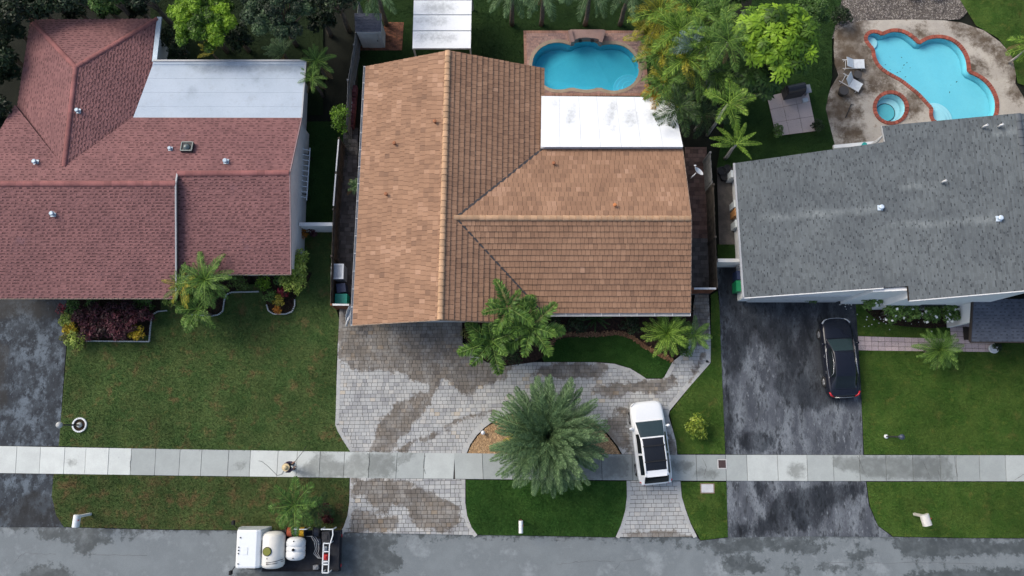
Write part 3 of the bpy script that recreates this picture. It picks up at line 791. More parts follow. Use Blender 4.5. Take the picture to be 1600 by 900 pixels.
def shingle(poly3, row=.165, dark_p=.42, tint_mul=1.0, dirn=None, split=.40, dk=(.22, .42), dw=(.08, .17), lw=(.10, .24), uw=(.2, .5), ut=(.5, .8)):
    """courses of laminated shingles: a plain upper half and a toothed lower half in every course"""
    P = [np.array(p, float) for p in poly3]
    n = np.zeros(3)
    for i in range(len(P)): n += np.cross(P[i], P[(i + 1) % len(P)])
    n /= np.linalg.norm(n)
    if n[2] < 0: n = -n
    u = np.cross([0, 0, 1.0], n); u /= np.linalg.norm(u); v = np.cross(n, u); O = P[0]
    q = [(float(np.dot(p - O, u)), float(np.dot(p - O, v))) for p in P]
    xs, ys = [p[0] for p in q], [p[1] for p in q]
    mb = MB(); y = min(ys); r = 0
    while y < max(ys):
        h = row * (split if r % 2 == 0 else 1 - split)
        band = clip_rect(q, min(xs) - 1, max(xs) + 1, y, y + h)
        if band:
            bx0, bx1 = min(p[0] for p in band), max(p[0] for p in band)
            x = min(xs) - rnd.random() * .3
            dark = False
            while x < bx1:
                if r % 2 == 0:
                    dark = (not dark) if rnd.random() < .85 else dark
                    ww = rnd.uniform(*dw) if dark else rnd.uniform(*lw)
                    hi, lo = (.010, .008) if dark else (.026, .020)
                    tn = rnd.uniform(*dk) if dark and rnd.random() < dark_p * 2 else rnd.uniform(.5, .9)  # dark gap tint paints in the shadow under the raised tabs
                else:
                    ww = rnd.uniform(*uw); hi, lo = .016, .004; tn = rnd.uniform(*ut)
                if x + ww > bx0:
                    c = clip_rect(band, x, x + ww, y, y + h)
                    if c and abs(area2(c)) > 1e-4:
                        if area2(c) < 0: c = c[::-1]
                        mb.tint = tn * tint_mul
                        t = [mb.vert(tuple(O + u * a + v * b + n * (.01 + hi + (lo - hi) * (b - y) / h))) for a, b in c]
                        mb.face(t)
                        if r % 2 == 0 and not dark:
                            l = [mb.vert(tuple(O + u * a + v * b)) for a, b in c]
                            for i in range(len(t)):
                                j = (i + 1) % len(t); mb.face((l[i], l[j], t[j], t[i]))
                x += ww
        y += h; r += 1
    return mb
def deck(faces, name, mat, parent, thick=.14):
    """roof boards: every face with a thickness"""
    mb = MB()
    for f in faces:
        P = [Vector(p) for p in f]
        nrm = Vector((0, 0, 0))
        for i in range(len(P)): nrm += P[i].cross(P[(i + 1) % len(P)])
        if nrm.z < 0: P = P[::-1]
        a = [mb.vert(p - Vector((0, 0, .012))) for p in P]; b = [mb.vert(p - Vector((0, 0, thick))) for p in P]
        mb.face(a); mb.face(b[::-1])
        for i in range(len(P)):
            j = (i + 1) % len(P); mb.face((b[i], b[j], a[j], a[i]))
    return mb.build(name, mat, parent)
def caps(a, b, name, mat, parent, step=.33, r=.13, lift=.02, sub=True):
    """half-round ridge tiles laid end to end"""
    a, b = Vector(a), Vector(b); d = b - a; n = max(1, round(d.length / step)); d /= n
    u = d.cross(Vector((0, 0, 1))).normalized(); up = u.cross(d).normalized()
    for k in range(n):
        mb = MB(); mb.tint = rnd.random(); mb.smooth = True
        rings = []
        for s, rr in ((0.0, r * 1.08), (.97, r * .96)):
            rings.append([a + d * (k + s) + u * (rr * math.cos(t)) + up * (rr * .62 * math.sin(t) + lift + (0.02 if s == 0 else 0)) for t in [math.pi * i / 6 for i in range(7)]])
        ids = mb.grid(rings); mb.smooth = False
        mb.poly(rings[0][::-1]); mb.poly(rings[1])
        mb.build(name, mat, parent)
def trim_line(pts, w, h, name, mat, parent):
    mb = MB()
    for a, b in zip(pts, pts[1:]): mb.bar(a, b, w, h)
    return mb.build(name, mat, parent)
def wall_prism(poly, z0, z1, name, mat, parent):
    mb = MB(); mb.prism(poly, z0, z1); return mb.build(name, mat, parent)

# ================================================================== centre house
ZE, ZR = 2.7, 4.7
wt, wb = U(572, 104, ZE), U(551, 508, ZE); et, eb = U(850, 107, ZE), U(846, 496, ZE)
rt, rb = U(700, 79, ZR), U(688, 499.5, ZR)
eb = (eb[0] + .05, 5.25, ZE)
pl_e = Plane3(rt, rb, et)
wr_w = pl_e.px(712, 340.5); ZW = wr_w[2]
wr_e = U(1080, 341.5, ZW)
wsw, wse = (1.62, 5.83, ZE), U(1078.5, 488.5, ZE)
wnw, wne = (1.72, 14.86, ZE), U(1066, 231, ZE)
hc = thing('house', 'centre house with orange-brown tiled cross-gabled roof', 'house', (0, 10, 0))
f_w = [wt, rt, rb, wb]
f_e = [rt, et, wnw, wr_w, wsw, eb, rb]
f_n = [wr_w, wnw, wne, wr_e]
f_s = [wr_w, wr_e, wse, wsw]
droof = deck([f_w, f_e, f_n, f_s], 'roof', M_deck, hc)
def tile_tint(base, spread, patch):
    def f(x, y):
        return min(1, max(0, base + patch * (.55 * max(0, fbm(x * .7 + 3, y * .7)) + .40 * max(-.2, fbm(x * 2.6, y * 2.6))) + rnd.gauss(0, spread)))
    return f
TW = [.23, .25, .27]
pw = lay_roof(f_w, .25, .305, .05, .012, .014, TW, tile_tint(.44, .10, .60), .012)
pe = lay_roof(f_e, .25, .305, .06, .012, .014, TW, tile_tint(.42, .09, .12), .012)
pn = lay_roof(f_n, .25, .305, .05, .012, .014, TW, tile_tint(.42, .10, .55), .012)
ps = lay_roof(f_s, .23, .308, .062, .012, .014, [.20, .23, .26], tile_tint(.43, .10, .12), .012)
emit(ps, 'roof_tile', 'roof_tiles_south', M_tile, droof, 300, pick=lambda p: p.top[0][1])
for q, nm in ((pw, 'roof_tiles_west'), (pe, 'roof_tiles_east'), (pn, 'roof_tiles_north')):
    emit(q, 'roof_tile', nm, M_tile, droof, 0)
caps(rb, rt, 'ridge_tile', M_tile_ridge, droof, .34, .15)
caps(Vector(wr_w) + Vector((-.1, 0, .02)), wr_e, 'ridge_tile', M_tile_ridge, droof, .33, .14)
M_valley = plain('valley_metal', (.06, .055, .055), .5)
trim_line([Vector(wr_w) + Vector((0, 0, .05)), Vector(wnw) + Vector((0, 0, .05))], .11, .05, 'valley_flashing', M_valley, droof)
trim_line([Vector(wr_w) + Vector((0, 0, .05)), Vector(wsw) + Vector((0, 0, .05))], .09, .05, 'valley_flashing', M_valley, droof)
# walls
wall_prism([(-7.75, 5.75), (1.15, 5.75), (1.15, 6.4), (8.85, 6.4), (8.85, 14.3), (1.25, 14.3), (1.25, 19.0), (-7.5, 19.0)], 0, 2.62, 'wall', M_walltan, hc)
mb = MB()
for yy in (5.78, 18.9):
    mb.poly([(-7.7, yy, 2.6), (1.1, yy, 2.6), (-3.5, yy, 4.55)]); mb.poly([(-7.7, yy + .12, 2.6), (-3.5, yy + .12, 4.55), (1.1, yy + .12, 2.6)])
mb.poly([(8.86, 6.4, 2.6), (8.86, 14.3, 2.6), (8.86, 10.5, 4.4)])
mb.build('gable_wall', M_walltan, hc)
mb = MB(); mb.box((-4.4, 5.72, 1.1), (4.9, .06, 2.2)); gd = mb.build('garage_door', M_trim, hc)
for k in range(4):
    mb = MB(); mb.box((-4.4, 5.68, .3 + k * .53), (4.8, .03, .48)); mb.build('door_panel', M_trim, gd)
mb = MB(); mb.box((4.6, 6.37, 1.4), (1.8, .05, 1.2)); w_ = mb.build('window', M_glassdark, hc)
mb = MB(); mb.box((4.6, 6.35, .76), (2.0, .12, .07)); mb.build('sill', M_trim, w_)
# gutters
def gutter(a, b, parent, w=.12, h=.11, out=(0, 0)):
    a, b = Vector(a) + Vector((out[0], out[1], -.04)), Vector(b) + Vector((out[0], out[1], -.04))
    d = (b - a).normalized(); u = Vector((d.y, -d.x, 0)) * (w / 2)
    mb = MB()
    for s in (-1, 1):
        mb.bar(a + u * s, b + u * s, .018, h)
    mb.bar(a - Vector((0, 0, h / 2 - .01)), b - Vector((0, 0, h / 2 - .01)), w, .02)
    g = mb.build('gutter', M_gutter, parent)
    n = int((b - a).length / .9)
    mb = MB()
    for k in range(n + 1):
        p = a.lerp(b, k / n); mb.bar(p - u * 1.1 + Vector((0, 0, h / 2)), p + u * 1.1 + Vector((0, 0, h / 2)), .03, .015)
    mb.build('bracket', M_trim, g)
gutter(wt, wb, hc, out=(-.07, 0)); gutter((1.9, wsw[1], ZE), wse, hc, w=.17, out=(0, -.09))
# front edge fascias
trim_line([Vector(wb) + Vector((0, -.02, -.06)), Vector(rb) + Vector((0, -.02, -.06)), Vector(eb) + Vector((0, -.02, -.06))], .03, .15, 'fascia', plain('fascia_tan', (.36, .26, .19), .7), hc)
trim_line([Vector(wne) + Vector((.02, 0, -.05)), Vector(wr_e) + Vector((.02, 0, -.05)), Vector(wse) + Vector((.02, 0, -.05))], .03, .15, 'fascia', MATS['fascia_tan'], hc)
# terracotta vent pots
M_pot = plain('vent_terracotta', (.33, .13, .06), .7); M_pot2 = plain('vent_orange', (.55, .20, .07), .7)
pl_w = Plane3(wt, rt, wb); pl_n = Plane3(wr_w, wnw, wne); pl_s = Plane3(wr_w, wr_e, wse)
for (x, y, pl, mm) in ((680, 192, pl_w, M_pot), (604, 305, pl_w, M_pot), (617, 226, pl_w, M_pot), (865, 257, pl_n, M_pot), (960, 322, pl_n, M_pot2)):
    p = Vector(pl.px(x, y)); mb = MB()
    mb.lathe([(.05, -.02), (.05, .20), (.09, .21), (.10, .28), (.06, .31)], p, 10); mb.build('vent_pipe', mm, hc)
# white patio roof over the back terrace
pr = [U(846, 150, 2.95), U(1051, 152, 2.95), U(1067.5, 229.5, 3.12), U(845, 229.5, 3.12)]
mb = MB(); mb.prism([(p[0], p[1]) for p in pr], 2.80, 2.90)
pro = mb.build('patio_roof', M_trim, hc)
fx = [0, .135, .284, .42, .567, .706, .86, 1.0]
pst = [U2(q, 3.0) for q in (ell(893, 180, 4, 14, rot=.25), ell(955, 175, 5, 18, rot=.35), ell(985, 185, 9, 10), ell(1017, 182, 5, 10), ell(868, 160, 2, 3), ell(957, 199, 2, 3))]
for k in range(7):
    mb = MB()
    A, B, C, D = [Vector(p) for p in pr]
    n0, n1 = fx[k] + .0007, fx[k + 1] - .0007
    c = [D.lerp(C, n0), D.lerp(C, n1), A.lerp(B, n1), A.lerp(B, n0)]
    m_ = 6; rows = []
    for i in range(m_ + 1):
        l_, r_ = c[0].lerp(c[3], i / m_), c[1].lerp(c[2], i / m_)
        rows.append([l_.lerp(r_, j / 4) for j in range(5)])
    ids = mb.grid(rows)
    ed = [rows[0][j] for j in range(5)] + [rows[i][4] for i in range(1, m_ + 1)] + [rows[m_][j] for j in (3, 2, 1, 0)] + [rows[i][0] for i in range(m_ - 1, 0, -1)]
    for i in range(len(ed)):
        a, b = ed[i], ed[(i + 1) % len(ed)]
        mb.poly([a - Vector((0, 0, .07)), b - Vector((0, 0, .07)), b, a])
    set_wet(mb, pst)
    mb.build('roof_panel', M_white_panel, pro)
for p in (pr[0], pr[1]):
    mb = MB(); mb.box((p[0] + (.2 if p is pr[0] else -.2), p[1] - .15, 1.45), (.1, .1, 2.9)); mb.build('post', M_trim, hc)
# satellite dish on the east gable
sd = thing('satellite_dish', 'small white satellite dish on the right gable edge of the tiled roof', 'dish', Vector(U(1081, 275, 3.3)))
sd.scale = (.85, .85, .85)
mb = MB(); mb.tube([(0, 0, -.2), (.10, .04, .05), (.2, .1, .3)], .028, 7); mb.tube([(-.05, -.12, -.1), (.16, .05, .2)], .02, 6); mb.build('mast', M_gutter, sd, True)
mb = MB(); Mx = Matrix.Rotation(R(38), 4, 'Y') @ Matrix.Rotation(R(-30), 4, 'X')
mb.lathe([(.02, 0), (.16, .02), (.27, .07), (.33, .12)], (.30, .12, .36), 20, Mx, cap=False); mb.build('reflector', M_trim, sd, True)
mb = MB(); mb.tube([(.25, .16, .33), (.12, .36, .5), (.10, .48, .55)], .018, 6); mb.box((.10, .50, .57), (.12, .07, .07)); mb.build('feed_arm', M_trim, sd, True)

# ================================================================== left house (red shingles)
hl = thing('house', 'left house with reddish shingle roof and pale flat roof at the back', 'house', (-19, 12, 0))
NW, NE, HP = U(48, 31, 2.6), U(246, 29.5, 2.6), U(118, 105, 3.9)
pl_ln = Plane3((-11.45, 16.47, 3.0), (-11.66, 13.06, 4.0), (-20.5, 16.47, 3.0))
RS = (-23.55, 13.42, 3.9)
FSW, FSE, FNW, FNE = U(208, 184.5, 2.95), U(470.5, 184.5, 3.0), U(240.5, 97, 2.66), U(477, 97, 2.70)
RR, RR2, RL, RL0 = U(452, 270, 4.0), U(277.5, 271.5, 4.0), U(275, 287, 4.2), (-28.2, 12.4, 4.2)
SL, SL0, SR, SR2 = U(275.5, 466, 2.6), (-28.2, 6.62, 2.6), U(453.5, 428.5, 2.6), U(272, 428.5, 2.6)
VW = U(25, 165, 2.66); W0 = U(-8, 228, 3.2)
def snap(f, pl): return [(p[0], p[1], pl.z(p[0], p[1])) for p in f]
faces_l = [[RR, FSE, FSW, RS, VW, W0, RL0, RL, RR2], [NW, HP, RS, VW], [NW, NE, HP], [NE, FNW, FSW, RS, HP], [RL0, RL, SL, SL0]]
faces_l[0] = snap(faces_l[0], pl_ln); faces_l[1] = snap(faces_l[1], Plane3(NW, HP, RS)); faces_l[3] = snap(faces_l[3], Plane3(NE, HP, RS))
face_low = [RR2, RR, SR, SR2]
dl_ = deck(faces_l + [face_low], 'roof', M_deck, hl, .16)
for f in faces_l + [face_low]:
    tag(shingle(f, .155, .42, split=.45, dk=(.15, .42), dw=(.10, .2), lw=(.08, .2)).build('shingles', M_shred, dl_), kind='stuff')
for a, b in ((RL0, RL), (RR2, RR)):
    caps(Vector(a) + Vector((0, 0, 0)), b, 'ridge_cap', M_shred_cap, dl_, .42, .15, -.012)
for a, b in ((NW, HP), (NE, HP), (HP, RS)):
    caps(a, b, 'hip_cap', M_shred_cap, dl_, .42, .13, -.012)
# stepped edge between the high and the low part
trim_line([Vector(RR2) + Vector((0, 0, .03)), Vector(RL) + Vector((0, 0, .02)), Vector(SL) + Vector((0, 0, .0))], .07, .10, 'rake_trim', M_gutter, hl)
mb = MB()
mb.poly([(RL[0] - .02, RL[1], 3.6), (SL[0] - .02, SL[1] + .02, 2.35), (SL[0] - .02, SL[1] + .02, 2.56), (RL[0] - .02, RL[1], 4.1)])
mb.build('step_wall', surf('step_board', (.06, .045, .045), rough=.8), hl)
trim_line([Vector(SL0) + Vector((0, -.02, -.06)), Vector(SL) + Vector((0, -.02, -.06))], .03, .13, 'fascia', M_walltan, hl)
trim_line([Vector(SR2) + Vector((0, -.02, -.06)), Vector(SR) + Vector((0, -.02, -.06))], .03, .13, 'fascia', M_walltan, hl)
trim_line([Vector(FSE) + Vector((.03, 0, -.04)), Vector(RR) + Vector((.03, 0, -.03)), Vector(SR) + Vector((.03, 0, -.03))], .04, .12, 'fascia', plain('fascia_rose', (.36, .25, .25), .7), hl)
trim_line([Vector(NE) + Vector((.12, .1, 0)), Vector(FNW) + Vector((.05, 0, .02))], .26, .10, 'gutter', M_metal, hl)
# walls: the east gable wall shows white
mb = MB(); e_ = -11.72
mb.poly([(e_, 8.3, 0), (e_, 16.6, 0), (e_, 16.6, 2.9), (e_, 13.06, 3.9), (e_, 8.3, 2.55)])
mb.poly([(e_ - .2, 8.3, 0), (e_ - .2, 8.3, 2.55), (e_ - .2, 13.06, 3.9), (e_ - .2, 16.6, 2.9), (e_ - .2, 16.6, 0)])
mb.build('gable_wall', M_wallg, hl)
wall_prism([(-27.6, 7.5), (-18.2, 7.5), (-18.2, 8.3), (e_ - .01, 8.3), (e_ - .01, 16.5), (-20.2, 16.5), (-20.2, 21.9), (-26.6, 21.9), (-26.8, 17), (-27.6, 17)], 0, 2.5, 'wall', M_wallg, hl)
wall_prism([(-20.2, 16.52), (-11.9, 16.52), (-11.9, 19.5), (-20.2, 19.5)], 0, 2.52, 'wall', M_wallg, hl)
mb = MB(); mb.box((-23.4, 7.46, 1.1), (4.6, .06, 2.2)); gd = mb.build('garage_door', M_trim, hl)
for k in range(4):
    mb = MB(); mb.box((-23.4, 7.42, .3 + k * .53), (4.5, .03, .48)); mb.build('door_panel', M_trim, gd)
# flat roof strips
fr = MB(); fr.poly([Vector(p) - Vector((0, 0, .10)) for p in (FNW, FSW, FSE, FNE)][::1])
for a, b in ((FNW, FNE), (FNE, FSE)):
    fr.poly([Vector(a) - Vector((0, 0, .25)), Vector(b) - Vector((0, 0, .25)), Vector(b), Vector(a)])
fro = fr.build('flat_roof', M_flat, hl)
ys_ = [0, .085, .30, .55, .80, 1.0]
fst = [U2(q, 2.8) for q in ([(290, 98), (477, 98), (475, 108), (440, 112), (400, 110), (330, 112), (300, 107)], ell(430, 107, 40, 6), ell(323, 110, 14, 3), ell(300, 145, 4, 10, rot=.4), ell(400, 122, 3, 8))]
for k in range(5):
    A, B, C, D = [Vector(p) for p in (FNW, FNE, FSE, FSW)]
    rows = []
    for i in range(5):
        t_ = ys_[k] + .0006 + (ys_[k + 1] - ys_[k] - .0012) * i / 4
        l_, r_ = A.lerp(D, t_), B.lerp(C, t_)
        rows.append([l_.lerp(r_, j / 24) + Vector((0, 0, .02 - .005 * (1 - i / 4) + (.05 if k == 0 and i < 3 else 0))) for j in range(25)])
    mb = MB(); mb.grid(rows)
    for row in (rows[0], rows[-1]):
        for a, b in zip(row, row[1:]): mb.poly([a - Vector((0, 0, .12)), b - Vector((0, 0, .12)), b, a])
    set_wet(mb, fst); mb.build('roofing_strip', M_flat, fro)
trim_line([Vector(FNW) + Vector((0, .04, .06)), Vector(FNE) + Vector((0, .04, .06))], .10, .14, 'roof_edge', M_gutter, fro)
trim_line([Vector(FNE) + Vector((.04, .0, .0)), Vector(FSE) + Vector((.04, 0, .0))], .07, .14, 'roof_edge', M_gutter, fro)
# roof vents and skylight
def vent(px, py, pl, parent, s=1.0, mat=M_metal):
    p = Vector(pl.px(px, py)); mb = MB()
    mb.box(p + Vector((0, 0, .03)), (.34 * s, .34 * s, .05)); mb.lathe([(.09 * s, .04), (.09 * s, .22 * s), (.15 * s, .23 * s), (.16 * s, .31 * s), (.10 * s, .36 * s)], p, 12)
    return mb.build('roof_vent', mat, parent)
pl_ls = Plane3(RL0, RL, SL); pl_le = Plane3(NE, HP, RS)
vent(57, 254, pl_ln, hl, .82); vent(267, 233, pl_ln, hl, .66); vent(354, 253, pl_ln, hl, .82); vent(84, 335, pl_ls, hl, .8); vent(123, 174, pl_le, hl, .75)
p = Vector(pl_ln.px(294, 232)); mb = MB(); Mr = Matrix.Translation(p) @ Matrix.Rotation(R(-14), 4, 'X') 
mb.box((0, 0, .10), (.62, .56, .20), 0, Mr); sk = mb.build('skylight', M_dark, hl)
mb = MB()
for a, b in (((-.29, -.26), (.29, -.26)), ((.29, -.26), (.29, .26)), ((.29, .26), (-.29, .26)), ((-.29, .26), (-.29, -.26))):
    mb.bar(Mr @ Vector((*a, .22)), Mr @ Vector((*b, .22)), .05, .05)
mb.build('frame', plain('skylight_frame', (.23, .26, .24), .5), sk)
mb = MB(); mb.lathe([(.2, .2), (.17, .28), (.1, .34), (.02, .36)], p, 14); mb.build('dome', plain('skylight_dome', (.10, .13, .13), .1, 0, .6), sk)

# ================================================================== right house (grey shingles)
hr = thing('house', 'right house with broad grey shingle roof and white walls', 'house', (20, 10, 0))
rNW, rSW = U(1148.5, 255, 2.5), U(1163, 465, 2.5)
pl_rw = Plane3(rNW, rSW, (25.1, 10.0, 6.65))
N1, N2, RN = pl_rw.px(1383, 222), pl_rw.px(1378, 197), pl_rw.px(1591, 177)
S1, S2, S3 = pl_rw.px(1381, 449.5), pl_rw.px(1419, 447), pl_rw.px(1421, 469.5)
RSo = (RN[0] + .12, 6.45, pl_rw.z(RN[0] + .12, 6.45))
f_rw = [rNW, N1, N2, RN, RSo, S3, S2, S1, rSW]
f_re = [RN, (RN[0] + 9, RN[1] + .2, RN[2] - 2.9), (RN[0] + 9.1, 6.4, RN[2] - 2.9), RSo]
PT0, PT1, PB1, PB0 = U(1521, 467, 3.0), (31, U(1521, 467, 3.0)[1], 3.0), (31, U(1517, 533.5, 2.5)[1] - .03, 2.5), U(1517, 533.5, 2.5)
f_po = [PT0, PT1, PB1, PB0]
dr_ = deck([f_rw, f_re], 'roof', M_deck, hr, .18)
zinc = [U2(q, 4.0) for q in ()]
def zline(x0, y0, x1, y1, w):
    return [pl_rw.px(x0, y0 - w * .3)[:2], pl_rw.px(x1, y1 - w)[:2], pl_rw.px(x1, y1 + w)[:2], pl_rw.px(x0, y0 + w * .3)[:2]]
zinc = [zline(1190, 342, 1370, 327, 4), zline(1450, 350, 1552, 342, 5), zline(1405, 293, 1465, 288, 3), zline(1390, 352, 1450, 349, 4), zline(1555, 210, 1590, 205, 2)]
mbr = shingle(f_rw, .155, .28, split=.30, dk=(.10, .4), dw=(.07, .15), lw=(.16, .34), uw=(.15, .34), ut=(.45, .82)); set_wet(mbr, zinc)
tag(mbr.build('shingles', M_shgrey, dr_), kind='stuff')
tag(shingle(f_re, .17, .42).build('shingles', M_shgrey, dr_), kind='stuff')
caps(RSo, RN, 'ridge_cap', surf('shingle_grey_cap', (.11, .125, .14), (.09, .102, .116), 1.5, .9, fine=(40, .14)), dr_, .42, .14, -.012)
dp_ = deck([f_po], 'porch_roof', plain('porch_board', (.06, .05, .045), .7), hr, .16)
tag(shingle(f_po, .17, .5).build('shingles', M_shdark, dp_), kind='stuff')
trim_line([Vector(PT0) + Vector((-.03, 0, -.04)), Vector(PB0) + Vector((-.03, 0, -.04))], .06, .18, 'barge_board', plain('brown_board', (.045, .035, .03), .7), hr)
trim_line([Vector(PB0) + Vector((0, -.03, -.05)), Vector(PB1) + Vector((0, -.03, -.05))], .06, .14, 'fascia', MATS['brown_board'], hr)
trim_line([Vector(rNW) + Vector((-.05, 0, -.03)), Vector(rSW) + Vector((-.05, 0, -.03))], .10, .12, 'gutter', M_gutter, hr)
trim_line([Vector(rSW) + Vector((0, -.03, -.05)), Vector(S1) + Vector((0, -.03, -.05))], .05, .14, 'fascia', M_trim, hr)
trim_line([Vector(S3) + Vector((0, -.03, -.05)), Vector(RSo) + Vector((0, -.03, -.05))], .05, .14, 'fascia', M_trim, hr)
trim_line([Vector(N1) + Vector((0, .02, -.05)), Vector(N2) + Vector((0, .02, -.05))], .05, .14, 'fascia', M_gutter, hr)
# walls that follow the roof slope
def slope_wall(x0, x1, y0, y1, name, base=0.0, drop=.20):
    mb = MB()
    q = [(x0, y0), (x1, y0), (x1, y1), (x0, y1)]
    a = [mb.vert((*p, base)) for p in q]; b = [mb.vert((*p, pl_rw.z(*p) - drop)) for p in q]
    mb.face(b)
    for i in range(4): mb.face((a[i], a[(i + 1) % 4], b[(i + 1) % 4], b[i]))
    return mb.build(name, M_wallw, hr)
slope_wall(12.6, 19.75, 6.86, 7.06, 'wall'); slope_wall(12.6, 12.8, 7.06, 13.9, 'wall'); slope_wall(12.8, 25, 13.8, 14.0, 'wall')
wx0 = U(1362, 484, 0)[0]; wy0 = U(1362, 484, 0)[1]
slope_wall(wx0, 25.0, wy0, 7.05, 'wall', 0, .19)
slope_wall(18.35, wx0, 6.70, 6.85, 'wall', 0, .19)
px_ = U(1478, 500, 0)[0]
wall_prism([(px_, U(1484, 512, 0)[1]), (px_ + .2, U(1484, 512, 0)[1]), (px_ + .2, wy0), (px_, wy0)], 0, 2.75, 'porch_wall', M_wallw, hr)
mb = MB(); mb.box((15.6, 6.83, 1.1), (5.0, .05, 2.2)); gd = mb.build('garage_door', M_trim, hr)
for k in range(4):
    mb = MB(); mb.box((15.6, 6.80, .3 + k * .53), (4.9, .03, .48)); mb.build('door_panel', M_trim, gd)
wq = U(1447, 478, .9); mb = MB(); mb.box((U(1432, 480, 1.2)[0] + .55, wy0 - .03, 1.55), (1.25, .06, 1.0)); w_ = mb.build('window', M_glassdark, hr)
mb = MB(); mb.box((U(1432, 480, 1.2)[0] + .55, wy0 - .07, 1.0), (1.45, .16, .08)); mb.build('sill', M_wallw, w_)
for q in ((1375, 325), (1560, 342)): vent(*q, pl_rw, hr, .8, plain('vent_white', (.62, .72, .82), .4))
for q, l in (((1471, 286), .5), ((1535, 200), .4), ((1559, 199), .4)):
    p = Vector(pl_rw.px(*q)); mb = MB(); mb.tube([p, p + Vector((-.02, 0, .3)), p + Vector((.04, .03, .42))], .06, 8); mb.build('vent_pipe', M_trim, hr)
# ------------------------------------------------------------------ pools
M_brick = surf('deck_brick', (.40, .265, .225), (.33, .215, .185), 1.5, .85, fine=(30, .14), tint=[(0, (.62, .62, .66)), (.5, (1, 1, 1)), (1, (1.32, 1.22, 1.15))], spots=[(1.1, .58, .72, (.30, .23, .21))])
M_coping = surf('coping_tan', (.42, .33, .24), (.36, .28, .20), 3, .8, fine=(30, .1))
M_brickred = surf('coping_red', (.33, .095, .065), (.27, .078, .055), 4, .8, fine=(30, .12), tint=[(0, (.7, .7, .7)), (1, (1.25, 1.2, 1.15))])
def plaster(name, c1, c2):
    return surf(name, c1, c2, .8, .7, fine=(9, .04))
M_plC = plaster('pool_plaster_deep', (.115, .57, .69), (.10, .53, .66)); M_plR = plaster('pool_plaster_light', (.23, .62, .72), (.205, .59, .70))
M_plS = plaster('pool_plaster_shelf', (.50, .74, .80), (.46, .71, .78))
def water_mat(name, tintc):
    m = bpy.data.materials.new(name); t = NT(m)
    fr = t.n.new('ShaderNodeFresnel'); fr.inputs['IOR'].default_value = 1.33
    nb = t.bump(t.noise(3.2, 4, .6, dist=1.2), .02, .5); t.l.new(nb, fr.inputs['Normal'])
    tr = t.n.new('ShaderNodeBsdfTransparent'); tr.inputs['Color'].default_value = (*tintc, 1)
    gl = t.n.new('ShaderNodeBsdfGlossy'); gl.inputs['Roughness'].default_value = .04; t.l.new(nb, gl.inputs['Normal'])
    mx = t.n.new('ShaderNodeMixShader'); gb = t.n.new('ShaderNodeNewGeometry').outputs['Backfacing']; t.l.new(t.math('MULTIPLY', fr.outputs[0], t.math('SUBTRACT', 1.0, gb)), mx.inputs[0]); t.l.new(tr.outputs[0], mx.inputs[1]); t.l.new(gl.outputs[0], mx.inputs[2])
    t.l.new(mx.outputs[0], t.out.inputs['Surface']); return m
M_waterC, M_waterR = water_mat('water_blue', (.66, .92, .97)), water_mat('water_cyan', (.80, .96, .98))
def pool(name, label, outline, depthf, plast, water, parent_loc, zw=-.13):
    t = thing(name, label, 'pool', parent_loc)
    if area2(outline) < 0: outline = outline[::-1]
    mb = MB(); n = len(outline); mb.smooth = True
    top = [mb.vert((*p, -.005)) for p in outline]; bot = []
    inn = offset_loop(outline, -.16)
    mid = [mb.vert((*p, max(-.9, depthf(*p) + .14))) for p in outline]
    bot = [mb.vert((*p, depthf(*p))) for p in inn]
    for A, B in ((top, mid), (mid, bot)):
        for i in range(n): j = (i + 1) % n; mb.face((A[j], A[i], B[i], B[j]))
    mb.smooth = False
    mb.face(bot); mb.build('basin', plast, t)
    mb = MB(); mb.poly([(*p, zw) for p in offset_loop(outline, -.004)]); mb.build('water', water, t)
    return t
pc = pool('swimming_pool', 'blue lobed swimming pool behind the centre house', POOL_C, lambda x, y: -.85 if x < 2.0 else (-.85 + (x - 2.0) * .16 if x < 4.5 else -.45), M_plC, M_waterC, (4, 18.3, 0))
c0 = U(984, 135, 0)
for r_, z_ in ((.92, -.40), (.68, -.31), (.42, -.22)):
    mb = MB(); mb.lathe([(r_, -1.2), (r_, z_ - .02), (r_ - .03, z_)], (c0[0], c0[1], 0), 28); mb.build('step', plaster('pool_step', (.18, .60, .74), (.17, .57, .72)), pc)
def coping(outline, w, zt, zb, name, mat, parent, step=.0, inner=.03):
    """ring of coping stones round an outline"""
    if area2(outline) < 0: outline = outline[::-1]
    pts = []
    for i in range(len(outline)):
        a, b = Vector(outline[i]), Vector(outline[(i + 1) % len(outline)])
        k = max(1, int((b - a).length / step)) if step else 1
        pts += [tuple(a.lerp(b, j / k)) for j in range(k)]
    ip, op = offset_loop(pts, -inner), offset_loop(pts, w)
    mb = MB(); n = len(pts); g = .06 if step else 0
    for i in range(n):
        j = (i + 1) % n; mb.tint = rnd.random()
        A, B, C, D = [Vector(q) for q in (ip[i], op[i], op[j], ip[j])]
        A2, B2, C2, D2 = A.lerp(D, g), B.lerp(C, g), C.lerp(B, g), D.lerp(A, g)
        t = [mb.vert((q.x, q.y, zt)) for q in (A2, B2, C2, D2)]; l = [mb.vert((q.x, q.y, zb)) for q in (A2, B2, C2, D2)]
        mb.face(t)
        for k in range(4): mb.face((l[k], l[(k + 1) % 4], t[(k + 1) % 4], t[k]))
    return mb.build(name, mat, parent)
coping(POOL_C, .17, .035, -.05, 'coping', M_coping, pc)
pdk = holed('pool_deck', POOLDECK, [POOL_C], .004, M_joint)
tag(pdk, 'pinkish brick deck around the centre pool', 'deck', kind='structure')
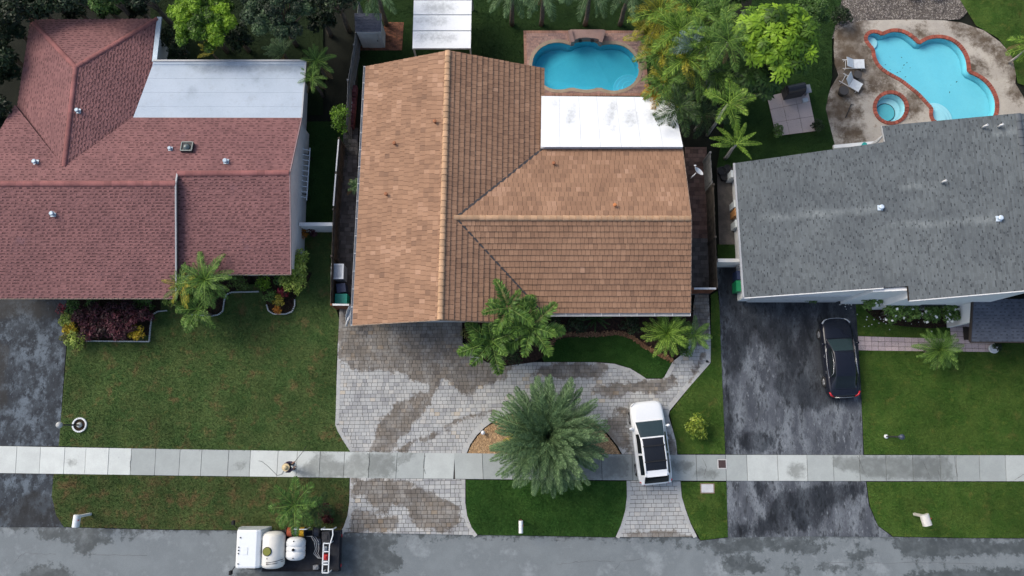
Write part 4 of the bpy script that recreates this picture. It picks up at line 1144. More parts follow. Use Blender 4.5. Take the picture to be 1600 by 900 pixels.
pk = [p for p in lay_flat(POOLDECK, .2, .1, .004, .018, .008, widths=[.1, .2, .2], tintf=lambda x, y: min(1, max(0, .5 + .35 * fbm(x * .6, y * .6) + rnd.gauss(0, .2))))
      if not pip(np.array([[sum(k[0] for k in p.top) / len(p.top), sum(k[1] for k in p.top) / len(p.top)]]), POOL_C)[0]]
emit(pk, 'brick', 'bricks', M_brick, pdk, 0)
coping([U(818, 48)[:2], U(1006, 48)[:2], U(1014, 150)[:2], U(820, 150)[:2]], .0, .03, 0, 'brick_border', surf('deck_brick_edge', (.40, .22, .16), (.33, .18, .13), 3, .85, fine=(30, .14), tint=[(0, (.8, .8, .8)), (1, (1.2, 1.2, 1.2))]), pdk, .12, .16)
# raised brick water feature at the back of the pool
wf = thing('water_feature', 'raised brick spillway wall at the back edge of the blue pool', 'fountain', U(916, 56))
mb = MB(); q = U2([(891, 47.5), (943, 47.5), (937, 63), (928, 61), (916, 60), (904, 61), (896, 65)], .3); mb.prism(q, 0, .42); mb.build('wall', M_brick, wf)
for a, b in (((890.5, 47.5), (895, 66)), ((943.5, 47.5), (938, 66))):
    p0, p1 = U(*a, .5), U(*b, .5); mb = MB(); mb.bar((p0[0], p0[1], .28), (p1[0], p1[1], .28), .22, .56); mb.build('pier', M_brick, wf)
mb = MB(); p = U(916, 62.5, .2)
for dx in (-.35, .35): mb.box((p[0] + dx, p[1] - .06, .2), (.16, .12, .12))
mb.build('spout', M_dark, wf)

# right pool with red brick coping
prr = pool('swimming_pool', 'cyan cloud-shaped swimming pool with red brick coping at the right', POOL_R, lambda x, y: -.40, M_plR, M_waterR, (21, 18.5, 0))
tag(coping(POOL_R, .18, .045, -.05, 'coping', M_brickred, prr, .11), kind='stuff')
c1 = U(1465, 184, 0)
for r_, z_ in ((1.05, -.34), (.85, -.28), (.62, -.21)):
    mb = MB(); mb.lathe([(r_, -1.1), (r_, z_ - .02), (r_ - .03, z_)], (c1[0], c1[1], 0), 30); mb.build('step', M_plS, prr)
c2 = U(1364, 63.5, 0); mb = MB(); mb.lathe([(.40, -1.1), (.40, -.32), (.37, -.3)], (c2[0], c2[1], 0), 24); mb.build('shelf', M_plS, prr)
mb = MB()
for k in range(16):
    x, y = rnd.gauss(1402, 14), rnd.gauss(108, 12)
    if k > 11: x, y = rnd.uniform(1400, 1520), rnd.uniform(80, 150)
    p = U(x, y, -.12); a = rnd.uniform(0, 6); s = rnd.uniform(.03, .08)
    mb.poly([(p[0] + s * math.cos(a), p[1] + s * math.sin(a), -.122), (p[0] - .4 * s * math.sin(a), p[1] + .4 * s * math.cos(a), -.12), (p[0] - s * math.cos(a), p[1] - s * math.sin(a), -.122), (p[0] + .4 * s * math.sin(a), p[1] - .4 * s * math.cos(a), -.12)])
tag(mb.build('leaves', plain('wet_leaf', (.02, .02, .012), .8)), 'dark fallen leaves floating on the cyan pool', 'leaves', kind='stuff')
spa = pool('spa', 'round spa tub with red brick ring beside the cyan pool', SPA, lambda x, y: -.42, M_plS, M_waterR, U(1391.6, 168.5))
tag(coping(SPA, .17, .07, -.05, 'coping', M_brickred, spa, .11), kind='stuff')
sc_ = U(1388, 172, 0); mb = MB(); mb.lathe([(.54, -.41), (.54, -.395)], (sc_[0], sc_[1], 0), 26); mb.build('well', plaster('spa_well', (.16, .52, .58), (.15, .5, .56)), spa)
mb = MB(); mb.lathe([(.55, -.40), (.57, -.385), (.55, -.37), (.53, -.385), (.55, -.40)], (sc_[0], sc_[1], 0), 26, cap=False); mb.build('bench_edge', M_dark, spa)
# stained concrete deck
deck_px = Z4([(400, 930), (385, 850), (362, 730), (362, 640), (392, 550), (440, 470), (416, 400), (410, 300), (416, 195), (480, 158), (600, 127), (900, 122), (1100, 127), (1210, 142), (1350, 190), (1450, 262), (1520, 342), (1552, 430), (1545, 520), (1600, 610), (1700, 760), (1700, 1000), (1200, 1000), (800, 960)])
DECK_R = U2(deck_px)
M_deckR = surf('stained_concrete', (.46, .42, .36), (.38, .345, .30), .9, .85, fine=(16, .10), wet=(1.7, 1.3, (.24, .195, .155), .85, .45),
               spots=[(2.2, .56, .74, (.25, .20, .155)), (6, .60, .72, (.19, .155, .125))], bump=(40, .004))
dst = [U2(Z4(q)) for q in ([(420, 190), (500, 165), (590, 130), (600, 200), (585, 260), (640, 330), (650, 400), (600, 460), (590, 560), (500, 620), (420, 640), (400, 600), (440, 480), (415, 380)],
                           [(365, 640), (440, 620), (520, 650), (540, 730), (480, 770), (390, 760), (362, 720)], [(450, 800), (560, 800), (560, 880), (470, 890)], [(620, 480), (700, 490), (780, 520), (780, 555), (700, 555), (620, 560)], [(650, 420), (700, 460), (660, 480), (620, 450)],
                           [(1160, 150), (1280, 180), (1400, 260), (1470, 340), (1500, 420), (1450, 360), (1370, 280), (1260, 220)], ell(900, 640, 40, 60), ell(1580, 560, 40, 50), [(1500, 300), (1552, 430), (1545, 500), (1520, 430), (1480, 330)], ell(950, 210, 28, 18), ell(1295, 430, 28, 38))]
holes_ = [POOL_R, SPA]
def sheet_with_holes(name, outer, holes, z, mat, stains, cell=.35):
    o = holed(name, outer, holes, z, mat)
    bm = bmesh.new(); bm.from_mesh(o.data)
    x0, x1 = min(p[0] for p in outer), max(p[0] for p in outer); y0, y1 = min(p[1] for p in outer), max(p[1] for p in outer)
    for ax, a, b in ((0, x0, x1), (1, y0, y1)):
        k = a + cell
        while k < b:
            co = [0, 0, 0]; no = [0, 0, 0]; co[ax] = k; no[ax] = 1
            bmesh.ops.bisect_plane(bm, geom=bm.verts[:] + bm.edges[:] + bm.faces[:], plane_co=co, plane_no=no); k += cell
    bm.to_mesh(o.data); bm.free()
    co = np.zeros(len(o.data.vertices) * 3, np.float32); o.data.vertices.foreach_get('co', co)
    a = o.data.attributes.new('wet', 'FLOAT', 'POINT'); a.data.foreach_set('value', (stain_field(co.reshape(-1, 3)[:, :2], stains) + .28).astype(np.float32))
    return o
dkr = sheet_with_holes('pool_deck', DECK_R, holes_, .006, M_deckR, dst)
tag(dkr, 'stained concrete deck round the cyan pool and the spa', 'deck', kind='structure')
M_gravel = surf('grey_gravel', (.20, .175, .15), (.15, .13, .115), 1.2, .9, tint=[(0, (.3, .3, .33)), (.7, (.95, .95, .95)), (1, (2.2, 2.3, 2.4))])
grp = U2([(1288, -40), (1540, -40), (1512, 18), (1500, 30), (1420, 31), (1350, 32), (1322, 40), (1304, 60), (1282, 58)])
tag(sheet('gravel_bed', grp, -.02, surf('gravel_base', (.12, .10, .085), (.07, .062, .055), 2, .9, fine=(30, .4)), None), 'gravel ground behind the cyan pool', 'gravel', kind='structure')
pebbles(grp, 26000, -.016, (.02, .06), M_gravel, 'loose grey and white gravel behind the cyan pool')
# sun loungers
M_sling = plain('lounger_white', (.70, .74, .76), .6)
def lounger(px, py, rz, label, back=35):
    t = thing('sun_lounger', label, 'lounger', U(px, py), rz, 'white loungers by the cyan pool')
    t.scale = (.68, .9, .85)
    mb = MB()
    for s in (-.3, .3): mb.bar((-.95, s, .30), (.95, s, .30), .04, .04)
    for x in (-.7, .75):
        mb.bar((x, -.3, .3), (x, .3, .3), .04, .04)
    mb.build('frame', M_trim, t, True)
    for x in (-.7, .75):
        for s in (-.3, .3):
            mb = MB(); mb.bar((x, s, 0), (x, s, .3), .04, .04); mb.build('leg', M_trim, t, True)
    mb = MB(); mb.box((.45, 0, .335), (.92, .62, .03)); mb.build('seat', M_sling, t, True)
    mb = MB(); a = R(back); mb.bar((-.05, 0, .36), (-.05 - .82 * math.cos(a), 0, .36 + .82 * math.sin(a)), .62, .03); mb.build('backrest', M_sling, t, True)
lounger(1331, 103, 0.0, 'white sun lounger lying square to the cyan pool, the upper of two', 28)
lounger(1327, 132, R(-32), 'white sun lounger turned at an angle, the lower of two', 48)
t = thing('side_table', 'dark round wicker table beside the angled lounger', 'table', U(1314, 146))
mb = MB(); mb.lathe([(.20, 0), (.16, .2), (.24, .40), (.30, .42), (.28, .46)], (0, 0, 0), 18); mb.build('drum', plain('wicker', (.05, .045, .042), .8), t, True)
mb = MB(); mb.lathe([(.27, .462), (.27, .475)], (0, 0, 0), 18); mb.build('top', plain('wicker_top', (.07, .065, .06), .5), t, True)
t = thing('side_table', 'small dark table hidden behind the angled lounger', 'table', U(1336, 121))
mb = MB(); mb.lathe([(.18, 0), (.14, .2), (.22, .38), (.25, .42)], (0, 0, 0), 16); mb.build('drum', MATS['wicker'], t, True)
mb = MB(); mb.lathe([(.24, .422), (.24, .435)], (0, 0, 0), 16); mb.build('top', MATS['wicker_top'], t, True)
mb = MB(); mb.tube([U(1321, 184, .04), U(1330, 163, .04), U(1334, 164, .04)], .025, 6); tag(mb.build('cleaning_pole', M_dark), 'dark thin pole lying on the stained deck', 'pole')
for x in (1423, 1456):
    t = thing('garden_chair', 'white garden chair on the gravel, %s of the two at the top edge' % ('left' if x == 1423 else 'right'), 'chair', U(x, -8), R(10), 'white garden chairs on the gravel')
    mb = MB(); mb.box((0, 0, .42), (.5, .5, .04)); mb.build('seat', M_trim, t, True)
    mb = MB(); mb.bar((0, .24, .44), (0, .34, .9), .5, .04, (1, 0, 0)); mb.box((0, .28, .66), (.5, .05, .4)); mb.build('backrest', M_trim, t, True)
    for sx in (-.22, .22):
        for sy in (-.22, .22):
            mb = MB(); mb.bar((sx, sy, 0), (sx * 1.05, sy, .42), .05, .05); mb.build('leg', M_trim, t, True)
# pink patio slab with a grill
PP = U2([(1198, 151), (1261, 136), (1275.5, 205), (1212.5, 213)])
ppb = sheet('patio', PP, .016, M_joint, None, skirt=.05); tag(ppb, 'square pink concrete patio slab on the shaded lawn', 'patio', kind='structure')
M_pink = surf('pink_concrete', (.50, .42, .40), (.45, .38, .36), 1.2, .85, fine=(20, .05), spots=[(5, .68, .76, (.30, .26, .24))])
A, B, C, D = [Vector(p) for p in PP]
for i in range(3):
    for j in range(3):
        g = .004
        q = [A.lerp(B, i / 3 + g).lerp(D.lerp(C, i / 3 + g), j / 3 + g), A.lerp(B, (i + 1) / 3 - g).lerp(D.lerp(C, (i + 1) / 3 - g), j / 3 + g),
             A.lerp(B, (i + 1) / 3 - g).lerp(D.lerp(C, (i + 1) / 3 - g), (j + 1) / 3 - g), A.lerp(B, i / 3 + g).lerp(D.lerp(C, i / 3 + g), (j + 1) / 3 - g)]
        mb = MB(); mb.prism([tuple(k) for k in q], .016, .05); mb.build('slab', M_pink, ppb)
gr = thing('grill', 'black barbecue grill with covered side shelf on the pink slab', 'grill', U(1240, 149))
rz = R(12)
mb = MB(); mb.box((-.15, .06, .42), (1.1, .55, .84), rz); mb.build('cabinet', M_dark, gr, True)
mb = MB(); M_ = Matrix.Translation((-.15, .06, .84)) @ Matrix.Rotation(rz, 4, 'Z')
rows = [[M_ @ Vector((x, -.27 * math.cos(a), .28 * math.sin(a))) for x in (-.52, .52)] for a in [math.pi * k / 7 for k in range(8)]]
mb.grid(rows); mb.build('lid', plain('grill_lid', (.02, .022, .028), .35), gr, True)
mb = MB(); mb.box((.62, .14, .62), (.34, .5, .06), rz); mb.box((.62, .14, .3), (.06, .4, .6), rz); mb.build('side_shelf', plain('grill_grey', (.22, .24, .27), .4), gr, True)
mb = MB(); mb.box((.60, -.35, .10), (.30, .22, .2), rz); tag(mb.build('side_box', plain('pale_box', (.55, .60, .63), .5), gr, True))
# ------------------------------------------------------------------ shed, canopy, fences
sh = thing('shed', 'small white garden shed with grey shingle roof near the top', 'shed', U(578, 55))
s0, s1, s2, s3 = U(554, 21, 2.25), U(596, 21, 2.25), U(595.5, 49.5, 2.15), U(555, 50, 2.15)
mb = MB(); mb.prism([(s0[0] + .1, s3[1] + .08), (s1[0] - .1, s3[1] + .08), (s1[0] - .1, s0[1] - .1), (s0[0] + .1, s0[1] - .1)], 0, 2.1); shw = mb.build('wall', surf('shed_white', (.52, .54, .54), (.46, .48, .48), 2, .8), sh)
sdk = deck([[s0, s1, s2, s3]], 'roof', M_trim, sh, .08)
tag(shingle([s0, s1, s2, s3], .17, .2).build('shingles', surf('shed_shingle', (.085, .092, .12), (.07, .076, .10), 1, .9, fine=(40, .15), tint=[(0, (.6, .6, .6)), (1, (1.15, 1.15, 1.15))]), sdk), kind='stuff')
mb = MB(); mb.box(((s0[0] + s1[0]) / 2 + .1, s3[1] + .065, .95), (.75, .03, 1.8)); dd = mb.build('door', surf('shed_door', (.47, .49, .49), (.43, .45, .45), 2, .8), sh)
mb = MB(); mb.box(((s0[0] + s1[0]) / 2 + .38, s3[1] + .035, 1.0), (.04, .04, .14)); mb.build('handle', M_dark, dd)
bp = U2([(560, 72), (560, 79), (628, 79), (631, 35), (600, 35), (600, 72)])
bpo = sheet('brick_pad', bp, .008, M_joint, None); tag(bpo, 'small red brick pad beside the garden shed', 'paving', kind='structure')
M_brick2 = surf('pad_brick', (.20, .085, .05), (.15, .065, .042), 1.5, .85, fine=(30, .14), tint=[(0, (.55, .55, .6)), (.5, (1, 1, 1)), (1, (1.35, 1.25, 1.15))])
emit(lay_flat(bp, .2, .1, .008, .02, .008), 'brick', 'bricks', M_brick2, bpo, 0)
cn = thing('canopy', 'white panelled patio canopy standing behind the tiled roof', 'canopy', U(690, 40))
q = [U(647, -22, 2.5), U(737, -22, 2.5), U(735.5, 76, 2.45), U(644, 76, 2.45)]
mb = MB(); mb.prism([(p[0], p[1]) for p in q], 2.32, 2.40); mb.build('frame', M_gutter, cn)
yb = [-22, 0, 23, 48, 76]; cst = [U2(k, 2.45) for k in (ell(685, 12, 26, 8), ell(675, 33, 24, 4), ell(690, 35, 6, 3), ell(682, 58, 30, 5, rot=.05), ell(660, 60, 8, 5))]
for k in range(4):
    P4 = [U(646.5 - yb[k] * .026, yb[k] + .8, 2.47), U(737 - yb[k] * .02, yb[k] + .8, 2.47), U(737 - yb[k + 1] * .02, yb[k + 1] - .8, 2.47), U(646.5 - yb[k + 1] * .026, yb[k + 1] - .8, 2.47)]
    A, B, C, D = [Vector(p) for p in P4]; rows = [[D.lerp(A, i / 5).lerp(C.lerp(B, i / 5), j / 14) for j in range(15)] for i in range(6)]
    mb = MB(); mb.grid(rows)
    for a, b in ((D, C), (C, B), (B, A), (A, D)): mb.poly([a - Vector((0, 0, .08)), b - Vector((0, 0, .08)), b, a])
    set_wet(mb, cst); mb.build('roof_panel', M_white_panel, cn)
for p in q:
    mb = MB(); mb.box((p[0] * .97 + q[0][0] * .015 + q[1][0] * .015, p[1] - (.15 if p[1] > q[2][1] + 1 else -.15), 1.16), (.09, .09, 2.32)); mb.build('post', M_trim, cn)
def fence(line, h, label, mat=M_wood, cap=None, capmat=None, name='fence', cat='fence', board=.14):
    """line: pixel points of the fence TOP at height h"""
    W = [Vector(U(x, y, 0 + h)) for x, y in line]
    t = thing(name, label, cat, (W[0].x, W[0].y, 0))
    L = []
    for a, b in zip(W, W[1:]):
        n = max(1, round((b - a).length / 2.4)); L += [(a.lerp(b, k / n), a.lerp(b, (k + 1) / n)) for k in range(n)]
    for a, b in L:
        d = (b - a); u = d.normalized(); nn = Vector((-u.y, u.x, 0)); k = max(1, int(d.length / board)); mb = MB()
        for i in range(k):
            c = a.lerp(b, (i + .5) / k) + nn * rnd.uniform(-.012, .012); hh = h - rnd.uniform(0, .04); mb.tint = rnd.random()
            mb.box((c.x, c.y, hh / 2), (d.length / k * .93, .022, hh), math.atan2(u.y, u.x))
        for zz in (.35, h - .3): mb.bar((a.x + nn.x * .04, a.y + nn.y * .04, zz), (b.x + nn.x * .04, b.y + nn.y * .04, zz), .04, .08)
        mb.build('panel', mat, t)
        mb = MB(); mb.box((a.x, a.y, h / 2 + .02), (.1, .1, h + .04)); mb.build('post', mat, t)
        if cap:
            mb = MB(); mb.bar(a + u * .08 + Vector((0, 0, .03)), b - u * .08 + Vector((0, 0, .03)), cap, .03); mb.build('cap_rail', capmat or mat, t)
    return t
M_fgrey = surf('weathered_fence', (.23, .235, .235), (.16, .165, .165), 3, .9, fine=(20, .25))
fence([(560, 4), (553, 70), (543.5, 125), (540.5, 200)], 1.7, 'weathered grey board fence behind the small citrus tree', M_fgrey)
fence([(529.5, 216), (525, 270), (521, 324)], 1.7, 'fence run with bright white top rail beside the tiled roof', M_wood, .07, M_trim)
fence([(520.5, 327), (518, 400), (516, 474)], 1.7, 'dark wooden fence beside the air conditioner', M_wood)
fence([(517.5, 476), (548, 476.5)], 1.65, 'reddish wooden gate with white top rail at the left of the tiled roof', M_woodred, .10, M_trim, 'gate', 'gate', .3)
fence([(1110, 238), (1113, 286)], 1.75, 'pale end of the fence by the palms, right of the tiled roof', M_fgrey)
fence([(1115, 288), (1118, 370), (1121.5, 449)], 1.8, 'dark wooden fence between the tiled roof and the grey roof', M_wood)
fence([(1082, 451), (1121, 451)], 1.65, 'reddish wooden gate with white top rail at the right of the tiled roof', M_woodred, .10, M_trim, 'gate', 'gate', .3)
def low_wall(px0, px1, y, h, label):
    a, b = U(px0, y, h), U(px1, y, h)
    t = thing('garden_wall', label, 'wall', (a[0], a[1], 0)); mb = MB(); mb.bar((a[0], a[1], h / 2), (b[0], b[1], h / 2), .14, h); mb.build('wall_body', M_wallw, t)
    mb = MB(); mb.bar((a[0] - .02, a[1], h + .02), (b[0] + .02, b[1], h + .02), .19, .05); mb.build('wall_cap', M_wallg, t)
low_wall(468, 520, 350.5, 1.6, 'short white wall closing the gap beside the red roof')
low_wall(1122, 1160, 407, 1.6, 'short white wall closing the gap beside the grey roof')
# side paths of the centre house
spl = U2([(537, 200), (560, 200), (552, 478), (523, 478)]); so = sheet('side_path', spl, -.006, M_joint, None); tag(so, 'dark paver path along the left side of the tiled roof', 'path', kind='structure')
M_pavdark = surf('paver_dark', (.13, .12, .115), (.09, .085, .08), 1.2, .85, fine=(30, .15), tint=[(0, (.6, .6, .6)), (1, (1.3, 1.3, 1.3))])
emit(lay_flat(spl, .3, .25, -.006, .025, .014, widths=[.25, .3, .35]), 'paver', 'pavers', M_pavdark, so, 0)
spr = U2([(1070, 230), (1104, 230), (1108, 461), (1078, 461)]); so = sheet('side_path', spr, -.006, M_joint, None); tag(so, 'reddish paver path along the right side of the tiled roof', 'path', kind='structure')
M_pavred = surf('paver_reddish', (.20, .12, .095), (.14, .09, .075), 1.2, .85, fine=(30, .15), tint=[(0, (.6, .6, .6)), (1, (1.3, 1.3, 1.3))])
pp = lay_flat(spr, .3, .25, -.006, .025, .014, widths=[.2, .27, .33])
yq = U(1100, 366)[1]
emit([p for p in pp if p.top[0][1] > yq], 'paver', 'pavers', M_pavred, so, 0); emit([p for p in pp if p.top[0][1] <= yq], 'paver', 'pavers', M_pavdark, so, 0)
# pink tile path on the right
tp = U2([(1340, 525), (1552, 532), (1553, 550), (1341, 547.5)]); to = sheet('tile_path', tp, .02, M_joint, None, skirt=.03); tag(to, 'narrow path of pink square tiles left of the porch', 'path', kind='structure')
M_ptile = surf('pink_tile', (.52, .43, .435), (.47, .385, .395), 1.5, .75, fine=(30, .06), tint=[(0, (.86, .86, .88)), (1, (1.1, 1.08, 1.06))])
emit(lay_flat(tp, .37, .262, .02, .02, .02, stag=False, rot=-.025), 'tile', 'cut_tiles', M_ptile, to, 300)
tp2 = U2([(1484, 512), (1530, 498), (1530, 534), (1486, 530)]); to2 = sheet('tile_landing', tp2, .02, M_joint, None, skirt=.03); tag(to2, 'pink tiled landing in front of the porch', 'path', kind='structure')
emit(lay_flat(tp2, .37, .262, .02, .02, .02, stag=False, rot=-.025), 'tile', 'cut_tiles', M_ptile, to2, 300)
mb = MB(); p = U(1509, 521, .06); mb.box((p[0] + .1, p[1], .06), (.46, .72, .03)); tag(mb.build('doormat', surf('mat_brown', (.04, .03, .022), (.03, .022, .018), 8, .95)), 'dark brown doormat at the edge of the porch roof', 'mat')
# ------------------------------------------------------------------ side-yard objects
def box_thing(name, label, cat, px, py, z, size, mat, rz=0, lidmat=None, group=None, taper=1.0):
    p = U(px, py, z); t = thing(name, label, cat, (p[0], p[1], 0), rz, group)
    mb = MB(); mb.box((0, 0, size[2] / 2 - .02), (size[0] * .92, size[1] * .92, size[2] - .04), 0, None, taper); mb.build('body', mat, t, True)
    mb = MB(); mb.box((0, 0, size[2] - .03), (size[0], size[1], .06)); mb.build('lid', lidmat or mat, t, True)
    return t
ac = thing('air_conditioner', 'pale grey air conditioner with slatted top beside the fence', 'air conditioner', (*U(527, 424, 1.25)[:2], 0))
mb = MB(); mb.box((0, 0, .62), (.62, .78, 1.2)); mb.build('coil', plain('ac_coil', (.16, .20, .26), .6), ac, True)
mb = MB()
for k in range(9): mb.box((0, 0, .12 + k * .13), (.64, .80, .025))
mb.build('louvre', plain('ac_grey', (.36, .40, .44), .5), ac, True)
mb = MB()
for s in (-1, 1):
    mb.box((s * .30, 0, 1.24), (.09, .84, .05)); mb.box((0, s * .385, 1.24), (.52, .075, .05))
mb.build('top_frame', plain('ac_light', (.60, .64, .68), .5), ac, True)
for k in range(9):
    mb = MB(); mb.box((-.22 + k * .055, 0, 1.235), (.03, .70, .03)); mb.build('slat', MATS['ac_light'], ac, True)
box_thing('storage_bin', 'dark blue plastic bin beside the air conditioner', 'bin', 533, 450, .9, (.5, .5, .95), plain('navy_plastic', (.02, .035, .09), .5), R(8), taper=1.08)
box_thing('recycling_bin', 'teal recycling cart behind the left gate', 'bin', 533, 467, .9, (.66, .55, .95), plain('teal_plastic', (.0, .26, .20), .4), 0, taper=1.1)
box_thing('recycling_bin', 'green cart beside the grey roof at the top of the asphalt driveway', 'bin', 1157, 447, .9, (.5, .6, 1.0), plain('green_plastic', (.01, .22, .09), .4), 0, taper=1.1)
box_thing('storage_bin', 'dark blue cart next to the green cart', 'bin', 1157, 430, .9, (.45, .5, 1.0), MATS['navy_plastic'], 0, taper=1.1)
box_thing('air_conditioner', 'small white box unit on the wall under the grey roof edge', 'air conditioner', 1147, 271, 1.2, (.35, .4, 1.2), plain('unit_white', (.55, .60, .62), .5))
for k, (y, c) in enumerate(((318, 'unit_white'), (331, 'box_orange'), (349, 'unit_white'))):
    m_ = MATS.get(c) or plain('box_orange', (.35, .17, .06), .7)
    box_thing('shelf_box', ['upper white', 'orange-brown', 'lower white'][k] + ' box standing against the wall under the grey roof edge', 'box', 1151 + k, y, 1.0, (.3, .42, 1.0), m_, 0, None, 'boxes along the side wall')
pot_m = plain('black_pot', (.02, .02, .022), .6)
for k, (x, y, r_) in enumerate(((1128, 268, .25), (1136, 264, .22), (1131, 277, .2))):
    p = U(x, y, .3); mb = MB(); mb.lathe([(r_ * .7, 0), (r_, .4), (r_ * 1.08, .42), (r_ * .9, .42), (r_ * .85, .36)], (0, 0, 0), 14)
    o = mb.build('plant_pot', pot_m); o.location = (p[0], p[1], 0); tag(o, ['left', 'rear', 'front'][k] + ' black pot of the three standing by the right side yard', 'pot', 'black pots in the side yard')
# ladders hung along the white gable wall
ld = thing('ladder', 'white aluminium extension ladder along the gable wall of the red roof', 'ladder', (*U(476, 272, 1.0)[:2], 0))
a0, a1 = Vector(U(478.5, 230, 1.1)) - ld.location, Vector(U(473, 312, 1.1)) - ld.location
dv = (a1 - a0).normalized(); sv = Vector((.34, 0, -.22))
M_alu = plain('aluminium', (.66, .69, .72), .4, .2)
for k, o_ in enumerate((Vector((-.15, 0, .1)), Vector((.19, 0, -.12)))):
    mb = MB(); mb.bar(a0 + o_, a1 + o_, .05, .07); mb.build('rail', M_alu, ld, True)
n_ = int((a1 - a0).length / .28)
for k in range(n_):
    c = a0.lerp(a1, (k + .5) / n_); mb = MB(); mb.bar(c + Vector((-.15, 0, .1)), c + Vector((.19, 0, -.12)), .035, .035); mb.build('rung', M_alu, ld, True)
for c in (a0.lerp(a1, .12), a0.lerp(a1, .88)):
    mb = MB(); mb.bar((c.x - .25, c.y, c.z - .02), (c.x + .2, c.y, c.z - .2), .05, .05); mb.bar((c.x + .1, c.y, 0), (c.x + .1, c.y, c.z - .1), .05, .05); mb.build('bracket', M_dark, ld, True)
# red bricks stacked along the fence
rb_ = thing('brick_stack', 'long low stack of red bricks along the grey fence', 'bricks', (*U(551, 165, .4)[:2], 0))
a0, a1 = Vector(U(554, 132, .5)), Vector(U(548.5, 198, .5)); n_ = 22
for k in range(n_):
    c = a0.lerp(a1, (k + .5) / n_); hh = .5 + (rnd.random() < .3) * -.06
    mb = MB(); mb.tint = rnd.random(); mb.box((c.x, c.y, hh / 2), (.24, .10, hh), R(-2 + rnd.uniform(-2, 2))); mb.build('brick', surf('stack_brick', (.22, .075, .085), (.18, .06, .07), 4, .85, fine=(20, .2), tint=[(0, (.6, .6, .6)), (1, (1.2, 1.2, 1.2))]), rb_)
    if 7 < k < 19 and k % 2:
        mb = MB(); mb.box((c.x - .09, c.y, hh + .02), (.08, .13, .04)); mb.build('white_block', M_trim, rb_)
# crumpled white tarp at the gutter corner
mb = MB(); rows = []
for i in range(9):
    v_ = i / 8; row = []
    for j in range(5):
        u_ = j / 4; x = 549 - 9 * v_ * (1.1 - v_ * .2) + (u_ - .5) * (3 + 7 * math.sin(math.pi * min(1, v_ + .15))); y = 477 + 33 * v_
        row.append(U(x, y, 1.5 - .75 * v_ + .18 * math.sin(7 * u_ + 5 * v_)))
    rows.append(row)
mb.smooth = True; mb.grid(rows); t = mb.build('tarp', plain('tarp_white', (.55, .56, .57), .6)); sm_ = t.modifiers.new('s', 'SOLIDIFY'); sm_.thickness = .02
tag(t, 'crumpled white tarp hanging at the lower left corner of the tiled roof', 'tarp')
# ------------------------------------------------------------------ street furniture
M_postw = plain('post_white', (.72, .75, .76), .5)
def mailbox(px, py, label, mat, post, length=.55, rz=0.0, hp=1.05, bw=.26, arm=0.0):
    t = thing('mailbox', label, 'mailbox', U(px, py), rz)
    mb = MB(); mb.bar((0, 0, 0), (0, 0, hp), .12, .12); mb.build('post', post, t, True)
    mb = MB(); mb.bar((0, .10, hp + .02), (0, -length + .1, hp + .02), bw + .02, .04); mb.build('shelf', post, t, True)
    mb = MB(); rows = []
    prof = [(-bw / 2, .04)] + [(-bw / 2 * math.cos(a), .16 + .13 * math.sin(a)) for a in [math.pi * k / 8 for k in range(9)]] + [(bw / 2, .04)]
    rows = [[(x, y, hp + z) for x, z in prof] for y in (.10, -length + .10)]
    mb.grid(rows); mb.poly(rows[0][::-1]); mb.poly(rows[1]); mb.build('box', mat, t, True)
    mb = MB(); mb.box((bw / 2 + .012, -.15, hp + .2), (.02, .05, .14)); mb.build('flag', plain('flag_red', (.4, .03, .02), .5), t, True)
    return t
mailbox(142, 803, 'white mailbox on a post at the far left verge', M_postw, M_postw, .62, R(-4), 1.35, .30)
mailbox(813.5, 813, 'white mailbox on a brown post below the big round palm', M_postw, plain('post_brown', (.16, .08, .05), .8), .62, R(0), 1.0, .22)
mailbox(1428, 803, 'pale beige mailbox on the lower right verge', plain('beige_box', (.62, .60, .56), .6), plain('beige_post', (.52, .50, .44), .6), .58, R(14), 1.1, .42)
lp = thing('lamp_post', 'garden lamp post with round globe in the left front lawn', 'lamp post', U(125, 664))
mb = MB(); mb.tube([(0, 0, 0), (0, 0, .1), (0, 0, 1.95)], [.06, .042, .036], 10); mb.build('pole', M_dark, lp, True)
mb = MB(); mb.lathe([(.05, 1.93), (.14, 2.0), (.17, 2.1), (.14, 2.2), (.05, 2.26)], (0, 0, 0), 14); mb.build('globe', plain('globe_grey', (.42, .43, .42), .3), lp, True)
mb = MB(); mb.lathe([(.16, 0), (.14, .12), (.06, .16)], (0, 0, 0), 12); mb.build('base', plain('lamp_base', (.40, .42, .40), .6), lp, True)
er = thing('edging_ring', 'ring of white edging blocks round the garden lamp post', 'edging', U(125, 664))
for k in range(22):
    a = 2 * math.pi * k / 22; mb = MB(); mb.box((.36 * math.cos(a), .36 * math.sin(a), .05), (.09, .10, .10), a, None, .9); mb.build('block', M_postw, er, True)
mb = MB(); mb.lathe([(.32, 0), (.32, .035)], (0, 0, 0), 22); mb.build('mulch_disc', M_mulch, er, True)
lp2 = thing('lamp_post', 'dark garden lamp post with pale base in the right front lawn', 'lamp post', U(1384, 682))
mb = MB(); mb.tube([(0, 0, 0), (0, 0, 1.7)], .045, 8); mb.build('pole', M_dark, lp2, True)
mb = MB(); mb.lathe([(.12, 0), (.11, .1), (.05, .14)], (0, 0, 0), 12); mb.build('base', M_postw, lp2, True)
mb = MB(); mb.lathe([(.06, 1.68), (.13, 1.75), (.15, 1.95), (.05, 2.05)], (0, 0, 0), 8, smooth=False); mb.build('lantern', plain('lantern_blue', (.05, .065, .10), .3), lp2, True)
gl = thing('path_light', 'small white globe light on the tan pebbles', 'light', U(755, 676))
mb = MB(); mb.tube([(0, 0, 0), (0, 0, .16)], .03, 8); mb.build('stem', M_dark, gl, True)
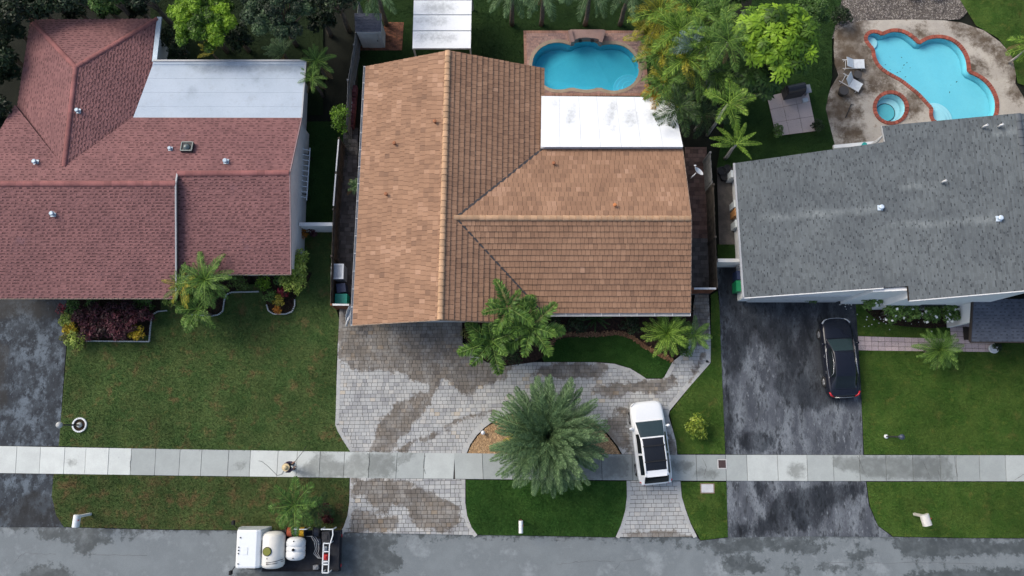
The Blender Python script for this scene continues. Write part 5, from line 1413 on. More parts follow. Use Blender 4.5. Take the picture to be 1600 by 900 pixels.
mb = MB(); mb.lathe([(.04, .14), (.10, .18), (.12, .25), (.09, .32), (.02, .35)], (0, 0, 0), 14); mb.build('globe', plain('globe_white', (.75, .76, .78), .3), gl, True)
mv = thing('meter_box', 'brown meter lid with pale frame set in the sidewalk', 'utility box', U(1128, 725))
mb = MB(); mb.box((0, 0, .034), (.40, .42, .028)); mb.build('lid', surf('lid_brown', (.07, .045, .045), (.055, .035, .035), 12, .8), mv, True)
mb = MB()
for s in (-1, 1): mb.box((s * .225, 0, .036), (.05, .50, .03)); mb.box((0, s * .232, .036), (.40, .045, .03))
mb.build('frame', plain('frame_pale', (.55, .54, .53), .8), mv, True)
ul = thing('utility_lid', 'pale concrete utility lid in the small right verge', 'utility box', U(1105, 763))
mb = MB(); mb.box((0, 0, .045), (.66, .44, .06), 0, None, .97); mb.build('lid', surf('lid_concrete', (.55, .55, .56), (.48, .48, .49), 3, .85, fine=(30, .06)), ul, True)
mb = MB()
for s in (-1, 1): mb.box((s * .36, 0, .03), (.05, .52, .05)); mb.box((0, s * .245, .03), (.67, .04, .05))
mb.build('rim', plain('rim_tan', (.25, .19, .13), .9), ul, True)
# white scalloped bed edging
def edging(line, label):
    W = [Vector(U(x, y)) for x, y in line]; t = thing('bed_edging', label, 'edging', W[0]); k = 0; mb = MB()
    for a, b in zip(W, W[1:]):
        n = max(1, int((b - a).length / .09))
        for i in range(n):
            c = a.lerp(b, (i + .5) / n); mb.box((c.x, c.y, .06), (.075, .06, .12 + rnd.uniform(-.02, .02)), math.atan2((b - a).y, (b - a).x) + rnd.uniform(-.1, .1), None, .85 if False else 1.0)
    tag(mb.build('scallops', plain('edging_white', (.50, .52, .52), .7), t), kind='stuff')
edging([(136, 533), (180, 533.5), (234, 534), (236, 510), (239, 492), (247, 487), (262, 485.5)], 'white scalloped edging round the purple croton bed')
edging([(300, 492), (330, 494), (342, 492), (349, 486), (351, 470), (355, 460), (362, 457), (405, 456)], 'white scalloped edging curling round the palm bed')
edging([(417, 476), (420, 486), (428, 491), (447, 491), (457, 487), (461, 478), (461, 468)], 'white scalloped edging of the rounded bed at the red roof corner')
mb = MB(); p = U(1550, 545, .1); t = thing('urn', 'white curved urn at the end of the tile path', 'urn', (p[0], p[1], 0)); mb.lathe([(.16, 0), (.24, .15), (.27, .3), (.24, .34), (.2, .3)], (0, 0, 0), 18); mb.build('bowl', M_postw, t, True)
# hose on the sidewalk
mb = MB(); mb.tube([U(x, y, .045) for x, y in ((404, 720), (409, 721), (418, 728), (426, 736), (433, 743), (440, 741), (444, 735))], .010, 6); tag(mb.build('hose', plain('hose_grey', (.16, .17, .17), .6)), 'thin dark hose lying across the pale sidewalk', 'hose')
# white curved step and posts behind the grey roof
a, b = U(1366, 226, .8), U(1382, 210, 2.2); mb = MB(); mb.bar(a, b, .16, .06); mb.bar((b[0], b[1], 0), b, .08, .08); tag(mb.build('handrail', M_trim), 'white slanted rail at the back corner of the grey roof', 'rail')
p = U(1351, 226, .3); mb = MB(); mb.lathe([(.12, 0), (.14, .28), (.15, .3)], (0, 0, 0), 12); o = mb.build('bucket', plain('aqua', (.02, .38, .36), .5)); o.location = (p[0], p[1], .006); tag(o, 'small aqua bucket at the back edge of the grey roof', 'bucket')
mb = MB(); a, b = U(1303, 229, .2), U(1368, 223, .2); mb.bar((a[0], a[1], .1), (b[0], b[1], .1), .2, .2); tag(mb.build('step_kerb', M_wallw), 'low white kerb along the back of the grey roof', 'kerb')
# ------------------------------------------------------------------ plants
def leafmat(name, dark, mid, light, rough=.5, trans=.22, spec=.3):
    if name in MATS: return MATS[name]
    m = bpy.data.materials.new(name); t = NT(m)
    col = t.ramp(t.attr('tint'), [(0, dark), (.5, mid), (1, light)])
    col = t.mul(col, t.rng(t.noise(3.0, 3), .3, .7, .8, 1.2, False))
    b = t.bsdf(col, rough, 0, spec)
    tl = t.n.new('ShaderNodeBsdfTranslucent'); t.set(tl.inputs['Color'], t.mul(col, 1.1))
    mx = t.n.new('ShaderNodeMixShader'); mx.inputs[0].default_value = trans
    t.l.new(b.outputs[0], mx.inputs[1]); t.l.new(tl.outputs[0], mx.inputs[2]); t.l.new(mx.outputs[0], t.out.inputs['Surface'])
    MATS[name] = m; return m
M_bark = surf('bark', (.16, .13, .10), (.09, .075, .06), 6, .9, fine=(20, .3), bump=(18, .03))
M_barkpale = surf('bark_pale', (.42, .40, .37), (.30, .29, .27), 5, .85, fine=(20, .2), bump=(14, .02))
L_bright = leafmat('leaf_bright', (0.022, 0.056, 0.007), (0.106, 0.213, 0.015), (0.250, 0.413, 0.027))
L_mid = leafmat('leaf_mid', (0.014, 0.035, 0.009), (0.054, 0.115, 0.024), (0.115, 0.216, 0.047))
L_dark = leafmat('leaf_dark', (.006, .012, .005), (.018, .036, .013), (.045, .080, .028))
L_grey = leafmat('leaf_greygreen', (0.011, 0.021, 0.011), (0.039, 0.068, 0.034), (0.091, 0.150, 0.065))
L_lime = leafmat('leaf_lime', (0.065, 0.107, 0.013), (0.253, 0.345, 0.057), (0.483, 0.552, 0.138))
L_yel = leafmat('leaf_yellow', (.10, .07, .008), (.36, .26, .015), (.60, .48, .03))
L_purp = leafmat('leaf_purple', (0.013, 0.007, 0.008), (0.062, 0.019, 0.027), (0.163, 0.050, 0.065))
L_red = leafmat('leaf_red', (.05, .01, .012), (.20, .022, .035), (.42, .06, .08))
L_orange = leafmat('leaf_orange', (.08, .03, .006), (.38, .14, .02), (.60, .32, .05))
L_palm = leafmat('palm_green', (0.019, 0.045, 0.010), (0.083, 0.173, 0.033), (0.240, 0.390, 0.075))
L_palmb = leafmat('palm_bright', (0.026, 0.059, 0.009), (0.115, 0.223, 0.027), (0.351, 0.513, 0.081))
L_palmy = leafmat('palm_yellowish', (0.043, 0.054, 0.009), (0.218, 0.230, 0.025), (0.598, 0.506, 0.057))
L_palmgrey = leafmat('palm_greygreen', (0.027, 0.051, 0.025), (0.087, 0.152, 0.065), (0.203, 0.319, 0.138))
L_palmd = leafmat('palm_dark', (0.009, 0.020, 0.007), (0.030, 0.062, 0.018), (0.075, 0.138, 0.037))
L_silver = leafmat('palm_silver', (.05, .07, .06), (.13, .20, .16), (.26, .36, .30))
L_orangefr = leafmat('palm_orange', (.08, .05, .008), (.36, .22, .02), (.55, .36, .05))

def frond_mesh(name, L, wid, pairs, droop, mat, fwd=.55, vee=.25, w=.035, jag=.10, seed=0, tipn=.25):
    """one feather leaf: a rib with leaflets on both sides, base at the origin, growing along +X"""
    g = np.random.default_rng(seed)
    pts = []; x = z = 0.0; N = 24; ang = 0.0
    for i in range(N + 1):
        pts.append((x, 0.0, z)); ang = -droop * (i / N) ** 1.4
        x += L / N * math.cos(ang); z += L / N * math.sin(ang)
    pts = np.array(pts)
    side = g.normal(0, .03 * L) ; pts[:, 1] += side * (np.linspace(0, 1, N + 1) ** 2)
    V, F, T = [], [], []
    def add(q, t):
        k = len(V); V.extend(q); F.append([k, k + 1, k + 2, k + 3]); T.extend([t] * 4)
    for i in range(N):                                    # rib
        a, b = pts[i], pts[i + 1]; r0, r1 = .022 * (1 - i / N) + .004, .022 * (1 - (i + 1) / N) + .004
        up = np.array([0, 0, .012])
        add([a + [0, -r0, 0] + up, a + [0, r0, 0] + up, b + [0, r1, 0] + up, b + [0, -r1, 0] + up], .85)
    for k in range(pairs):
        s = .10 + .90 * (k + .5) / pairs
        f = s * N; i = min(N - 1, int(f)); p = pts[i] + (pts[i + 1] - pts[i]) * (f - i)
        tn = pts[i + 1] - pts[i]; tn /= np.linalg.norm(tn)
        prof = (math.sin(math.pi * min(1, .12 + .88 * s)) ** .6) * (1 - tipn * s) + .12
        for sg in (-1, 1):
            l = wid * prof * g.uniform(1 - jag * 1.5, 1 + jag)
            d = tn * (fwd + .5 * s + g.normal(0, .08)) + np.array([0, sg, 0]) + np.array([0, 0, vee + g.normal(0, .12)])
            d /= np.linalg.norm(d)
            sag = np.array([0, 0, -1]) * l * g.uniform(.08, .30)
            mid = p + d * l * .5; tip = p + d * l + sag
            wn = np.cross(d, [0, 0, 1.0]); wn /= (np.linalg.norm(wn) + 1e-6)
            wn = wn * .8 + np.array([0, 0, 1]) * g.normal(0, .35)
            t = float(np.clip(.38 + .30 * s + g.normal(0, .16), 0, 1))
            add([p, mid - wn * w * .5, tip, mid + wn * w * .5], t)
    me = bpy.data.meshes.new(name)
    me.from_pydata([tuple(v) for v in V], [], F)
    a = me.attributes.new('tint', 'FLOAT', 'POINT'); a.data.foreach_set('value', np.array(T, np.float32)); me.materials.append(mat)
    return me
FR = {}
def fronds(key, **kw):
    if key not in FR:
        FR[key] = [frond_mesh('frond', seed=100 + i * 7 + len(key), droop=kw['droops'][i % len(kw['droops'])], **{k: v for k, v in kw.items() if k != 'droops'}) for i in range(4)]
    return FR[key]
def trunk_mesh(mb, p0, p1, r0, r1, n=8):
    pts = [Vector(p0).lerp(Vector(p1), k / 5) + Vector((rnd.uniform(-1, 1) * .03, rnd.uniform(-1, 1) * .03, 0)) * (0 < k < 5) for k in range(6)]
    mb.tube(pts, [r0 + (r1 - r0) * k / 5 for k in range(6)], n)
def palm(name, label, px, py, zc, nf, meshes, elev=(10, 70), scale=1.0, trunk=.11, bark=M_bark, group=None, lean=(0, 0), az0=None, spear=1, twist=15, seed=None, azs=None):
    g = random.Random(seed if seed is not None else int(px * 7 + py * 13))
    p = U(px, py, zc)
    t = thing(name, label, 'palm', (p[0] - lean[0], p[1] - lean[1], 0), 0, group)
    mb = MB(); trunk_mesh(mb, (0, 0, 0), (lean[0], lean[1], zc - .05), trunk * 1.25, trunk * .8); mb.build('trunk', bark, t, True)
    az = az0 if az0 is not None else g.uniform(0, 6.28)
    for k in range(nf):
        f = (k + .5) / nf
        e = R(elev[1] + (elev[0] - elev[1]) * f + g.uniform(-7, 7))
        az += 2.39996 + g.uniform(-.15, .15)
        a_ = R(azs[k % len(azs)] + g.uniform(-8, 8)) if azs else az
        o = bpy.data.objects.new('frond', g.choice(meshes) if not isinstance(meshes, dict) else None)
        link(o, t)
        s = scale * g.uniform(.88, 1.08) * (.70 + .30 * min(1, f * 2.2))
        o.matrix_local = Matrix.Translation((lean[0], lean[1], zc + (1 - f) * .10)) @ Matrix.Rotation(a_, 4, 'Z') @ Matrix.Rotation(-e, 4, 'Y') @ Matrix.Rotation(R(g.uniform(-twist, twist)), 4, 'X') @ Matrix.Scale(s, 4)
    if nf > 9 and name not in ('agave', 'silver_palm', 'banana_plant'):           # two withered fronds hang below the living ones
        for k in range(2):
            o = bpy.data.objects.new('frond', FR['dead'][k]); link(o, t); o['label'] = 'withered brown frond'
            o.matrix_local = Matrix.Translation((lean[0], lean[1], zc - .03)) @ Matrix.Rotation(g.uniform(0, 6.28), 4, 'Z') @ Matrix.Rotation(R(g.uniform(8, 25)), 4, 'Y') @ Matrix.Scale(scale * g.uniform(.7, .95), 4)
    return t

def leaf_cloud(n, lumps, size, g, aspect=.42, flat=.5, shell=.55, down=.15):
    """leaf quads spread over lumps (cx, cy, cz, rx, ry, rz, bright)"""
    lumps = np.array(lumps); wts = (lumps[:, 3] * lumps[:, 4]); wts = wts / wts.sum()
    k = g.choice(len(lumps), n, p=wts); C = lumps[k]
    d = g.normal(0, 1, (n, 3)); d /= np.linalg.norm(d, axis=1)[:, None]
    low = d[:, 2] < -.35; d[low, 2] *= -1
    rr = 1 - shell * g.random(n) ** 2.0
    P = C[:, :3] + d * C[:, 3:6] * rr[:, None]
    nrm = d * (1 - flat) + np.array([0, 0, 1]) * flat + g.normal(0, .45, (n, 3)); nrm /= np.linalg.norm(nrm, axis=1)[:, None]
    ax = np.cross(nrm, g.normal(0, 1, (n, 3))); ax /= np.linalg.norm(ax, axis=1)[:, None]
    ax[:, 2] -= down
    sd = np.cross(nrm, ax); sd /= np.linalg.norm(sd, axis=1)[:, None]
    l = g.uniform(size[0], size[1], n)[:, None]; w = l * aspect
    V = np.stack([P - ax * l * .5, P + sd * w * .5, P + ax * l * .5, P - sd * w * .5], 1)
    t = np.clip(C[:, 6] + g.normal(0, .16, n) + .10 * (d[:, 2] - .3), 0, 1)
    return V.reshape(-1, 3), np.repeat(t, 4)
def rosette_cloud(n, lumps, size, g, leaflets=8):
    lumps = np.array(lumps); wts = (lumps[:, 3] * lumps[:, 4]); wts /= wts.sum()
    k = g.choice(len(lumps), n, p=wts); C = lumps[k]
    d = g.normal(0, 1, (n, 3)); d /= np.linalg.norm(d, axis=1)[:, None]; d[:, 2] = np.abs(d[:, 2])
    P = C[:, :3] + d * C[:, 3:6] * (1 - .25 * g.random(n) ** 2)[:, None]
    N = d * .55 + np.array([0, 0, 1.0]) + g.normal(0, .18, (n, 3)); N /= np.linalg.norm(N, axis=1)[:, None]
    A = np.cross(N, [1, .2, .1]); A /= np.linalg.norm(A, axis=1)[:, None]; B = np.cross(N, A)
    V, T = [], []; a0 = g.uniform(0, 6.28, n); tb = np.clip(C[:, 6] + g.normal(0, .14, n), 0, 1)
    for j in range(leaflets):
        a = a0 + 2 * math.pi * j / leaflets + g.normal(0, .12, n)
        ax = A * np.cos(a)[:, None] + B * np.sin(a)[:, None]; sd = -A * np.sin(a)[:, None] + B * np.cos(a)[:, None]
        l = g.uniform(size[0], size[1], n)[:, None]; dr = N * g.uniform(.1, .45, n)[:, None]
        V.append(np.stack([P + ax * l * .12, P + ax * l * .6 + sd * l * .17 - dr * l * .25, P + ax * l - dr * l, P + ax * l * .6 - sd * l * .17 - dr * l * .25], 1))
        T.append(np.repeat(np.clip(tb + g.normal(0, .07, n), 0, 1)[:, None], 4, 1))
    V = np.concatenate(V); T = np.concatenate(T)
    return V.reshape(-1, 3), T.reshape(-1)
def lumps_for(c, r, k, g, lr=(.34, .5), bright=(.35, .75), zf=.75):
    """uneven lumps over an ellipsoid"""
    out = []
    for i in range(k):
        a = i * 2.39996 + g.uniform(-.3, .3); f = math.sqrt((i + .5) / k) * g.uniform(.85, 1.05)
        x, y = r[0] * f * .78 * math.cos(a), r[1] * f * .78 * math.sin(a)
        z = r[2] * math.sqrt(max(0, 1 - f * f * .8)) * g.uniform(.6, 1.0) - r[2] * .35
        q = g.uniform(*lr); m = (r[0] + r[1]) / 2 * q
        out.append((c[0] + x, c[1] + y, c[2] + z, min(m, r[0] * .7), min(m, r[1] * .7), m * zf, g.uniform(*bright)))
    return out
def plant(name, label, cat, px, py, zc, r, n, size, mat, lump_k=9, group=None, bright=(.3, .75), rosette=False, trunk=.12, bark=M_bark, seed=None, stems=1, lr=(.34, .5), extra=None, aspect=.42, part='crown', flowers=None, shell=.55, down=.15):
    sd = seed if seed is not None else int(px * 5 + py * 11)
    g = np.random.default_rng(abs(sd)); gr_ = random.Random(sd)
    p = U(px, py, zc); t = thing(name, label, cat, (p[0], p[1], 0), 0, group)
    lm = lumps_for((p[0], p[1], zc), r, lump_k, gr_, lr, bright)
    if rosette: V, T = rosette_cloud(n, lm, size, g)
    else: V, T = leaf_cloud(n, lm, size, g, aspect, shell=shell, down=down)
    V[:, 2] = np.maximum(V[:, 2], .02)
    np_mesh(part, V, np.arange(len(V)).reshape(-1, 4), mat, t, {'tint': T})
    mb = MB()
    if stems == 1:
        trunk_mesh(mb, (p[0], p[1], 0), (p[0], p[1], zc - r[2] * .2), trunk * 1.3, trunk * .8)
        for q in lm[::2]: mb.tube([(p[0], p[1], zc * .45), ((p[0] + q[0]) / 2, (p[1] + q[1]) / 2, zc * .75), (q[0], q[1], q[2])], [trunk * .6, trunk * .4, trunk * .12], 6)
    else:
        for q in lm[:stems]: mb.tube([(p[0] + (q[0] - p[0]) * .2, p[1] + (q[1] - p[1]) * .2, 0), (q[0], q[1], q[2])], [trunk * .5, trunk * .2], 5)
    mb.build('trunk' if stems == 1 else 'stems', bark, t)
    if flowers:
        V, T = leaf_cloud(flowers[0], [(*q[:3], q[3] * 1.08, q[4] * 1.08, q[5] * 1.1, .8) for q in lm], flowers[1], g, .9, .9, .05)
        tag(np_mesh('flowers', V, np.arange(len(V)).reshape(-1, 4), flowers[2], t, {'tint': T}), kind='stuff')
    return t

# --- trees along the top edge
for (x, y, z, r, n, m_, lab) in (
    (-22, 150, 3.0, (1.5, 2.0, 1.3), 2600, L_dark, 'dark tree against the left edge beside the red roof'),
    (-14, 66, 3.2, (1.6, 2.2, 1.4), 3600, L_dark, 'dark shaggy tree in the upper left corner'),
    (28, 8, 3.6, (1.5, 1.4, 1.2), 2200, L_dark, 'dark leafy tree above the left end of the red roof'),
    (80, -2, 3.4, (1.3, 1.0, 1.2), 1800, L_dark, 'low dark tree behind the red hip roof'),
    (12, 104, 1.9, (.85, 1.3, .9), 1500, L_dark, 'low dark bush tree halfway up the left edge'),
    (18, 44, 2.0, (.9, 1.0, .9), 1500, L_grey, 'grey-green bush tree touching the left corner of the hip roof'),
    (0, 186, 1.9, (.6, 1.0, .8), 900, L_dark, 'small dark bush tree at the left edge below the hip roof'),
    (62, 14, 1.8, (.9, .7, .8), 1100, L_dark, 'low dark bush directly behind the left hip corner'),
    (118, 13, 1.7, (1.0, .6, .8), 1100, L_dark, 'low dark bush behind the middle of the hip roof'),
    (168, 12, 1.8, (.9, .6, .8), 1100, L_mid, 'low green bush behind the right half of the hip roof'),
    (215, 12, 1.8, (.9, .6, .8), 1100, L_dark, 'low dark bush behind the right hip corner'),
    (375, 60, 1.6, (.9, .8, .8), 900, L_dark, 'dark undergrowth between the mango tree and the large grey tree'),
    (505, 30, 2.0, (1.0, .9, .9), 1200, L_dark, 'dark undergrowth left of the garden shed'),
    (125, -8, 3.6, (1.2, 1.0, 1.1), 1700, L_grey, 'grey-green tree behind the red hip roof'),
    (172, -10, 4.2, (1.2, 1.1, 1.2), 2200, L_mid, 'green tree at the top edge behind the red hip roof'),
    (225, -12, 4.0, (1.3, 1.0, 1.2), 2000, L_grey, 'dull green tree left of the bright mango tree')):
    plant('tree', lab, 'tree', x, y, z, r, n, (.16, .32), m_, 8, 'trees along the back of the left house', bright=(.15, .6))
plant('tree', 'bright yellow-green mango tree behind the pale flat roof', 'tree', 318, 32, 3.8, (2.25, 2.15, 1.6), 10000, (.16, .34), L_bright, 44, None, bright=(.05, 1.0), lr=(.10, .19), shell=.5, aspect=.34)
plant('tree', 'large grey-green tree behind the pale flat roof', 'tree', 432, 16, 4.2, (2.5, 2.2, 1.8), 11000, (.12, .26), L_grey, 44, None, bright=(.1, .85), lr=(.11, .2), shell=.5)
plant('tree', 'dark tree at the top edge beside the garden shed', 'tree', 520, -14, 4.6, (1.9, 1.1, 1.4), 3800, (.14, .28), L_dark, 12, None, bright=(.1, .5))
plant('tree', 'small bright citrus tree beside the grey fence', 'tree', 531, 186, 2.1, (.46, .85, .8), 1300, (.08, .16), L_bright, 12, None, bright=(.25, .65), trunk=.05)
plant('umbrella_tree', 'large bright umbrella tree with rosette leaves right of the palms', 'tree', 1212, 62, 5.2, (2.6, 2.3, 1.9), 480, (.30, .50), L_bright, 40, None, bright=(.1, 1.0), rosette=True, lr=(.13, .22))
plant('umbrella_tree', 'shaded lower umbrella tree between the palms and the pink slab', 'tree', 1180, 128, 3.6, (1.4, 1.0, 1.3), 200, (.26, .44), L_mid, 14, None, bright=(.1, .55), rosette=True, lr=(.2, .3))
plant('tree', 'fine-leaved green tree beside the grey gravel', 'tree', 1268, 26, 4.2, (1.0, 1.3, 1.2), 4200, (.10, .2), L_mid, 16, None, bright=(.3, .75), lr=(.2, .32))
plant('tree', 'dark tree behind the top of the umbrella tree', 'tree', 1130, -10, 4.0, (1.6, 1.0, 1.2), 2600, (.14, .3), L_mid, 10, None, bright=(.2, .6))
plant('shrub', 'dark round shrub at the edge of the gravel', 'shrub', 1315, 26, .6, (.75, .55, .5), 900, (.08, .18), L_dark, 8, None, bright=(.2, .7), stems=4)
plant('shrub', 'small potted shrub on the corner of the pink slab', 'shrub', 1215, 204, .45, (.38, .38, .38), 700, (.06, .12), L_mid, 8, None, bright=(.4, .9), stems=3)
plant('shrub', 'dark shrub at the right corner of the pink slab', 'shrub', 1277, 197, .4, (.4, .42, .36), 500, (.07, .15), L_dark, 7, None, bright=(.3, .7), stems=3)
plant('shrub', 'dark twiggy shrub below the bright mango tree', 'shrub', 282, 78, .9, (.75, .8, .7), 900, (.10, .2), L_dark, 8, None, bright=(.3, .8), stems=4)
plant('shrub', 'low dark shrub left of the small yellow palm behind the flat roof', 'shrub', 262, 55, .8, (.6, .7, .6), 600, (.10, .2), L_dark, 8, None, bright=(.2, .6), stems=4)

# --- palms
fronds('dead', L=1.5, wid=.30, pairs=24, droops=(.8, 1.1, 1.3, 1.0), mat=leafmat('palm_dead', (.05, .03, .015), (.17, .11, .05), (.30, .21, .10)), fwd=.8, vee=.0, w=.035)
f_date = fronds('date', L=3.1, wid=.50, pairs=64, droops=(.55, .75, .95, .65), mat=L_palmgrey, fwd=.75, vee=.30, w=.044, tipn=.35)
f_datey = fronds('datey', L=2.8, wid=.44, pairs=40, droops=(.9, 1.1, 1.0, .8), mat=L_palmy, fwd=.75, vee=.25, w=.04, tipn=.45)
big = palm('date_palm', 'big round grey-green palm over the sidewalk', 855, 682, 2.3, 175, f_date, (0, 86), 1.0, .28, group=None, twist=12, seed=4)
for k, a in enumerate((186, 192, 178, 200, 206, 172, 4, 356, 352, 224)):
    o = bpy.data.objects.new('frond', f_datey[k % 4]); link(o, big)
    o.matrix_local = Matrix.Translation((0, 0, 2.2)) @ Matrix.Rotation(R(a), 4, 'Z') @ Matrix.Rotation(R(4 + k % 3 * 4), 4, 'Y') @ Matrix.Scale(.94 if k < 6 else .98, 4); o['label'] = 'yellowing lower frond'
for k in range(18):
    o = bpy.data.objects.new('frond', f_date[k % 4]); link(o, big)
    o.matrix_local = Matrix.Translation((0, 0, 2.35)) @ Matrix.Rotation(k * 2.39996, 4, 'Z') @ Matrix.Rotation(-R(38 + 2.2 * k), 4, 'Y') @ Matrix.Scale(.52 - .012 * k, 4)
mb = MB(); mb.lathe([(.20, 0), (.16, .1), (.07, .22)], (0, 0, 2.22), 12); mb.build('crown_heart', surf('palm_heart', (.05, .03, .02), (.03, .02, .015), 20, .95), big, True)

f_xmas = fronds('xmas', L=1.9, wid=.48, pairs=46, droops=(.9, 1.15, 1.4, 1.0), mat=L_palm, fwd=.5, vee=.45, w=.10, jag=.2, tipn=.2)
for (x, y, z, lab, nf, ln) in ((768, 533, 3.1, 'left head of the triple palm in front of the tiled roof', 8, (-.6, -.15)), (795, 482, 4.0, 'rear head of the triple palm, reaching over the tiled roof', 7, (-.1, .75)), (829, 512, 3.5, 'right head of the triple palm by the front eave', 9, (.75, .25))):
    palm('christmas_palm', lab, x, y, z, nf + 2, f_xmas, (-4, 62), .86 if y < 500 else .98, .07, M_barkpale, 'triple palm by the front eave', lean=ln, seed=int(x))
f_pyg = fronds('pygmy', L=1.45, wid=.30, pairs=38, droops=(.6, .9, 1.2, .8), mat=L_palmb, fwd=.55, vee=.12, w=.028, tipn=.4)
palm('pygmy_palm', 'full green pygmy palm at the right end of the front bed', 1042, 521, 1.5, 34, f_pyg, (0, 75), 1.0, .10, seed=5)
palm('pygmy_palm', 'smaller darker palm touching the paver walk', 1085, 524, 1.2, 16, fronds('pygd', L=1.3, wid=.3, pairs=34, droops=(.6, .9, 1.2, .8), mat=L_palm, fwd=.55, vee=.12, w=.03), (0, 70), .85, .09, seed=6)
palm('pygmy_palm', 'round pygmy palm over the pink tile path', 1467, 546, 1.5, 40, fronds('pygr', L=1.3, wid=.28, pairs=36, droops=(.7, 1.0, 1.3, .9), mat=L_palm, fwd=.55, vee=.1, w=.026), (-8, 75), 1.0, .09, seed=7)
f_pygy = fronds('pygy', L=1.35, wid=.28, pairs=34, droops=(.8, 1.1, 1.3, 1.0), mat=L_palmy, fwd=.6, vee=.1, w=.028)
palm('pygmy_palm', 'yellowing palm at the corner of the red roof', 286, 446, 2.7, 20, f_pygy + fronds('pygm', L=1.35, wid=.28, pairs=34, droops=(.7, 1.0, 1.2, .9), mat=L_palm, fwd=.6, vee=.1, w=.028), (-5, 60), .95, .09, seed=8)
palm('pygmy_palm', 'spreading palm in front of the low part of the red roof', 322, 438, 2.9, 28, FR['pygm'], (-5, 70), 1.2, .09, seed=9)
palm('bottle_palm', 'broad green palm leaning over the bed edge in the left lawn', 309, 484, 2.0, 13, fronds('broad', L=1.6, wid=.44, pairs=30, droops=(.8, 1.0, 1.3, .9), mat=L_palm, fwd=.4, vee=.35, w=.055), (0, 60), .9, .09, seed=10)
palm('coconut_palm', 'young palm on the verge beside the truck tank', 461, 789, 2.2, 12, fronds('verge', L=1.65, wid=.46, pairs=38, droops=(.8, 1.1, 1.3, .95), mat=leafmat('palm_verge', (.016, .045, .010), (.065, .150, .028), (.18, .32, .06)), fwd=.5, vee=.4, w=.05), (5, 62), .92, .08, seed=11)
palm('coconut_palm', 'dark small palm behind the young verge palm', 497, 794, 1.2, 9, fronds('verged', L=1.2, wid=.36, pairs=28, droops=(.8, 1.1, 1.3, .95), mat=L_palmd, fwd=.5, vee=.3, w=.045), (5, 60), .8, .07, seed=12)
plant('shrub', 'dark red ti plant on the verge above the truck', 'shrub', 510, 804, .35, (.42, .5, .3), 420, (.10, .22), leafmat('leaf_ti', (.02, .006, .006), (.07, .014, .014), (.16, .03, .028)), 7, None, bright=(.2, .7), stems=4)
f_small = fronds('small', L=1.1, wid=.24, pairs=28, droops=(.6, .9, 1.1, .8), mat=L_palm, fwd=.6, vee=.2, w=.03)
palm('small_palm', 'small yellow-green palm behind the flat roof, below the mango tree', 333, 84, 1.5, 8, fronds('smally', L=1.0, wid=.22, pairs=26, droops=(.5, .8, 1.0, .7), mat=L_palmy, fwd=.6, vee=.2, w=.03), (10, 60), .95, .06, seed=13, azs=(170, 130, 95, 60, 150, 110, 190, 75))
palm('small_palm', 'grey-green palm fan behind the flat roof, below the large tree', 444, 84, 1.6, 12, fronds('smallg', L=1.25, wid=.28, pairs=28, droops=(.6, .9, 1.1, .8), mat=L_palmgrey, fwd=.6, vee=.2, w=.035), (5, 60), .95, .08, seed=14, azs=(180, 150, 120, 200, 90, 165, 220, 135, 60))
palm('small_palm', 'green palm beside the right end of the flat roof, upper one', 496, 96, 2.4, 16, f_small, (0, 65), 1.0, .08, seed=15)
palm('small_palm', 'green palm overhanging the right edge of the flat roof, lower one', 488, 122, 2.6, 12, f_small, (0, 65), .85, .08, seed=16)
palm('small_palm', 'small pale spiky palm squeezed against the left gutter of the tiled roof', 555, 292, 1.3, 12, fronds('tinyp', L=.6, wid=.2, pairs=20, droops=(.6, .9, 1.1, .8), mat=L_palmgrey, fwd=.6, vee=.2, w=.04), (0, 70), .8, .05, seed=17)
palm('agave', 'dark spiky agave-like plant under the front eave', 930, 497, .35, 16, fronds('agave', L=.95, wid=.12, pairs=16, droops=(.2, .4, .5, .3), mat=L_palmd, fwd=1.5, vee=.0, w=.10), (5, 60), 1.0, .07, seed=18)
# top row of hanging palms behind the pool
f_top = fronds('toprow', L=2.1, wid=.42, pairs=34, droops=(.9, 1.2, 1.5, 1.0), mat=L_palmgrey, fwd=.6, vee=.1, w=.045)
for k, (x, lab) in enumerate(((585, 'grey-green palm fringe at the top edge above the garden shed'), (800, 'grey-green palm fringe at the top edge, left of the pool'), (850, 'palm fringe at the top edge between two longer ones'), (925, 'palm fringe at the top edge right above the pool spillway'), (985, 'palm fringe at the top edge right of the pool'))):
    palm('fringe_palm', lab, x, -22, 4.4, 20, f_top, (-15, 60), .95, .12, M_bark, 'palms along the top edge', seed=20 + k)
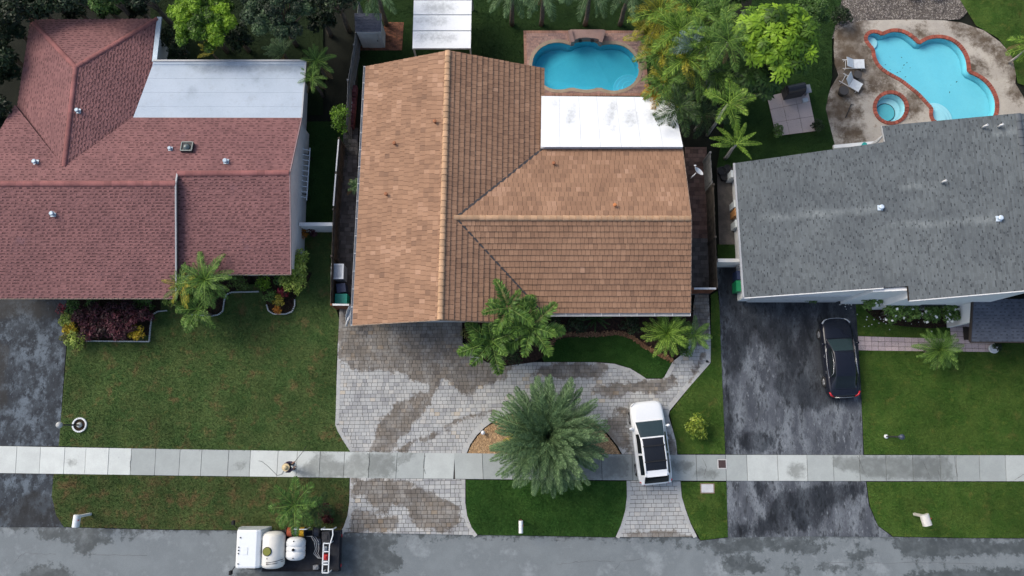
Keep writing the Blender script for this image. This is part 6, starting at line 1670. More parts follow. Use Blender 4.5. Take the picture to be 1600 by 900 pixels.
# cluster right of the white patio roof
f_areca = fronds('areca', L=1.9, wid=.46, pairs=30, droops=(.9, 1.2, 1.4, 1.0), mat=L_palmb, fwd=.65, vee=.3, w=.05)
f_arecay = fronds('arecay', L=1.8, wid=.44, pairs=28, droops=(.9, 1.2, 1.4, 1.0), mat=L_palmy, fwd=.65, vee=.3, w=.05)
f_dk = fronds('clusterd', L=1.9, wid=.46, pairs=32, droops=(.9, 1.2, 1.5, 1.0), mat=L_palm, fwd=.6, vee=.25, w=.05)
f_ddk = fronds('clusterdd', L=1.8, wid=.44, pairs=32, droops=(1.0, 1.3, 1.6, 1.1), mat=L_palmd, fwd=.6, vee=.2, w=.05)
CL = 'palms clustered right of the white patio roof'
for (x, y, z, nf, fm, el, sc, lab) in (
    (1030, 22, 4.2, 22, f_arecay + f_areca, (-10, 70), 1.0, 'yellowish areca palm at the top of the cluster'),
    (1060, 50, 4.6, 20, f_areca, (-10, 65), 1.0, 'bright areca palm in the middle of the cluster'),
    (1085, 15, 4.4, 18, f_areca + f_dk, (-10, 65), 1.0, 'green areca palm at the top edge of the cluster'),
    (1035, 85, 3.8, 18, f_arecay + f_dk, (-15, 60), .95, 'half-yellow areca palm beside the pool deck'),
    (1040, 128, 3.4, 16, f_dk, (-15, 60), .9, 'green palm leaning over the pool deck corner'),
    (1105, 70, 4.8, 18, f_dk, (-10, 65), 1.0, 'dense green palm in the centre of the cluster'),
    (1090, 112, 4.0, 16, f_ddk + f_dk, (-15, 60), .95, 'dark palm under the centre of the cluster'),
    (1062, 168, 3.6, 16, f_ddk, (-15, 60), .95, 'dark palm hanging over the corner of the white patio roof'),
    (1120, 32, 4.4, 18, f_areca + f_dk, (-10, 65), 1.0, 'leafy green palm between the cluster and the umbrella tree'),
    (1072, 92, 4.4, 16, f_areca + f_arecay, (-10, 62), .9, 'yellow-green palm just below the silver palm'),
    (1118, 118, 3.6, 16, f_dk, (-10, 62), .9, 'green palm under the tall palm beside the umbrella tree'),
    (1052, 140, 3.2, 14, f_dk + f_arecay, (-10, 60), .85, 'mixed yellow and green palm over the deck corner'),
    (1015, 55, 3.4, 14, f_arecay, (-10, 60), .85, 'yellow palm closest to the pool deck'),
    (1100, 180, 2.4, 12, f_ddk, (-10, 60), .8, 'low dark palm in the shade below the cluster')):
    palm('areca_palm', lab, x, y, z, nf, fm, el, sc, .06, M_barkpale, CL, seed=int(x + y))
palm('areca_palm', 'orange-yellow fronds of a low palm beside the white patio roof', 1030, 150, 2.8, 9, fronds('orangef', L=1.3, wid=.36, pairs=26, droops=(.9, 1.2, 1.4, 1.0), mat=L_orangefr, fwd=.7, vee=.3, w=.05), (0, 50), .85, .05, M_barkpale, CL, seed=33, azs=(170, 210, 150, 240, 190))
palm('silver_palm', 'pale silver-blue palm in the middle of the cluster', 1082, 74, 5.0, 7, fronds('silver', L=1.3, wid=.4, pairs=26, droops=(.5, .8, 1.0, .7), mat=L_silver, fwd=.6, vee=.3, w=.05), (10, 50), .9, .07, M_barkpale, CL, seed=34, azs=(160, 200, 130, 60, 95))
palm('royal_palm', 'tall dark green palm beside the umbrella tree', 1138, 66, 5.6, 14, fronds('royal', L=1.9, wid=.46, pairs=36, droops=(.8, 1.1, 1.5, .95), mat=L_palm, fwd=.5, vee=.35, w=.05), (-10, 70), .92, .10, M_barkpale, None, seed=35)
palm('royal_palm', 'bright green palm on a slanting pale trunk', 1138, 162, 4.8, 10, fronds('bright', L=1.6, wid=.46, pairs=32, droops=(.7, .9, 1.2, .8), mat=L_palmb, fwd=.6, vee=.4, w=.055), (0, 60), .95, .08, M_barkpale, None, seed=36)
palm('banana_plant', 'broad-leaved plant with six long leaves by the grey roof corner', 1150, 226, 2.4, 8, fronds('banana', L=1.75, wid=.22, pairs=40, droops=(.7, .9, 1.1, .8), mat=L_palmb, fwd=.25, vee=.12, w=.09, jag=.04, tipn=.2), (5, 55), .92, .09, M_barkpale, None, seed=37, azs=(20, 345, 300, 165, 195, 60, 80, 130))
palm('areca_palm', 'green palm fronds at the right edge beside the pool lawn', 1612, 72, 2.2, 14, fronds('rightedge', L=1.5, wid=.4, pairs=28, droops=(.9, 1.2, 1.4, 1.0), mat=L_palmb, fwd=.6, vee=.3, w=.05), (-5, 60), .9, .06, M_barkpale, None, seed=38)

# --- shrubs and beds
CR = 'purple crotons in the left bed'
CRS = ((128, 496, .6), (146, 508, .62), (140, 522, .5), (160, 498, .55), (176, 510, .6), (160, 518, .55), (190, 498, .58), (203, 508, .5), (186, 522, .5), (176, 488, .6), (150, 488, .55), (213, 494, .5), (228, 492, .45), (202, 482, .55))
for k, (x, y, s) in enumerate(CRS):
    plant('croton', 'dark purple croton in the %s row of the left bed, %s from the driveway' % (('back' if y < 490 else 'middle' if y < 502 else 'front'), ['first', 'second', 'third', 'fourth', 'fifth', 'sixth', 'seventh'][sum(1 for q in CRS if q[0] < x and ('back' if q[1] < 490 else 'middle' if q[1] < 502 else 'front') == ('back' if y < 490 else 'middle' if y < 502 else 'front'))]), 'shrub', x, y, .75, (s, s, .55), 330, (.09, .20), L_purp, 7, CR, bright=(.1, .8), stems=4)
for (x, y, s, m_, lab, n) in (
    (161, 494, .32, L_red, 'small bright red croton in the middle of the purple bed', 160), (141, 520, .28, L_red, 'small red croton near the front of the purple bed', 120), (205, 500, .36, L_red, 'red-tipped croton toward the right of the purple bed', 130), (98, 484, .35, L_red, 'wine-red shrub overhanging the driveway at the bed corner', 130),
    (109, 514, .42, L_yel, 'bright yellow croton at the left end of the bed', 380), (215, 521, .50, L_yel, 'yellow and orange croton at the right end of the bed', 380), (104, 500, .42, L_lime, 'lime green shrub at the left end of the bed, above the yellow croton', 300),
    (117, 533, .55, L_lime, 'lime green shrub at the lower left corner of the bed', 380), (132, 527, .25, L_lime, 'tiny lime shrub on the front edge of the bed', 130), (103, 528, .34, leafmat('leaf_olive', (.03, .03, .008), (.10, .11, .02), (.2, .2, .05)), 'olive shrub at the driveway edge of the bed', 200),
    (116, 481, .55, L_mid, 'green shrub under the eave at the left of the purple bed', 320), (145, 476, .5, L_mid, 'olive green shrub under the eave behind the purple crotons', 260), (228, 473, .6, L_mid, 'green grassy shrub under the eave behind the right end of the bed', 380),
    (268, 470, .48, L_lime, 'lime shrub beside the yellowing palm', 260), (375, 440, .62, leafmat('leaf_sage', (.03, .05, .012), (.09, .14, .03), (.17, .24, .06)), 'sage green shrub against the low eave of the red roof', 420),
    (413, 444, .5, L_bright, 'bright green shrub left of the variegated hedge', 360), (440, 438, .5, L_mid, 'dark green shrub in the rounded bed', 320), (442, 457, .36, L_red, 'wine-red shrub in the rounded bed', 160), (436, 470, .40, leafmat('leaf_gold', (.07, .06, .008), (.22, .20, .02), (.38, .34, .05)), 'golden shrub at the front of the rounded bed', 300), (433, 485, .28, L_orange, 'orange flowering plant at the tip of the rounded bed', 160), (423, 463, .42, L_mid, 'green shrub at the left of the rounded bed', 260),
    (473, 364, .45, L_orange, 'orange and yellow croton below the short white wall', 300), (487, 362, .35, L_purp, 'dark red shrub below the short white wall', 160),
    (735, 520, .55, leafmat('leaf_olive', (.03, .03, .008), (.10, .11, .02), (.2, .2, .05)), 'olive shrub at the left corner of the front bed', 420), (1064, 543, .62, L_mid, 'low green hedge mass under the pygmy palms', 620),
    (900, 508, .7, L_dark, 'dark low shrub under the left of the front eave', 420), (985, 508, .7, L_dark, 'dark low shrub under the middle of the front eave', 420), (800, 555, .7, L_dark, 'dark green ground shrub at the foot of the triple palm', 520), (865, 505, .6, L_dark, 'dark shrub beside the right head of the triple palm', 300),
    (1557, 541, .30, L_dark, 'dark plant behind the white urn at the end of the tile path', 200), (1265, 466, .38, L_mid, 'small green shrub against the garage wall of the grey roof', 240)):
    plant('shrub', lab, 'shrub', x, y, .55, (s, s, s * .85), n, (.08, .18), m_, 7, None, bright=(.3, .85), stems=4)
plant('shrub', 'tall variegated lime shrub at the corner of the red roof', 'shrub', 466, 413, 1.5, (.62, .85, .9), 1200, (.10, .2), L_lime, 12, None, bright=(.25, .75), stems=5)
plant('shrub', 'round variegated lime shrub in front of the red roof corner', 'shrub', 461, 441, 1.3, (.80, .72, .8), 1200, (.10, .2), L_lime, 12, None, bright=(.2, .7), stems=5)
plant('croton', 'round yellow-green croton on the narrow lawn right of the white car', 'shrub', 1089, 669, .55, (.68, .72, .55), 900, (.10, .22), leafmat('leaf_crotony', (.03, .06, .008), (.10, .17, .02), (.34, .40, .05)), 12, None, bright=(.3, .85), stems=5)
M_flower = leafmat('flower_white', (.55, .58, .55), (.70, .72, .68), (.80, .82, .78), trans=.1)
for k, (x, y, s) in enumerate(((1358, 466, .62), (1394, 486, .66), (1422, 489, .5), (1452, 489, .55), (1479, 486, .62))):
    plant('flowering_shrub', ['white-flowered shrub nearest the black car, first along the white wall', 'full white-flowered shrub, second along the white wall', 'thin green shrub, third along the white wall', 'white-flowered shrub, fourth along the white wall', 'white-flowered shrub next to the porch, last along the white wall'][k],
          'shrub', x, y, 1.35, (s * 1.12, s, .65), 800 if k != 2 else 360, (.12, .22), leafmat('leaf_plumeria', (.02, .05, .01), (.075, .15, .03), (.16, .27, .06)), 9, 'white-flowered shrubs along the white wall', bright=(.35, .9), stems=4, flowers=(20 if k != 2 else 4, (.12, .20), M_flower))
# fallen petals and mulch rim
mb = MB()
for k in range(46):
    x, y = rnd.gauss(1385, 42), rnd.gauss(500, 9)
    if k > 34: x, y = rnd.gauss(1322, 6), rnd.gauss(475, 4)
    p = U(x, y, .06); s = rnd.uniform(.025, .05); a = rnd.uniform(0, 6)
    mb.poly([(p[0] + s * math.cos(a + q), p[1] + s * math.sin(a + q), .07) for q in (0, 1.6, 3.1, 4.7)])
tag(mb.build('petals', M_flower), 'fallen white petals on the mulch and lawn below the white wall', 'petals', kind='stuff')
rim = []
for (x0, y0), (x1, y1) in zip([(858, 542), (868, 528), (885, 523), (930, 523), (968, 520), (988, 527), (1012, 544), (1050, 563)], [(868, 528), (885, 523), (930, 523), (968, 520), (988, 527), (1012, 544), (1050, 563), (1051, 564)]):
    for k in range(int(math.hypot(x1 - x0, y1 - y0) * 9)):
        f = rnd.random(); rim.append(U(x0 + (x1 - x0) * f + rnd.gauss(0, 1.4), y0 + (y1 - y0) * f + rnd.gauss(0, 1.6), .05))
V = []
for p in rim:
    a = rnd.uniform(0, 6.28); l = rnd.uniform(.03, .08); w = l * .45
    V += [(p[0] - l * math.cos(a), p[1] - l * math.sin(a), .05), (p[0] + w * math.sin(a), p[1] - w * math.cos(a), .07), (p[0] + l * math.cos(a), p[1] + l * math.sin(a), .06), (p[0] - w * math.sin(a), p[1] + w * math.cos(a), .075)]
tag(np_mesh('leaf_litter', np.array(V), np.arange(len(V)).reshape(-1, 4), leafmat('litter', (.05, .02, .01), (.16, .075, .035), (.34, .2, .1), trans=.0), None, {'tint': np.repeat(rng.uniform(0, 1, len(rim)), 4)}), 'brown leaf litter along the rim of the front bed', 'leaves', kind='stuff')
# ------------------------------------------------------------------ vehicles
def catmull(P, m):
    """dense cubic interpolation along the first axis"""
    P = np.asarray(P, float); n = len(P); out = []
    Q = np.concatenate([P[:1] * 2 - P[1:2], P, P[-1:] * 2 - P[-2:-1]])
    for i in range(n - 1):
        p0, p1, p2, p3 = Q[i], Q[i + 1], Q[i + 2], Q[i + 3]
        for k in range(m):
            t = k / m
            out.append(.5 * (2 * p1 + (p2 - p0) * t + (2 * p0 - 5 * p1 + 4 * p2 - p3) * t * t + (3 * p1 - p0 - 3 * p2 + p3) * t ** 3))
    out.append(P[-1]); return np.array(out)
def loft(sections, mi=4, mj=3):
    """sections[i][j] -> dense grid of points"""
    S = np.array(sections, float)
    S = catmull(S, mi); S = np.swapaxes(catmull(np.swapaxes(S, 0, 1), mj), 0, 1)
    return S
def grid_normals(G):
    du = np.gradient(G, axis=0); dv = np.gradient(G, axis=1); n = np.cross(du, dv); l = np.linalg.norm(n, axis=2, keepdims=True); n = n / np.maximum(l, 1e-9)
    return n
def grid_obj(G, name, mat, parent, caps_=True):
    mb = MB(); mb.smooth = True; ids = mb.grid(G.tolist()); mb.smooth = False
    if caps_: mb.face(ids[0][::-1]); mb.face(ids[-1])
    o = mb.build(name, mat, parent, True)
    bm = bmesh.new(); bm.from_mesh(o.data); bmesh.ops.recalc_face_normals(bm, faces=bm.faces); bm.to_mesh(o.data); bm.free()
    return o
def pane(G, i0, i1, j0, j1, off, name, mat, parent, inset=0.0):
    N = grid_normals(G); c = G.reshape(-1, 3).mean(0)
    sg = 1 if ((G - c) * N).sum() > 0 else -1
    sub = G[i0:i1 + 1, j0:j1 + 1] + N[i0:i1 + 1, j0:j1 + 1] * off * sg
    mb = MB(); mb.smooth = True; mb.grid(sub.tolist()); o = mb.build(name, mat, parent, True)
    return o
def sym(half):
    """half section from the middle line to the sill -> full section"""
    return [(-x, y, z) for x, y, z in half[::-1]] + half[1:]
M_tyre = plain('tyre', (.02, .02, .021), .8); M_rim = plain('rim', (.50, .51, .53), .3, .6); M_glass = plain('car_glass', (.008, .012, .014), .06, 0, .4, var=0)
M_windsh = plain('windscreen', (.022, .040, .044), .05, 0, .55); M_carwhite = plain('car_white', (.78, .80, .81), .25, 0, .5, .6, .02); M_carblack = plain('car_black', (.008, .010, .018), .22, 0, .35, .15, .0)
M_roofblack = plain('roof_glass', (.010, .011, .014), .08, 0, .6); M_chrome = plain('chrome', (.55, .56, .57), .2, .8); M_lampred = plain('lamp_red', (.45, .02, .03), .25); M_lampclear = plain('lamp_clear', (.45, .48, .5), .15); M_arch = plain('arch_black', (.012, .012, .013), .8)
def wheel(parent, x, y, r=.34, w=.22):
    mb = MB(); Mx = Matrix.Rotation(R(90), 4, 'Y')
    mb.lathe([(r * .62, -w / 2), (r * .94, -w / 2), (r, -w * .35), (r, w * .35), (r * .94, w / 2), (r * .62, w / 2)], (x, y, r), 22, Mx, cap=False); wh = mb.build('wheel', M_tyre, parent, True)
    s = 1 if x > 0 else -1; mb = MB()
    mb.lathe([(r * .63, w * .30 * s), (r * .60, w * .42 * s), (r * .2, w * .40 * s), (r * .16, w * .48 * s), (.01, w * .48 * s)], (x, y, r), 22, Mx, cap=False)
    for k in range(5):
        a = 2 * math.pi * k / 5; mb.bar((x + s * w * .47, y, r), (x + s * w * .47, y + math.cos(a) * r * .58, r + math.sin(a) * r * .58), .06, .03, (1, 0, 0))
    mb.build('rim', M_rim, wh, True)
def car_body(t, st, mat, zsill=.24):
    secs = []
    for y, hw, zs, zm in st:
        secs.append(sym([(0, y, zm), (.45 * hw, y, zm - .008), (.76 * hw, y, zm - .035), (.93 * hw, y, zs), (hw, y, zs - .15), (hw * .995, y, (zs + zsill) / 2), (hw * .95, y, zsill)]))
    return grid_obj(loft(secs, 4, 3), 'body', mat, t)
def cabin_grid(st, zbelt):
    secs = []
    for y, wb, wt, zt in st:
        zb = min(zbelt, zt - .001)
        secs.append(sym([(0, y, zt + .025), (.5 * wt, y, zt + .018), (.86 * wt, y, zt), (wt, y, zt - .045 * min(1, (zt - zb) * 5)), ((wt * .45 + wb * .55), y, zb + (zt - zb) * .45), (wb, y, zb)]))
    return loft(secs, 6, 3)
# ---- white crossover
cw = thing('parked_car', 'white crossover with black glass roof parked across the sidewalk', 'car', (*U(1013, 691, .0)[:2], 0), R(5.8))
car_body(cw, [(2.20, .50, .60, .66), (2.14, .72, .68, .76), (1.98, .84, .76, .86), (1.60, .90, .85, .96), (1.0, .915, .93, 1.04), (.2, .92, .95, 1.05), (-.8, .92, .97, 1.05), (-1.5, .915, .99, 1.06), (-1.9, .88, .99, 1.05), (-2.10, .78, .92, .98), (-2.19, .58, .80, .84)], M_carwhite)
G = cabin_grid([(1.20, .80, .76, 1.02), (.80, .82, .71, 1.26), (.38, .84, .66, 1.50), (.1, .845, .64, 1.575), (-.6, .85, .64, 1.615), (-1.15, .85, .63, 1.60), (-1.50, .84, .62, 1.56), (-1.68, .83, .64, 1.51), (-1.95, .81, .66, 1.24), (-2.14, .78, .66, 1.03)], 1.0)
grid_obj(G, 'cabin', M_carwhite, cw)
nj = G.shape[1]; c = nj // 2
pane(G, 1, 13, c - 8, c + 8, .008, 'windscreen', M_windsh, cw)
pane(G, 15, 34, c - 6, c + 6, .010, 'glass_roof', M_roofblack, cw)
pane(G, 43, 52, c - 8, c + 8, .012, 'rear_window', M_glass, cw)
for j0, j1 in ((2, 6), (nj - 7, nj - 3)):
    pane(G, 10, 23, j0, j1, .010, 'side_window', M_glass, cw); pane(G, 24, 40, j0, j1, .010, 'side_window', M_glass, cw)
for s in (-1, 1):
    mb = MB(); mb.tube([(s * .56, .15, 1.60), (s * .565, -.1, 1.66), (s * .57, -1.2, 1.68), (s * .56, -1.5, 1.61)], .022, 8); mb.build('roof_rail', M_carwhite, cw, True)
    mb = MB(); mb.lathe([(.02, -.1), (.07, -.06), (.08, .04), (.03, .10)], (s * 1.0, .82, 1.08), 10, Matrix.Rotation(R(90), 4, 'Y')); mi = mb.build('mirror', M_carwhite, cw, True)
    mb = MB(); mb.bar((s * .86, .82, 1.02), (s * .98, .82, 1.06), .05, .05); mb.build('mirror_arm', M_carwhite, mi, True)
    mb = MB(); mb.bar((s * .80, 2.0, .80), (s * .56, 2.16, .74), .03, .06); mb.build('headlight', M_lampclear, cw, True)
    mb = MB(); mb.bar((s * .86, -1.98, .98), (s * .62, -2.16, .95), .05, .09); mb.build('tail_light', M_lampred, cw, True)
    for y in (1.38, -1.38): wheel(cw, s * .83, y)
    for y in (.25, -.75):
        mb = MB(); mb.bar((s * .925, y, .86), (s * .925, y - .18, .86), .02, .03); mb.build('door_handle', M_carwhite, cw, True)
for y in (-.15, -.95):
    mb = MB(); mb.bar((-.58, y, 1.70), (.58, y, 1.70), .06, .035); mb.build('cross_bar', M_arch, cw, True)
mb = MB(); mb.bar((-.52, -1.66, 1.555), (.52, -1.66, 1.555), .16, .03); mb.build('spoiler', M_carwhite, cw, True)
mb = MB(); mb.bar((-.22, 2.16, .52), (.22, 2.16, .52), .03, .12); mb.build('grille', M_arch, cw, True)
mb = MB(); mb.tube([(-.3, 1.04, 1.07), (.25, .94, 1.14)], .012, 5); mb.tube([(.2, 1.04, 1.07), (.6, .96, 1.12)], .012, 5); mb.build('wiper', M_arch, cw, True)
# ---- black sedan
cb = thing('parked_car', 'black sedan parked on the stained asphalt driveway', 'car', (*U(1304.5, 560, .0)[:2], 0), R(2.6))
cb.scale = (.95, .93, .97)
car_body(cb, [(2.30, .48, .55, .60), (2.24, .70, .62, .69), (2.05, .83, .70, .79), (1.65, .885, .77, .86), (1.0, .90, .83, .92), (.2, .905, .86, .95), (-.8, .905, .88, .96), (-1.5, .90, .90, .98), (-1.95, .87, .90, .98), (-2.2, .76, .86, .93), (-2.32, .55, .72, .77)], M_carblack, .2)
G = cabin_grid([(1.12, .78, .72, .93), (.72, .80, .66, 1.16), (.34, .82, .60, 1.35), (.05, .825, .585, 1.41), (-.5, .83, .58, 1.43), (-.95, .82, .57, 1.39), (-1.30, .80, .57, 1.27), (-1.62, .77, .60, 1.10), (-1.86, .74, .62, .985)], .90)
grid_obj(G, 'cabin', M_carblack, cb)
nj = G.shape[1]; c = nj // 2
pane(G, 1, 12, c - 8, c + 8, .008, 'windscreen', M_windsh, cb); pane(G, 33, 46, c - 8, c + 8, .008, 'rear_window', M_glass, cb)
for j0, j1 in ((2, 6), (nj - 7, nj - 3)):
    pane(G, 9, 19, j0, j1, .010, 'side_window', M_glass, cb); pane(G, 20, 33, j0, j1, .010, 'side_window', M_glass, cb)
for s in (-1, 1):
    mb = MB(); mb.tube([(s * .80, 1.0, .945), (s * .845, .3, .955), (s * .86, -.5, .965), (s * .83, -1.2, 1.0), (s * .70, -.95, 1.33), (s * .63, -.4, 1.39), (s * .66, .3, 1.33)], .014, 6); mb.build('window_trim', M_chrome, cb, True)
    mb = MB(); mb.lathe([(.02, -.1), (.07, -.06), (.08, .04), (.03, .10)], (s * .99, .80, 1.0), 10, Matrix.Rotation(R(90), 4, 'Y')); mi = mb.build('mirror', M_carblack, cb, True)
    mb = MB(); mb.bar((s * .84, .80, .93), (s * .97, .80, .98), .05, .05); mb.build('mirror_arm', M_carblack, mi, True)
    mb = MB(); mb.tube([(s * .80, 2.02, .715), (s * .66, 2.20, .67), (s * .50, 2.285, .635)], [.05, .045, .03], 7); mb.build('headlight', M_lampclear, cb, True)
    mb = MB(); mb.tube([(s * .86, -2.0, .89), (s * .78, -2.18, .88), (s * .60, -2.29, .80)], [.045, .06, .035], 7); mb.build('tail_light', M_lampred, cb, True)
    for y in (1.42, -1.38): wheel(cb, s * .83, y, .33, .22)
    for y in (.2, -.75):
        mb = MB(); mb.bar((s * .91, y, .80), (s * .91, y - .18, .80), .02, .03); mb.build('door_handle', M_chrome, cb, True)
mb = MB(); mb.tube([(-.62, 2.235, .66), (-.3, 2.315, .63), (0, 2.33, .625), (.3, 2.315, .63), (.62, 2.235, .66)], .022, 6); mb.build('grille_trim', M_chrome, cb, True)
mb = MB(); mb.tube([(-.55, -2.315, .79), (0, -2.345, .79), (.55, -2.315, .79)], .016, 6); mb.build('trunk_trim', M_chrome, cb, True)
mb = MB(); mb.tube([(-.35, 1.08, .965), (.15, .98, 1.03)], .012, 5); mb.tube([(.15, 1.08, .965), (.6, 1.0, 1.01)], .012, 5); mb.build('wiper', M_arch, cb, True)
# ---- white tank truck
tr = thing('tank_truck', 'white cab-over work truck with tanks and hose reels at the kerb', 'truck', (*U(447, 846, .0)[:2], 0))
T0 = Vector(tr.location)
def TL(px, py, z):
    p = Vector(U(px, py, z)) - T0; return p
M_tw = plain('truck_white', (.76, .79, .80), .35, 0, .5, .4, .03); M_bed = surf('bed_black', (.018, .02, .026), (.012, .013, .017), 5, .7); M_tank = surf('tank_white', (.72, .70, .64), (.66, .65, .60), 1.6, .5, fine=(12, .04))
a, b = TL(366, 828, 2.2), TL(408, 888, 2.2); cy, hw = (a.y + b.y) / 2, abs(a.y - b.y) / 2; xf, xr = a.x, b.x
prof = [(xf - .12, .55), (xf - .14, 1.15), (xf + .10, 2.02), (xf + .22, 2.20), (xr - .30, 2.22), (xr - .12, 2.12), (xr, 1.25), (xr, .55)]
mb = MB(); secs = []
for yy, k in ((-hw, .94), (-hw * .97, .985), (-hw * .9, 1.0), (hw * .9, 1.0), (hw * .97, .985), (hw, .94)):
    cx, cz = (xf + xr) / 2, 1.3
    secs.append([(cx + (x - cx) * k, cy + yy, cz + (z - cz) * k) for x, z in prof])
ids = mb.grid(secs, True); mb.face(ids[0]); mb.face(ids[-1][::-1])
cab = mb.build('cab', M_tw, tr, True); bv = cab.modifiers.new('b', 'BEVEL'); bv.width = .05; bv.segments = 3; bv.limit_method = 'ANGLE'; bv.angle_limit = R(20)
def quad_on(p, q, y0, y1, off, name, mat, inset=(.12, .12)):
    """pane on the cab between two profile points"""
    p, q = Vector((p[0], 0, p[1])), Vector((q[0], 0, q[1])); d = q - p; n = Vector((-d.z, 0, d.x)).normalized(); 
    if n.x * ((p.x + q.x) / 2 - (xf + xr) / 2) < 0: n = -n
    A, B = p + d * inset[0] + n * off, q - d * inset[1] + n * off; mb = MB(); nseg = 6; rows = []
    rows = [[(v.x, cy + y0 + (y1 - y0) * k / nseg, v.z) for k in range(nseg + 1)] for v in (A, B)]
    mb.grid(rows); rows2 = [[(v.x - n.x * .02, cy + y0 + (y1 - y0) * k / nseg, v.z - n.z * .02) for k in (0, nseg)] for v in (A, B)]
    return mb.build(name, mat, tr, True)
quad_on(prof[1], prof[2], -hw * .86, hw * .86, .02, 'windscreen', M_windsh); quad_on(prof[5], prof[6], -hw * .42, hw * .42, .02, 'rear_window', plain('rear_glass', (.02, .05, .055), .08, 0, .7), (.12, .25))
for s in (-1, 1):
    mb = MB(); yy = cy + s * (hw + .004); mb.poly([(xf + .05, yy - s * .02, 1.25), (xr - .35, yy - s * .02, 1.25), (xr - .38, yy - s * .06, 2.0), (xf + .22, yy - s * .06, 2.0)]); mb.build('side_window', M_glass, tr, True)
    mb = MB(); mb.tube([(xf - .05, cy + s * hw, 1.6), (xf - .22, cy + s * (hw + .28), 1.75)], .02, 6); mb.box((xf - .24, cy + s * (hw + .30), 1.65), (.10, .20, .34)); mb.build('mirror', M_arch, tr, True)
    mb = MB(); mb.box((xf - .15, cy + s * hw * .72, .75), (.05, .30, .16)); mb.build('headlight', M_lampclear, tr, True)
for k, (x, y) in enumerate(((373, 855), (373, 860), (372.5, 865), (376, 840), (372, 881))):
    mb = MB(); p = TL(x, y, 2.2); mb.box((p.x, p.y, 2.225), (.06, .05, .05)); mb.build('marker_light', M_arch, tr, True)
mb = MB(); p = TL(383, 861, 2.2); mb.box((p.x, p.y, 2.225), (.26, .34, .015)); mb.build('roof_hatch', M_tw, tr, True)
bx0, bx1 = TL(411, 860, .95).x, TL(530, 860, .95).x; by0, by1 = TL(450, 893, .95).y, TL(450, 829, .95).y
mb = MB(); mb.box(((bx0 + bx1) / 2, (by0 + by1) / 2, .86), (bx1 - bx0, by1 - by0, .16)); mb.bar((xf + .2, (by0 + by1) / 2 - .4, .66), (bx1 - .1, (by0 + by1) / 2 - .4, .66), .1, .2); mb.bar((xf + .2, (by0 + by1) / 2 + .4, .66), (bx1 - .1, (by0 + by1) / 2 + .4, .66), .1, .2); mb.build('bed', M_bed, tr, True)
for yy in (by0 + .03, by1 - .03):
    mb = MB(); mb.bar((bx0, yy, .99), (bx1, yy, .99), .05, .10); mb.build('bed_rail', M_bed, tr, True)
def wheel_x(x, y, r=.40, w=.26):
    mb = MB(); Mx = Matrix.Rotation(R(90), 4, 'X'); mb.lathe([(r * .6, -w / 2), (r * .95, -w / 2), (r, -w * .3), (r, w * .3), (r * .95, w / 2), (r * .6, w / 2)], (x, y, r), 20, Mx, cap=False); wh = mb.build('wheel', M_tyre, tr, True)
    mb = MB(); mb.lathe([(r * .6, -w * .3), (r * .2, -w * .2), (.02, -w * .25), (.02, w * .25), (r * .2, w * .2), (r * .6, w * .3)], (x, y, r), 20, Mx, cap=False); mb.build('rim', M_rim, wh, True)
for x in (xf + .55, bx1 - 1.1):
    for yy in (by0 + .2, by1 - .2): wheel_x(x, yy)
for k, z_ in enumerate(tr.children): pass
def htank(px, y0, y1, wpx, zb, name, mat, bands=0):
    p0, p1 = TL(px, y0, zb + .6), TL(px, y1, zb + .6); rr = wpx / 2 / 29.2
    L = abs(p0.y - p1.y); cyy = (p0.y + p1.y) / 2; mb = MB(); Mx = Matrix.Rotation(R(90), 4, 'X')
    prof_ = [(rr * .25, -L / 2), (rr * .62, -L / 2 + .03), (rr * .88, -L / 2 + .10), (rr, -L / 2 + .22)]
    body = []
    for k in range(bands):
        f = -L / 2 + .22 + (L - .44) * (k + 1) / (bands + 1); body += [(rr, f - .035), (rr * .95, f - .015), (rr * .95, f + .015), (rr, f + .035)]
    prof_ = prof_ + body + [(rr, L / 2 - .22), (rr * .88, L / 2 - .10), (rr * .62, L / 2 - .03), (rr * .25, L / 2)]
    mb.lathe(prof_, (p0.x, cyy, zb + rr), 28, Mx)
    return mb.build(name, mat, tr, True), Vector((p0.x, cyy, zb + rr)), rr
tk, tc, tr_r = htank(428, 830, 888, 36, .96, 'large_tank', M_tank)
mb = MB(); mb.lathe([(.20, tr_r - .03), (.20, tr_r + .05), (.19, tr_r + .07)], tc + Vector((-.12, 0, 0)), 22); mb.build('lid', plain('lid_olive', (.19, .20, .035), .6), tk, True)
mb = MB(); mb.lathe([(.225, tr_r - .04), (.225, tr_r + .035), (.20, tr_r + .04)], tc + Vector((-.12, 0, 0)), 22); mb.build('lid_ring', M_arch, tk, True)
mb = MB()
for dy in (-.35, -.55, -.63): mb.lathe([(.025, tr_r - .05), (.025, tr_r + .03)], tc + Vector((-.12, dy, 0)), 8)
mb.build('fitting', M_arch, tk, True)
mb = MB(); mb.tube([tc + Vector((-.10, -.55, tr_r + .02)), tc + Vector((.3, -.50, tr_r - .05)), tc + Vector((.62, -.42, .25))], .014, 6); mb.tube([tc + Vector((-.10, -.63, tr_r + .02)), tc + Vector((.3, -.60, tr_r - .05)), tc + Vector((.62, -.52, .2))], .014, 6); mb.build('pipe', M_dark, tk, True)
for dy in (-.6, .6):
    mb = MB(); mb.box((tc.x, tc.y + dy, 1.03), (1.1, .12, .18)); mb.build('cradle', M_bed, tk, True)
tk2, tc2, r2_ = htank(462, 839, 876, 29, .96, 'small_tank', plain('tank_bright', (.76, .77, .76), .45), 2)
mb = MB(); mb.lathe([(.07, r2_ - .03), (.07, r2_ + .05), (.03, r2_ + .06)], tc2, 14)
